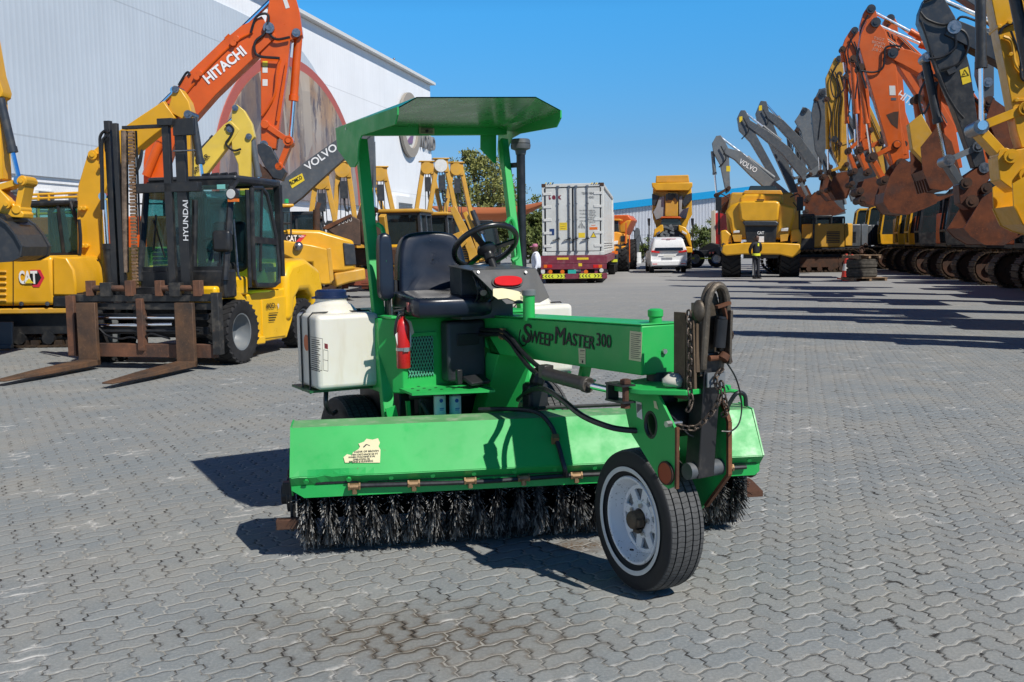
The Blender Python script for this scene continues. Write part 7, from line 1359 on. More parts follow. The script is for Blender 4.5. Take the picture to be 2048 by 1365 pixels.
for px, sg in ((1437, -1), (1600, 1)):
    mb = MB(); mb.tube([ap(px-sg*20, 395, .6), ap(px-sg*5, 388, .6), ap(px, 392, .6), ap(px, 410, .6)], .03, 6); a = ap(px, 400, .6); mb.bb(a-V((.13, .05, .28)), a+V((.13, .08, .12))); a = ap(px, 417, .6); mb.bb(a-V((.13, .05, .1)), a+V((.13, .08, .1))); mb.build('mirror', M['plastic'], AD, bev=.03)
    mb = MB(); mb.tube([ap(px, 405, .8), ap(px, 470, .8)], .025, 6); mb.tube([ap(px+sg*-14, 405, .8), ap(px-sg*2, 420, .8), ap(px-sg*2, 470, .8)], .025, 6); mb.build('handrail', M['black'], AD)
# the one with its body raised
dg = G(1343, 532); df_ = Fr((D(1343, 500, 58).x, 58, 0), -9); DT = tfr('dump_truck', 'yellow dump truck with its body tipped up high behind the white car', 'dump truck', df_)
dpl = lambda name, pts, y, th, mat, bev=.05, parent=DT: poly(df_, name, pts, y, th, mat, parent, bev)
pg = paint('primer_grey', (.30, .30, .30), .6, .4, dusty=.4); blkp = M['charcoal']
bdy = dpl('raised_body', [(1306, 373), (1383, 373), (1384, 430), (1378, 440), (1368, 470), (1318, 470), (1307, 440), (1304, 425)], 2.0, .9, M['yellow'])
dpl('body_lip', [(1303, 366), (1385, 365), (1385, 373), (1378, 382), (1312, 382), (1304, 374)], 1.3, 1.0, yA); dpl('body_top', [(1312, 352), (1377, 350), (1379, 366), (1311, 366)], 2.3, .8, M['yellow_worn']); dpl('center_panel', [(1331, 384), (1356, 384), (1356, 434), (1329, 434)], 1.5, .5, M['yellow_worn'])
for q, m_ in (([(1304, 388), (1318, 392), (1310, 412), (1304, 410)], blkp), ([(1384, 386), (1372, 390), (1364, 404), (1368, 415), (1384, 400)], blkp), ([(1318, 396), (1329, 392), (1329, 434), (1312, 440), (1306, 425), (1312, 415)], pg), ([(1358, 394), (1365, 392), (1363, 420), (1378, 415), (1372, 438), (1358, 434)], pg)): dpl('body_panel', q, 1.6, .45, m_, .02)
for px in (1333, 1355): dpl('hinge_plate', [(px-2, 389), (px+2, 389), (px+2, 402), (px-2, 402)], 1.4, .15, M['ink'], 0)
mb = MB(); rnd = random.Random(8)
for k in range(14): a = df_.ay(1336+rnd.random()*16, 389+rnd.random()*10, 1.45); mb.box(a, (.22, .08, .13), (0, rnd.random(), 0))
mb.build('bracket_cluster', M['ink'], DT, smooth=0)
dpl('cab', [(1321, 448), (1325, 437), (1358, 437), (1362, 448), (1362, 456), (1321, 456)], -.2, 1.4, M['glass_dark']); dpl('cab_roof', [(1320, 437), (1323, 433.5), (1360, 433.5), (1363, 437)], -.35, 1.5, M['orange_worn'], .03)
dpl('fender_left', [(1309, 459), (1322, 450), (1326, 450), (1327, 462), (1312, 472), (1306, 490), (1304, 488)], -1.2, 1.4, yA); dpl('fender_right', [(1357, 450), (1371, 455), (1380, 470), (1384, 496), (1378, 490), (1370, 472), (1357, 462)], -1.2, 1.4, yA); dpl('engine_bay', [(1313, 472), (1325, 462), (1358, 462), (1372, 474), (1378, 500), (1308, 500)], -1.0, 1.2, M['ink'], .02)
mb = MB(); rnd = random.Random(4)
for k in range(26): a = df_.ay(1322+rnd.random()*44, 452+rnd.random()*34, -1.05); mb.box(a, (.1+.25*rnd.random(), .15, .06+.12*rnd.random()), (0, rnd.random()*2, 0))
mb.build('engine', M['grey_light'], DT, smooth=0); dpl('hood_open', [(1326, 450), (1357, 450), (1357, 462), (1326, 462)], -1.1, .3, M['black']); dpl('bumper', [(1302, 494), (1384, 494), (1385, 506), (1300, 506)], -1.3, .6, yA)
for q in ([(1313, 466), (1320, 462), (1320, 467), (1314, 470)], [(1364, 461), (1374, 467), (1373, 470), (1364, 466)]): dpl('headlight', q, -1.35, .2, M['offwhite'], .01)
for px in (1298, 1385): dpl('mirror', [(px-3, 437), (px+3, 437), (px+2, 452), (px-2, 452)], -.8, .12, M['plastic'], .03); mb = MB(); mb.tube([df_.ay(px, 450, -.7), df_.ay(px, 500, -.7)], .03, 6); mb.build('handrail', M['black'], DT)
adt_wheels(DT, (df_.ay(1314, 520, 0).x, df_.ay(1372, 520, 0).x), (-.3, 4.5), .8, .6, 20); mb = MB(); mb.bb((-1.0, -.8, .8), (1.0, 7, 1.4)); mb.build('chassis', M['charcoal'], DT); mb = MB(); mb.cyl(df_.ay(1318, 470, 2.2), df_.ay(1320, 430, 2.4), .12, 10); mb.cyl(df_.ay(1370, 470, 2.2), df_.ay(1366, 430, 2.4), .12, 10); mb.build('tipping_ram', M['chrome'], DT)
# the one half hidden behind the container
hf = Fr((D(1240, 500, 54).x, 54, 0), -12); HT = tfr('dump_truck', 'orange-yellow dump truck partly hidden behind the right side of the container', 'dump truck', hf); yo = paint('amber_yellow', (.72, .30, .015), .4, .2)
hpl = lambda name, pts, y, th, mat, bev=.05: poly(hf, name, pts, y, th, mat, HT, bev)
hpl('hood', [(1222, 466), (1232, 464), (1252, 470), (1254, 485), (1253, 505), (1222, 505)], -.6, 1.6, yo); hpl('lower_hood', [(1222, 494), (1254, 492), (1252, 506), (1224, 506)], -.75, .7, yo); hpl('grille', [(1241, 472), (1251, 473), (1250, 484), (1241, 484)], -.65, .2, M['black'], .02); hpl('headlight', [(1226, 483), (1236, 482), (1235, 489), (1226, 490)], -.7, .2, M['offwhite'], .02)
hpl('cab', [(1222, 441), (1236, 441), (1238, 466), (1222, 466)], .6, 1.2, M['glass_dark']); hpl('cab_roof', [(1220, 438), (1240, 438), (1241, 442), (1220, 442)], .5, 1.4, yo, .03); hpl('dump_body', [(1218, 431), (1256, 430), (1264, 440), (1250, 470), (1222, 470)], 2.2, 3.5, M['orange_worn']); hpl('body_brace', [(1238, 452), (1254, 441), (1262, 441), (1250, 466), (1240, 466)], 1.6, .4, yo)
mb = MB(); mb.tube([hf.ay(1251, 488, -.7), hf.ay(1252, 455, -.7), hf.ay(1252, 446, -.7)], .04, 6); mb.tube([hf.ay(1259, 525, -.8), hf.ay(1259, 470, -.8)], .03, 6); mb.build('handrail', M['orange_worn'], HT); adt_wheels(HT, (hf.ay(1246, 515, 0).x, hf.ay(1198, 515, 0).x), (0, 4.5), .85, .6, 20); mb = MB(); mb.bb((hf.ay(1220, 515, 0).x, -.4, .8), (hf.ay(1245, 515, 0).x, 5.5, 1.4)); mb.build('chassis', M['charcoal'], HT)
# hammer tool standing on a white drum beside it
bf = Fr(G(1275, 527), 0); HB = tfr('hydraulic_breaker', 'grey hydraulic breaker standing upright on a white drum', 'tool', bf); DM = tfr('drum', 'white concrete drum under the grey breaker', 'drum', bf)
z = bf.ay(1275, 505, 0).z; mb = MB(); mb.lathe([(0, 0), (.28, .0), (.28, z*.48), (.26, z*.5), (.28, z*.52), (.27, z), (0, z)], (0, 0, 0), (0, 0, 1), 24); mb.build('drum_body', M['offwhite'], DM)
zt = bf.ay(1275, 456, 0).z; mb = MB(); mb.prism([(-.1, z), (.1, z), (.14, z+.6), (.22, z+.9), (.18, zt-.25), (.08, zt), (-.08, zt), (-.26, zt-.3), (-.2, z+.8), (-.12, z+.5)], (0, 0, 0), (1, 0, 0), (0, 0, 1), .3); mb.build('breaker_body', M['grey'], HB, bev=.03); mb = MB(); mb.bar((-.2, -.1, zt-.3), (-.45, -.1, zt-.05), .1, .1); mb.bar((.15, 0, zt-.5), (.35, 0, zt-1.3), .08, .1); mb.cyl((-.1, -.1, z+1.0), (.1, -.1, z+1.3), .06, 8); mb.build('breaker_bracket', M['charcoal'], HB)

# ---------------- white people carrier, rear view
kf = Fr(G(1339, 547), -4); kf.o = kf.o + kf.y*.4; CR = tfr('people_carrier', 'white people carrier driving away with red tail lamps', 'car', kf); wp = flat('car_white', (.78, .79, .80), .18); wp_n = wp
xh = .915
sec = [(-.42, (.88, .42, .93)), (0, (.90, .36, 1.0))]
def ring(y, hw, z0, zb, ht, zt): return [(-hw*.96, y, z0), (-hw, y, z0+.2), (-hw*1.0, y, zb), (-ht, y, zt-.05), (-ht*.88, y, zt), (ht*.88, y, zt), (ht, y, zt-.05), (hw*1.0, y, zb), (hw, y, z0+.2), (hw*.96, y, z0)]
rows = [ring(-.02, .86, .38, .98, .80, 1.0), ring(-.10, .89, .36, 1.05, .76, 1.35), ring(.02, .91, .34, 1.06, .72, 1.66), ring(.35, .915, .32, 1.06, .70, 1.77), ring(1.6, .915, .30, 1.04, .71, 1.80), ring(2.6, .915, .30, 1.03, .68, 1.74), ring(3.3, .905, .30, 1.02, .80, 1.25), ring(4.1, .88, .32, .96, .78, 1.02), ring(4.65, .78, .36, .75, .6, .82)]
mb = MB(); mb.strip(rows); mb.add(rows[0], [tuple(range(9, -1, -1))]); mb.add(rows[-1], [tuple(range(10))]); mb.add([r_[i] for r_ in (rows) for i in (0, 9)], [(2*k, 2*k+1, 2*k+3, 2*k+2) for k in range(len(rows)-1)]); body = mb.build('body', wp, CR, smooth=50)
mb = MB(); mb.add([(-.70, -.118, 1.12), (.70, -.118, 1.12), (.645, .0, 1.60), (-.645, .0, 1.60)], [(0, 1, 2, 3)]); mb.build('rear_window', NT('car_glass').set(color=(.012, .016, .02), rough=.06, spec=.8), CR, smooth=0)
for sg in (-1, 1):
    mb = MB(); mb.add([(sg*.895, .25, 1.12), (sg*.90, 2.7, 1.10), (sg*.71, 2.45, 1.66), (sg*.725, .4, 1.68)], [(0, 1, 2, 3)]); mb.build('side_window', bpy.data.materials['car_glass'], CR, smooth=0)
    mb = MB(); mb.prism([(sg*.47, 1.0), (sg*.88, 1.04), (sg*.885, 1.13), (sg*.80, 1.14), (sg*.62, 1.08), (sg*.47, 1.08)], (0, -.10, 0), (1, 0, 0), (0, 0, 1), .06); mb.build('tail_lamp', M['redlens'], CR, bev=.012)
    mb = MB(); mb.bb((sg*.93-.06, 2.75, 1.08), (sg*1.08+.02*sg, 2.85, 1.25)) if sg > 0 else mb.bb((-1.08, 2.75, 1.08), (-.9, 2.85, 1.25)); mb.build('door_mirror', M['plastic'], CR, bev=.03)
    for yy in (.75, 3.6): wheel(CR, (sg*.80, yy, .33), .33, .22, (1, 0, 0), M['rubber'], M['steel'], ri=.6)
mb = MB(); mb.bb((-.35, .0, 1.685), (.35, .04, 1.705)); mb.box((0, -.02, 1.70), (.2, .03, .02)); mb.build('brake_lamp', M['redlens'], CR)
mb = MB(); mb.bb((-.27, -.125, .80), (.27, -.11, .92)); pl_ = mb.build('number_plate', M['offwhite'], CR, bev=.004); mb = MB(); mb.bb((-.42, -.12, .955), (.42, -.10, .98)); mb.build('chrome_strip', M['chrome'], CR, bev=.004)
mb = MB(); mb.bb((-.88, -.13, .36), (.88, .1, .62)); mb.build('bumper', wp, CR, bev=.05, seg=3); mb = MB(); mb.bb((-.75, -.13, .28), (.75, .2, .37)); mb.build('bumper_skirt', M['plastic'], CR, bev=.02); mb = MB()
for sg in (-1, 1): mb.bb((sg*.70-.12, -.135, .44), (sg*.70+.12, -.12, .48))
mb.build('reflector', M['redlens'], CR)

# ---------------- flat-bed tractor with red cab
lf = Fr((D(1400, 500, 61).x, 61, 0), -20); LT = tfr('truck_tractor', 'black lorry tractor with a red cab edge, between the car and the dump truck', 'truck', lf); lp = lambda name, pts, y, th, mat, bev=.03: poly(lf, name, pts, y, th, mat, LT, bev)
lp('chassis', [(1374, 502), (1440, 500), (1440, 514), (1374, 516)], -1.0, 1.6, M['charcoal']); lp('fifth_wheel', [(1396, 500), (1420, 486), (1438, 490), (1436, 502), (1400, 503)], -.6, 1.0, M['plastic']); lp('mudguard', [(1414, 502), (1440, 494), (1441, 510), (1436, 512), (1430, 503), (1418, 514)], -1.5, .8, M['charcoal']); lp('cab', [(1429, 428), (1444, 422), (1470, 422), (1470, 500), (1429, 492)], .6, 2.2, M['red'], .05); lp('cab_side', [(1422, 423), (1430, 420), (1431, 492), (1422, 490)], .5, .3, flat('cream_panel', (.60, .56, .45), .5), .02)
for k, px in enumerate((1391, 1433)):
    a = lf.ay(px, 516, -1.3); wheel(LT, (a.x, -1.2, .52), .52, .3, (0, 1, 0), M['rubber'], M['steel'], ri=.55)
for x0, x1 in ((1376, 1389), (1400, 1422)): face(lf, 'reflector_strip', x0, 515.5, x1, 518.5, -1.62, .02, M['lime'], LT)
for px in (1378, 1384, 1418, 1424): face(lf, 'tail_lamp', px, 504, px+4, 508, -1.6, .05, M['redlens'], LT)

# ---------------- people
def person(name, fr, label, joints, radii, edges, skin, parts, H):
    pass
SK = plain('skin_brown', (.11, .055, .035), .55, var=.1)
def skin_body(parent, name, verts, edges, radii, mat, root=0, sub_=2):
    me = bpy.data.meshes.new(name); me.from_pydata(verts, edges, []); me.update(); o = bpy.data.objects.new(name, me); COL.objects.link(o); o.parent = parent
    m_ = o.modifiers.new('skin', 'SKIN'); m_.use_smooth_shade = True
    for i, r_ in enumerate(radii): me.skin_vertices[0].data[i].radius = r_ if isinstance(r_, tuple) else (r_, r_); me.skin_vertices[0].data[i].use_root = (i == root)
    s_ = o.modifiers.new('sub', 'SUBSURF'); s_.levels = sub_; s_.render_levels = sub_; me.materials.append(mat); return o
def hand(parent, w_, d, mat, s_=1.0):
    # palm with four fingers and a thumb, slightly curled
    w_, d = V(w_), V(d).normalized(); sd = V((0, 1, 0)).cross(d); sd = sd.normalized() if sd.length > .1 else V((1, 0, 0)); fw_ = d.cross(sd).normalized()
    vs = [w_, w_+d*.05*s_, w_+d*.085*s_]; es = [(0, 1), (1, 2)]; rs = [.024, (.036, .02), (.034, .016)]
    for k in range(4):
        o_ = (k-1.5)*.019; L = (.06, .072, .07, .052)[k]; b = len(vs); vs += [w_+d*.09*s_+fw_*o_, w_+d*(.09+L*.5)*s_+fw_*o_*1.1+sd*.008, w_+d*(.09+L)*s_+fw_*o_*1.1+sd*.024]; es += [(2, b), (b, b+1), (b+1, b+2)]; rs += [.0095, .009, .0075]
    b = len(vs); vs += [w_+d*.03*s_+fw_*.038+sd*.01, w_+d*.065*s_+fw_*.05+sd*.02]; es += [(0, b), (b, b+1)]; rs += [.011, .009]
    return skin_body(parent, 'hand', vs, es, rs, mat, 0, 1)
def head(parent, c, yaw, mat, H=.235):
    c = V(c); hd = sub('head', parent, c, (0, 0, yaw)); h = H/2; rows = []      # profile rings from chin to crown, face towards -y
    for z, rx, rf, rb in ((-1.0, .25, .5, .1), (-.92, .42, .74, .32), (-.7, .58, .84, .58), (-.45, .66, .86, .72), (-.2, .70, .84, .84), (.05, .73, .86, .92), (.3, .74, .88, .95), (.55, .70, .82, .9), (.78, .56, .62, .74), (.93, .34, .36, .48), (1.0, .04, .04, .08)):
        rows.append([(rx*h*math.sin(t), (-rf if math.cos(t) > 0 else -rb)*h*math.cos(t), z*h) for t in [2*math.pi*k/20 for k in range(21)]])
    mb = MB(); mb.strip(rows); mb.add([(0, -.84*h, .12*h), (-.13*h, -.84*h, -.24*h), (.13*h, -.84*h, -.24*h), (0, -1.10*h, -.2*h)], [(0, 1, 3), (0, 3, 2), (1, 2, 3)])
    for sg in (-1, 1): mb.sphere((sg*.74*h, .06*h, -.05*h), .19*h, 8, 6, (.35, .6, 1.1))
    o = mb.build('face', mat, hd, smooth=80); mb = MB()
    for sg in (-1, 1): mb.sphere((sg*.3*h, -.81*h, .06*h), .09*h, 8, 6, (1.2, .5, .7)); mb.box((sg*.3*h, -.86*h, .2*h), (.28*h, .05*h, .05*h))
    mb.build('eyes', M['ink'], hd); mb = MB(); mb.box((0, -.84*h, -.48*h), (.34*h, .06*h, .07*h)); mb.build('mouth', flat('lips', (.13, .045, .04), .5), hd); return hd, h
# man in a white shirt and pink cap walking to the left
mf = Fr(G(1074, 598), 0); MN = tfr('person', 'person in white shirt, black trousers and pink cap walking left beside the trailer', 'person', mf)
Hm = mf.ay(1070, 488, 0).z; s_ = Hm/1.75
def sv(*l): return [tuple(c*s_ for c in p) for p in l]
body_v = sv((0, 0, .93), (-.01, 0, 1.1), (-.02, .0, 1.3), (-.02, 0, 1.42), (-.03, 0, 1.5),
            (-.02, -.19, 1.39), (.02, -.23, 1.13), (-.06, -.24, .90), (-.02, .19, 1.39), (.03, .23, 1.14), (.05, .25, .90))
skin_body(MN, 'shirt', body_v, [(0, 1), (1, 2), (2, 3), (3, 4), (3, 5), (5, 6), (6, 7), (3, 8), (8, 9), (9, 10)], [(.135*s_, .165*s_), (.125*s_, .16*s_), (.13*s_, .185*s_), (.09*s_, .12*s_), .058*s_, .07*s_, .058*s_, .042*s_, .07*s_, .058*s_, .042*s_], flat('shirt_white', (.72, .75, .82), .7), 0)
skin_body(MN, 'trousers', sv((0, 0, .96), (0, -.09, .88), (-.05, -.095, .50), (.0, -.095, .10), (0, .09, .88), (.05, .09, .50), (.20, .09, .14)), [(0, 1), (1, 2), (2, 3), (0, 4), (4, 5), (5, 6)], [(.13*s_, .15*s_), .095*s_, .07*s_, .06*s_, .095*s_, .07*s_, .058*s_], flat('trousers_black', (.012, .012, .014), .7), 0)
for v_, rt in (((-.03, -.095, 0), 0), ((.22, .09, .03), .5)):
    mb = MB(); a = [(.06, 0), (.07, .05), (.03, .10), (-.04, .095), (-.11, .06), (-.19, .04), (-.20, .0)]; mb.xz(a, .09, 0); o = mb.build('shoe', M['ink'], MN, bev=.02, seg=3); o.location = V(v_)*s_; o.rotation_euler = (0, rt, 0)
hand(MN, V((-.06, -.24, .89))*s_, (-.1, 0, -1), SK, s_); hand(MN, V((.05, .25, .89))*s_, (.05, 0, -1), SK, s_)
hd, hh = head(MN, V((-.05, 0, 1.62))*s_, -math.pi/2, SK, .235*s_)
mb = MB(); mb.lathe([(.77*hh, .30*hh), (.80*hh, .4*hh), (.78*hh, .75*hh), (.55*hh, 1.08*hh), (.0, 1.15*hh)], (0, .05*hh, 0), (0, 0, 1), 22); mb.prism([(-.6*hh, -.6*hh), (-.5*hh, -1.25*hh), (0, -1.45*hh), (.5*hh, -1.25*hh), (.6*hh, -.6*hh)], (0, 0, .36*hh), (1, 0, 0), (0, 1, 0), .02); mb.build('cap', flat('cap_pink', (.50, .16, .26), .7), MN).parent = hd
mb = MB(); mb.box(V((-.05, -.17, 1.44))*s_, (.05, .1, .012)); mb.box(V((-.05, .17, 1.44))*s_, (.05, .1, .012)); mb.build('epaulettes', M['ink'], MN)
# man in dark clothes standing in front of the dump truck, hands behind him
gf = Fr(G(1512, 558), 25); GM = tfr('person', 'person in black jacket and dark trousers standing before the yellow dump truck', 'person', gf); Hg = gf.ay(1509, 471, 0).z; s_ = Hg/1.76
jk = flat('jacket_black', (.012, .012, .015), .75)
skin_body(GM, 'jacket', sv((0, 0, .97), (0, 0, 1.12), (0, 0, 1.32), (0, 0, 1.43), (0, 0, 1.51), (-.2, 0, 1.40), (-.27, .08, 1.16), (-.14, .2, 1.02), (.2, 0, 1.40), (.29, .08, 1.16), (.14, .2, 1.02)), [(0, 1), (1, 2), (2, 3), (3, 4), (3, 5), (5, 6), (6, 7), (3, 8), (8, 9), (9, 10)], [(.17*s_, .14*s_), (.16*s_, .13*s_), (.19*s_, .13*s_), (.12*s_, .09*s_), .06*s_, .08*s_, .065*s_, .05*s_, .08*s_, .065*s_, .05*s_], jk, 0)
skin_body(GM, 'trousers', sv((0, 0, .96), (-.09, 0, .86), (-.095, .01, .50), (-.10, .02, .08), (.09, 0, .86), (.095, -.01, .50), (.10, .0, .08)), [(0, 1), (1, 2), (2, 3), (0, 4), (4, 5), (5, 6)], [(.15*s_, .13*s_), .095*s_, .075*s_, .058*s_, .095*s_, .075*s_, .058*s_], flat('trousers_navy', (.015, .017, .025), .8), 0)
for x_ in (-.1, .1):
    mb = MB(); mb.yz([(.06, 0), (.07, .05), (.03, .10), (-.04, .095), (-.11, .06), (-.19, .04), (-.20, .0)], .09, 0); o = mb.build('shoe', M['ink'], GM, bev=.02, seg=3); o.location = V((x_, 0, 0))*s_
    mb = MB(); mb.bar(V((x_*1.6, -.01, .82))*s_, V((x_*1.58, .0, .15))*s_, .012, .03, (0, 1, 0)); mb.build('trouser_stripe', M['offwhite'], GM)
hand(GM, V((-.12, .21, 1.01))*s_, (.6, .1, -.5), SK, s_); hand(GM, V((.12, .21, 1.01))*s_, (-.6, .1, -.5), SK, s_); hd, hh = head(GM, V((0, -.02, 1.635))*s_, .1, SK, .235*s_)
mb = MB(); mb.lathe([(.75*hh, .2*hh), (.78*hh, .5*hh), (.6*hh, .95*hh), (.0, 1.06*hh)], (0, .08*hh, 0), (0, 0, 1), 20); mb.build('hair', M['ink'], GM).parent = hd
mb = MB(); mb.lathe([(.178*s_, .93*s_), (.182*s_, .98*s_), (.178*s_, 1.03*s_)], (0, 0, 0), (0, 0, 1), 24); o = mb.build('yellow_hem', M['lime'], GM); o.scale = (1, .84, 1)
mb = MB(); mb.box(V((0, -.125, 1.38))*s_, (.07, .03, .12)); mb.build('yellow_collar', M['lime'], GM)

# ---------------- cones, tyres on a pallet
def cone(px, py, label):
    g = G(px, py); c = thing('traffic_cone', label, 'cone', g, 8, 'red and white cones'); cr_ = flat('cone_red', (.62, .05, .03), .5); mb = MB(); mb.prism([(-.25, -.25), (.25, -.25), (.25, .25), (-.25, .25)], (0, 0, .02), (1, 0, 0), (0, 1, 0), .04); mb.lathe([(.19, .04), (.145, .34)], (0, 0, 0), (0, 0, 1), 22); mb.lathe([(.10, .60), (.045, .98), (.0, .99)], (0, 0, 0), (0, 0, 1), 22); mb.build('cone_body', cr_, c); mb = MB(); mb.lathe([(.146, .335), (.101, .605)], (0, 0, 0), (0, 0, 1), 22); mb.build('white_band', M['offwhite'], c)
cone(1692, 559, 'red and white cone on the left, partly behind its neighbour'); cone(1703, 562, 'red and white cone standing nearest to the stacked tyres')
pf = Fr(G(1735, 563), 6)
def pallet(name, z, label, w_=1.1, th=6, dx=0):
    p_ = thing('pallet', label, 'pallet', pf.w((dx, .5, z)), th, 'pallets with the stacked tyres'); wd = rusty('pallet_wood', (.33, .22, .13), (.17, .11, .07), .9, 0, 5)
    for k in range(6): mb = MB(); mb.box((0, -.5+k*.2, .125), (w_, .13, .022)); mb.build('board', wd, p_, smooth=0)
    for k in range(3): mb = MB(); mb.box((-w_/2+.06+k*(w_/2-.06), 0, .06), (.09, 1.1, .1)); mb.build('stringer', wd, p_, smooth=0)
pallet('pallet', 0, 'wooden pallet on the paving under the stacked tyres', 1.3, 6, .1)
for k in range(2):
    t_ = thing('spare_tyre', ('lower', 'upper')[k] + ' of two used tyres stacked on the wooden pallet', 'tyre', pf.w((0, .5, .14+.34*k)), 0, 'stacked used tyres'); mb = MB(); mb.lathe([(.30, .02), (.36, .0), (.50, .0), (.545, .04), (.55, .10), (.535, .12), (.55, .14), (.55, .22), (.535, .24), (.545, .30), (.5, .33), (.36, .33), (.30, .31)], (0, 0, 0), (0, 0, 1), 40); mb.build('tyre', M['rubber_dusty'], t_)
pallet('pallet', .83, 'broken wooden pallet lying on top of the stacked tyres', .95, 14, -.02)
hk = thing('chain_hoist', 'rusty round chain hoist lying on the upper pallet', 'hoist', pf.w((-.05, .4, .97)), 0); mb = MB(); mb.lathe([(.09+.025*math.cos(a), .025*math.sin(a)) for a in [2*math.pi*i/8 for i in range(8)]], (0, 0, .2), (.2, 1, .1), 20, closed=True); mb.cyl((-.02, 0, .05), (.02, .1, .3), .07, 10); mb.tube([(0, -.05, .3), (.1, -.1, .42), (.16, -.1, .34)], .02, 6, smooth=4); mb.build('hoist_body', M['rust_dark'], hk)
# small yellow compactor with a wheel between the dump truck and the row
xf = Fr(G(1640, 528), 10); XM = tfr('plate_compactor', 'small yellow engine on wheels beside the big dump truck', 'machine', xf); xp_ = lambda px, py: xf.ay(px, py, 0)
mb = MB(); a = xp_(1630, 502); mb.bb((a.x-.35, -.3, a.z-.25), (a.x+.4, .3, a.z+.2)); mb.cyl((a.x+.2, -.2, a.z+.2), (a.x+.2, -.2, a.z+.45), .12, 10); mb.build('engine', M['yellow'], XM, bev=.05); mb = MB(); mb.bar((a.x-.5, 0, .35), (a.x+.6, 0, .35), .5, .08); mb.tube([(a.x-.4, 0, .4), (a.x-.9, 0, 1.0), (a.x-1.0, 0, 1.0)], .03, 6); mb.build('frame', M['black'], XM)
a = xp_(1643, 520); wheel(XM, (a.x, -.35, .36), .36, .12, (0, 1, 0), M['rubber'], M['steel'], ri=.75); a = xp_(1618, 522); wheel(XM, (a.x, -.35, .25), .25, .14, (0, 1, 0), M['rubber'], M['redlens'], ri=.6)
rk = thing('rock', 'pale brown stone lying on the paving beside the dump truck', 'stone', G(1623, 535)); mb = MB(); mb.sphere((0, 0, .12), .3, 10, 7, (1.5, .9, .55)); o = mb.build('stone', plain('stone_tan', (.32, .22, .13), .9, var=.3), rk); 

# ---------------- pipelayers: A-shaped side booms
PLg = 'yellow pipelayers with A-shaped side booms'
def pipelayer(px, py_top, py_leg, half, d, label, head_white=False):
    f = Fr((D(px, 500, d).x, d, 0), 12); P = tfr('pipelayer', label, 'pipelayer', f, PLg); T_ = f.ay(px, py_top, 0); Lg = f.ay(px, py_leg, 0); hw = (f.ay(px+half, py_leg, 0).x - Lg.x)
    yl_ = M['yellow_worn']
    for sg in (-1, 1):
        k = (T_.z-.2-1.1)/(T_.z-Lg.z); b = V((T_.x+sg*hw*k*1.0+.35*sg*0, .0, 1.1)); mb = MB(); mb.bar(b, (T_.x+sg*.18, .15, T_.z-.25), .2, .26, (0, 1, 0)); mb.build('boom_leg', yl_, P, bev=.02)
    mb = MB(); mb.bb((T_.x-.42, -.12, T_.z-.16), (T_.x+.36, .35, T_.z-.10)); mb.bb((T_.x-.3, -.05, T_.z-.75), (T_.x+.3, .3, T_.z-.16)); bh = mb.build('boom_head', yl_, P, bev=.02); mb = MB(); mb.cyl((T_.x-.05, -.1, T_.z-.45), (T_.x-.05, -.02, T_.z-.45), .30, 20); mb.build('sheave', M['offwhite'] if head_white else yl_, bh)
    mb = MB()
    for dx in (-.12, .02, .12): mb.cyl((T_.x+dx, 0, T_.z-.6), (T_.x+dx*1.6, -.1, 1.6), .018, 5)
    mb.build('wire_rope', M['charcoal'], P); mb = MB(); mb.bb((T_.x-.16, -.15, T_.z-1.6), (T_.x+.12, .05, T_.z-.9)); mb.tube([(T_.x, -.05, T_.z-1.6), (T_.x+.02, -.05, T_.z-1.95), (T_.x+.12, -.05, T_.z-2.1), (T_.x+.2, -.05, T_.z-1.95)], .045, 6, smooth=4); mb.build('hook_block', M['charcoal'], P)
    mb = MB(); mb.bb((T_.x-1.1, .9, .7), (T_.x+1.1, 3.6, 1.5)); mb.bb((T_.x-.6, .4, 1.3), (T_.x+.9, 1.6, 2.1)); mb.build('tractor_body', yl_, P, bev=.08); mb = MB(); mb.bb((T_.x+.2, 1.4, 1.5), (T_.x+1.0, 2.4, 2.6)); mb.build('counterweight', M['charcoal'], P, bev=.05); mb = MB(); mb.cyl((T_.x+.3, 1.2, 1.7), (T_.x-.4, 1.2, 1.7), .35, 16); mb.build('winch', M['rust'], P)
    for sg in (-1, 1): t_ = track(P, 3.4, .9, .5, 0, mesh=TM2); t_.parent.location = (T_.x+sg*1.0, 2.0, 0); t_.parent.rotation_euler = (0, 0, math.pi/2)
tm2 = track_mesh(3.4, .9, .5, detail=False).build('track_shoes', M['trackm'], None, smooth=0); TM2 = tm2.data; bpy.data.objects.remove(tm2)
pipelayer(855, 318, 440, 27, 50, 'pipelayer with the left of the three tall A-booms near the wall corner'); pipelayer(883, 312, 432, 27, 47, 'pipelayer with a white sheave, the tallest and middle of the three A-booms', True); pipelayer(914, 320, 430, 25, 49, 'pipelayer with the right of the three tall A-booms in front of the tree')
pipelayer(760, 328, 425, 22, 44, 'pipelayer whose A-boom stands between the canopy post and the roller door'); pipelayer(742, 352, 425, 22, 52, 'pipelayer half hidden behind the left canopy post'); pipelayer(686, 318, 425, 16, 41, 'pipelayer with tall narrow legs just left of the canopy post'); pipelayer(642, 340, 428, 20, 39, 'leftmost pipelayer, before the mural above the wheel loader')

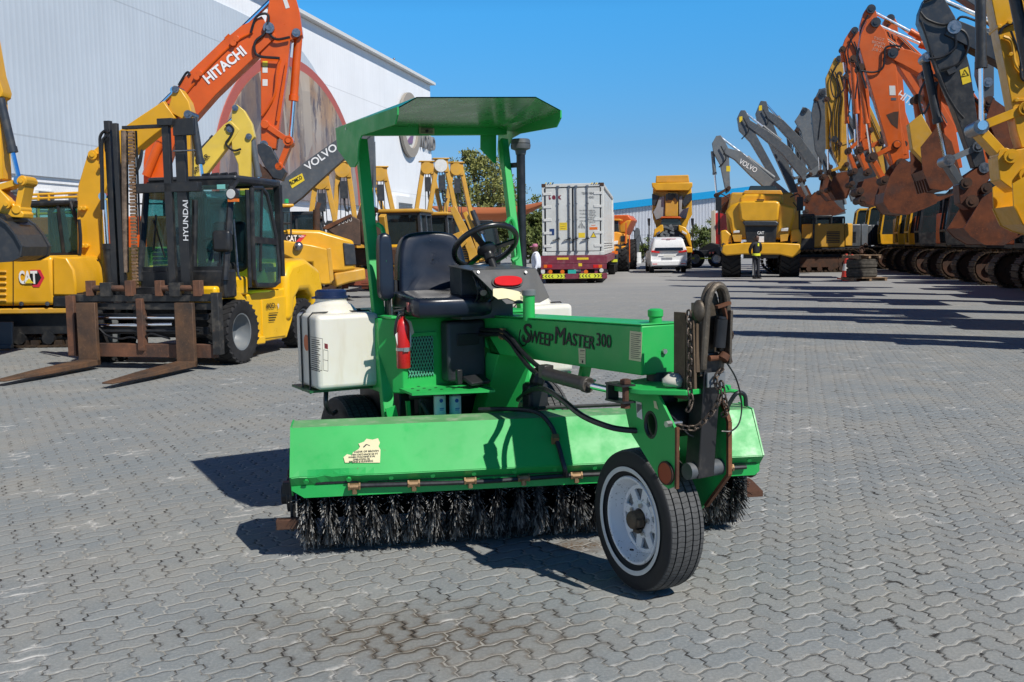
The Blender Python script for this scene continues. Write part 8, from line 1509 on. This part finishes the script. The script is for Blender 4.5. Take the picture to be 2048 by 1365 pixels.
# ---------------- wheel loader behind the forklift, seen from its tail
wf = Fr((D(640, 560, 29).x, 29.0, 0), 18); WL = tfr('wheel_loader', 'yellow wheel loader with black grille and exhaust stack behind the forklift', 'wheel loader', wf); yw = M['yellow']
wp2 = lambda px, py, y=-.9: wf.ay(px, py, y)
def wpl(name, pts, y, th, mat, bev=.05, parent=WL): return poly(wf, name, pts, y, th, mat, parent, bev)
wpl('engine_hood', [(563, 462), (580, 459), (640, 461), (680, 473), (708, 482), (712, 540), (690, 545), (600, 545), (563, 520)], -1.0, 2.0, yw, .08); wpl('side_tank', [(562, 480), (625, 490), (660, 499), (664, 568), (650, 570), (627, 566), (625, 525), (600, 525), (562, 508)], -1.35, .5, yw, .04); wpl('tank_edge', [(653, 497), (662, 496), (668, 560), (660, 568)], -1.36, .45, M['yellow_worn'], .02)
wpl('grille', [(686, 486), (709, 489), (713, 530), (690, 531)], -1.04, .3, M['charcoal'], .02); wpl('rear_bumper', [(668, 547), (730, 536), (732, 560), (700, 566), (672, 575)], -1.0, 1.8, M['yellow_worn'], .05)
a = wp2(568, 486, -1.01); wpl('badge_panel', [(562, 468), (612, 470), (600, 484), (562, 483)], -1.01, .02, M['ink'], 0); wpl('badge_stripe', [(604, 470), (613, 470), (601, 484), (592, 484)], -1.02, .02, M['decal_red'], 0)
a, b, c = wp2(573, 483, -1.04), wp2(594, 483, -1.04), wp2(573, 471, -1.04); text('CAT', (a.x, -1.04, a.z), (1, 0, 0), (0, 0, 1), (c.z-a.z)/.72, M['white'], WL, bold=.03, width=b.x-a.x); a, b, c = wp2(597, 475, -1.04), wp2(608, 475, -1.04), wp2(597, 471, -1.04); text('962H', (a.x, -1.04, a.z), (1, 0, 0), (0, 0, 1), (c.z-a.z)/.72, M['white'], WL, bold=.02, width=b.x-a.x)
for px, py, r_ in ((606, 568, .72), (655, 560, .72)):
    a = wf.loc(G(px, py+28)); wheel(WL, (a.x, a.y+.3, .74), .74, .6, (.25, 1, 0), M['rubber_dusty'], M['rust'], ri=.5, lug=20)
mb = MB(); a, b = wp2(633, 460, -.2), wp2(633, 420, -.2); mb.cyl(a, b, .1, 14); mb.bar(b, b+V((.08, 0, .2)), .12, .12); mb.build('exhaust_stack', M['rust_dark'], WL)
mb = MB(); a = wp2(597, 493, -1.4); mb.sphere(a, .13, 10, 8); mb.tube([a, wp2(590, 500, -1.4)], .04, 6); mb.build('lamp', M['steel'], WL); wpl('cab', [(556, 470), (556, 415), (580, 413), (582, 470)], -.7, 1.5, M['glass_dark'], .03); wpl('cab_roof', [(552, 416), (552, 408), (588, 408), (588, 414)], -.8, 1.7, yw, .03); mb = MB(); a = wp2(573, 407, -.4); mb.cyl(a, a+V((0, 0, .12)), .06, 10); mb.build('beacon', flat('beacon_green', (.02, .4, .12), .3), WL)
mb = MB(); mb.tube([wp2(566, 470, -1.2), wp2(566, 425, -1.2), wp2(582, 425, -1.2), wp2(582, 470, -1.2)], .025, 6); mb.tube([wp2(566, 447, -1.2), wp2(582, 447, -1.2)], .025, 6); mb.build('ladder', M['black'], WL)
# big rusty bucket raised behind it
bw = Fr((D(720, 500, 33).x, 33, 0), 10); BWt = tfr('loader_bucket', 'large scuffed brown loader bucket held up behind the wheel loader', 'bucket', bw); bpp = lambda pts: [((lambda v: (v.x, v.z))(bw.ay(*p, 0))) for p in pts]
mb = MB(); mb.xz(bpp([(648, 455), (700, 430), (720, 440), (722, 492), (705, 490), (668, 470)]), 1.6, .8); mb.build('bucket_shell', rusty('scuffed_brown', (.13, .075, .05), (.06, .04, .03), .6, .3), BWt, bev=.03); mb = MB(); mb.xz(bpp([(718, 438), (755, 440), (772, 460), (768, 485), (745, 490), (722, 490)]), 1.5, .8); mb.build('bucket_back', M['rust_dark'], BWt, bev=.1); mb = MB(); mb.xz(bpp([(645, 457), (650, 452), (702, 428), (704, 433), (655, 459)]), 1.7, .8); mb.build('cutting_edge', M['rust'], BWt); mb = MB(); mb.bar((bpp([(735, 475)])[0][0], 1.2, bpp([(735, 475)])[0][1]), (bpp([(760, 540)])[0][0], 1.2, .4), .25, .3); mb.build('lift_arm', M['yellow_worn'], BWt)
a, b = bpp([(675, 452)])[0], bpp([(694, 446)])[0]; text('3000', (a[0], -.003, a[1]), (b[0]-a[0], 0, b[1]-a[1]), (0, 0, 1), .3, flat('chalk_white', (.5, .47, .44), .9), BWt, bold=-.012, width=abs(b[0]-a[0])*1.6)

# ---------------- backhoe loaders with black-framed cabs
def backhoe(px, d, label, arm=True):
    f = Fr((D(px, 500, d).x, d, 0), -8); Bh = tfr('backhoe_loader', label, 'backhoe loader', f, 'backhoe loaders parked before the warehouse corner'); mb = MB(); mb.bb((-.7, -2.6, .8), (.7, -.9, 1.6)); mb.build('engine_hood', M['yellow'], Bh, bev=.08); mb = MB(); mb.bb((-.9, -1.0, .6), (.9, 1.2, 1.3)); mb.build('chassis', M['yellow_worn'], Bh, bev=.04)
    cb = sub('cab', Bh); mb = MB()
    for x_ in (-.8, .8):
        for y_ in (-.9, .1, 1.0): mb.bar((x_, y_, 1.2), (x_*.92, y_, 2.75), .09, .09)
        mb.bar((x_*.92, -.9, 2.72), (x_*.92, 1.0, 2.72), .09, .09); mb.bar((x_, -.9, 1.9), (x_, 1.0, 1.9), .06, .06)
    for y_ in (-.9, 1.0): mb.bar((-.75, y_, 2.72), (.75, y_, 2.72), .09, .09)
    mb.build('cab_frame', M['charcoal'], cb); mb = MB(); mb.bb((-.85, -1.1, 2.77), (.85, 1.15, 2.9)); mb.build('cab_roof', M['yellow_worn'], cb, bev=.04); mb = MB(); mb.add([(-.76, -.88, 1.3), (.76, -.88, 1.3), (.7, -.88, 2.7), (-.7, -.88, 2.7), (-.76, .98, 1.3), (.76, .98, 1.3), (.7, .98, 2.7), (-.7, .98, 2.7)], [(0, 1, 2, 3), (5, 4, 7, 6), (4, 0, 3, 7), (1, 5, 6, 2)]); mb.build('cab_glass', M['glass_dark'], cb, smooth=0)
    for x_ in (-.95, .95): wheel(Bh, (x_, .4, .72), .72, .45, (1, 0, 0), M['rubber'], M['yellow_worn'], ri=.5, lug=18); wheel(Bh, (x_*.95, -2.0, .48), .48, .35, (1, 0, 0), M['rubber'], M['yellow_worn'], ri=.5, lug=16)
    if arm: mb = MB(); mb.bar((.1, -3.0, .9), (.1, -3.6, 2.6), .22, .3); mb.build('loader_arm', M['yellow_worn'], Bh, bev=.02); mb = MB(); mb.cyl((-.5, -2.2, 1.0), (-.5, -3.4, 2.0), .08, 8); mb.build('hydraulic_ram', M['chrome'], Bh); mb = MB(); mb.xz([(-1.1, .9), (1.1, .9), (1.1, 1.5), (-1.1, 1.5)], .7, -3.6); mb.build('loader_bucket', M['rust_dark'], Bh, bev=.08)
backhoe(812, 38, 'backhoe loader with black cab frame, left of the pair behind the seat'); backhoe(868, 42, 'backhoe loader with pale cab glass, right of the pair behind the seat')
# yellow digging arm folded beside the steering wheel
zf_ = Fr((D(945, 520, 36).x, 36, 0), 0); ZB = crawler('excavator', 'small yellow digger with dark rams leaning right, seen behind the steering wheel', 'excavator', zf_, M['yellow_worn'], None, simple=True, tl=2.6, th_=.7, tw=.4, gauge=1.6, L0=-1.2, L1=.8, W=1.8, z0=.8, z1=1.5); A = Arm(ZB, zf_, -1.0)
A.plate('boom', A.rib([(905, 415, 12), (925, 455, 16), (945, 505, 18), (952, 540, 18)]), .3, M['yellow_worn']); A.plate('stick', A.rib([(930, 425, 9), (950, 470, 12), (965, 520, 12)]), .25, M['yellow_worn']); A.ram((945, 422), (975, 500), .09, .6, M['charcoal'], y=(-.2, .2)); A.plate('gearbox', A.pts([(905, 470), (925, 462), (935, 485), (920, 500), (905, 492)]), .5, M['yellow_worn'])
rs2 = Fr((D(720, 560, 30).x, 30, 0), 8); RB = tfr('steel_frame', 'rusty red steel frame lying on the ground behind the left canopy post', 'steel frame', rs2)
mb = MB()
for k in range(3): a, b = rs2.ay(672, 566-k*9, k*.4), rs2.ay(790, 566-k*9, k*.4); mb.bar(a, b, .25, .14)
for px in (690, 730, 770): a, b = rs2.ay(px, 572, -.1), rs2.ay(px, 545, .8); mb.bar(a, b, .2, .2)
mb.build('frame', rusty('oxide_red', (.24, .06, .03), (.11, .045, .03)), RB)

# ---------------- behind the left excavator: orange and green machine, yellow guard rail
of = Fr((D(130, 500, 24).x, 24, 0), 0); OG = tfr('asphalt_paver', 'orange and green road machine seen through the cab of the left excavator', 'road machine', of)
def opl(name, x0, y0, x1, y1, y, th, mat): return face(of, name, x0, y0, x1, y1, y, th, mat, OG, .04)
opl('hood', 66, 468, 180, 500, -.3, 1.8, M['orange']); opl('hood_band', 60, 455, 190, 468, -.32, 1.9, M['yellow']); opl('base', 60, 500, 190, 525, -.4, 2.0, flat('machine_green', (.10, .38, .20), .4)); opl('undercarriage', 60, 525, 190, 600, -.3, 1.8, M['charcoal'])
gr2 = Fr((D(120, 420, 27).x, 27, 0), 0); GR2 = tfr('guard_rail_platform', 'yellow guard rail of a platform before the white wall at the left', 'railing', gr2); mb = MB()
for y_ in (389, 397, 428): a, b = gr2.ay(60, y_+1, 0), gr2.ay(182, y_-4, 0); mb.cyl(a, b, .035, 8)
for px in (77, 98, 157): a, b = gr2.ay(px, 388, 0), gr2.ay(px, 470, 0); mb.cyl(a, b, .035, 8)
mb.build('rails', M['yellow'], GR2); mb = MB(); a, b = gr2.ay(60, 560, 0), gr2.ay(182, 470, 0); mb.bb((a.x, 0, 0), (b.x, 1.6, b.z)); mb.build('platform_box', M['grey_light'], GR2, bev=.03)

# ---------------- orange shade sail
ss = thing('shade_sail', 'orange fabric shade sail strung between the warehouse corner and the container', 'shade sail', (0, 0, 0)); rows = []
for i in range(25):
    t_ = i/24; px = 862 + (1120-862)*t_; sag = 4*t_*(1-t_); yt = 412 + 5*sag*0 + (395-412)*max(0, (t_-.55)/.45)**1.5 + 3*sag; yb = yt + 3 + 27*(math.sin(math.pi*min(1, t_*1.12))**.7 if t_ < .9 else 1.05); Y = 70 - 12*t_
    rows.append([D(px, yt+(yb-yt)*k/6, Y - 1.5*math.sin(math.pi*k/6)) for k in range(7)])
mb = MB(); mb.strip(rows); o = mb.build('fabric', NT('sail_orange').set(color=(.42, .12, .035), rough=.8), ss, smooth=80); so_ = o.modifiers.new('thick', 'SOLIDIFY'); so_.thickness = .02

# ---------------- trees and shrubs
def leafmat(name, a, b):
    t = NT(name); n = t.noise(.7, 3, .6); n2 = t.noise(9, 3, .6); col = t.mix(t.ramp(n, .35, .65), a, b); col = t.mix(t.ramp(n2, .4, .7, 0, .5), col, mul(b, 1.5)); t.b.inputs['Subsurface Weight'].default_value = 0
    return t.set(color=col, rough=.6, spec=.25)
lm1 = leafmat('acacia_leaf', (.12, .14, .035), (.28, .28, .09)); lm2 = leafmat('dark_leaf', (.05, .08, .02), (.14, .165, .045)); bark = plain('bark', (.10, .075, .05), .9, var=.3)
def tree(name, label, base, blobs, trunk_r, n, leaf, mat, seed, group='trees and shrubs behind the yard', limbs=True, cat='tree'):
    rnd = random.Random(seed); T = thing(name, label, cat, base, 0, group); bt = MB(); top = max(b[0][2] for b in blobs)
    mb = MB(); trunk_top = V((0, 0, top*.35)); mb.tube([(0, 0, 0), (.1, 0, top*.15), trunk_top], [trunk_r, trunk_r*.8, trunk_r*.65], 8)
    tips = []
    for c, r_ in blobs:
        c = V(c); md = trunk_top.lerp(c, .5) + V((rnd.uniform(-.4, .4), rnd.uniform(-.4, .4), .3)); mb.tube([trunk_top, md, c], [trunk_r*.5, trunk_r*.3, trunk_r*.1], 6, smooth=4)
        for k in range(7): d = V((rnd.gauss(0, 1), rnd.gauss(0, 1), rnd.gauss(.2, .8))).normalized(); e = c + d*r_*rnd.uniform(.7, 1.15); mb.tube([md.lerp(c, .8), c + d*r_*.45 + V((0, 0, .1)), e], [trunk_r*.16, trunk_r*.1, trunk_r*.04], 5); tips.append((e, c, r_))
    mb.build('trunk', bark, T)
    lv = MB(); per = n//len(blobs)
    for c, r_ in blobs:
        c = V(c); cl = [c + V((rnd.gauss(0, .52), rnd.gauss(0, .52), rnd.gauss(0, .45)))*r_ for _ in range(20)]
        for k in range(per):
            p = cl[rnd.randrange(20)] + V((rnd.gauss(0, .16), rnd.gauss(0, .16), rnd.gauss(0, .12)))*r_
            s_ = leaf*rnd.uniform(.6, 1.4); u = V((rnd.gauss(0, 1), rnd.gauss(0, 1), rnd.gauss(0, 1))).normalized(); v = u.orthogonal().normalized(); q = rnd.random()*6.3; v2 = (v*math.cos(q) + u.cross(v)*math.sin(q))
            lv.add([p - u*s_, p + v2*s_*.4, p + u*s_, p - v2*s_*.4], [(0, 1, 2, 3)])
    lv.build('crown', mat, T, smooth=0); return T
tb = D(975, 490, 92); tb.z = 0
def bl(px, py, Y, base, r_): p = D(px, py, Y); return ((p.x-base.x, p.y-base.y, p.z), r_)
tree('acacia_tree', 'tall airy olive green tree behind the pipelayers and the canopy post', tb, [bl(*q, tb, r_) for *q, r_ in ((945, 340, 92, 1.7), (965, 330, 93, 1.7), (925, 372, 91, 1.7), (955, 372, 92, 2.1), (990, 362, 92, 2.0), (1010, 385, 93, 1.6), (930, 402, 91, 1.5), (970, 402, 92, 1.9), (1000, 410, 92, 1.8), (1022, 400, 92, 1.3), (905, 395, 91, 1.0), (940, 318, 92, 1.0))], .35, 10500, .15, lm1, 3)
tb = D(1062, 500, 80); tb.z = 0
tree('bush_tree', 'darker green bushy tree between the exhaust pipe and the container', tb, [bl(*q, tb, r_) for *q, r_ in ((1050, 450, 80, 1.4), (1068, 440, 80, 1.5), (1078, 470, 80, 1.4), (1055, 480, 79, 1.3), (1040, 470, 80, 1.3), (1085, 435, 81, 1.2), (1070, 500, 80, 1.2))], .2, 8000, .16, lm2, 4)
tb = D(990, 500, 74); tb.z = 0
tree('bush_tree', 'low green bush under the orange shade sail behind the steering wheel', tb, [bl(*q, tb, r_) for *q, r_ in ((960, 452, 74, 1.1), (985, 450, 74, 1.2), (1010, 455, 74, 1.2), (1030, 462, 74, 1.2), (1000, 478, 74, 1.2), (970, 478, 74, 1.0))], .15, 6000, .14, lm2, 5)
tb = D(1405, 500, 80); tb.z = 0
tree('shrub', 'dry dark shrub in front of the blue-edged warehouse beside the raised dump body', tb, [bl(*q, tb, r_) for *q, r_ in ((1395, 475, 80, .9), (1412, 468, 80, 1.0), (1420, 485, 80, .9), (1400, 492, 80, .8))], .08, 3500, .11, lm2, 6, cat='shrub')
tb = D(1285, 515, 78); tb.z = 0
tree('shrub', 'low hedge-like shrub between the drum and the raised dump truck', tb, [bl(*q, tb, r_) for *q, r_ in ((1270, 505, 78, .7), (1285, 500, 78, .8), (1297, 505, 78, .8))], .06, 2500, .1, lm2, 7, cat='shrub')
# chain-link fence in front of the far warehouse
ff = Fr((D(1180, 500, 84).x, 84, 0), fth); FE = tfr('wire_fence', 'thin wire mesh fence running in front of the blue-edged warehouse', 'fence', ff)
for k in range(14): mb = MB(); mb.cyl((k*2.4, 0, 0), (k*2.4, 0, 2.2), .035, 6); mb.build('fence_post', M['steel'], FE)
mb = MB()
for z_ in (.1, 1.1, 2.15): mb.cyl((0, 0, z_), (31.2, 0, z_), .012, 5)
for k in range(104): mb.cyl((k*.3, .01, .1), (k*.3, .01, 2.15), .006, 4)
mb.build('mesh', M['steel'], FE, smooth=0)
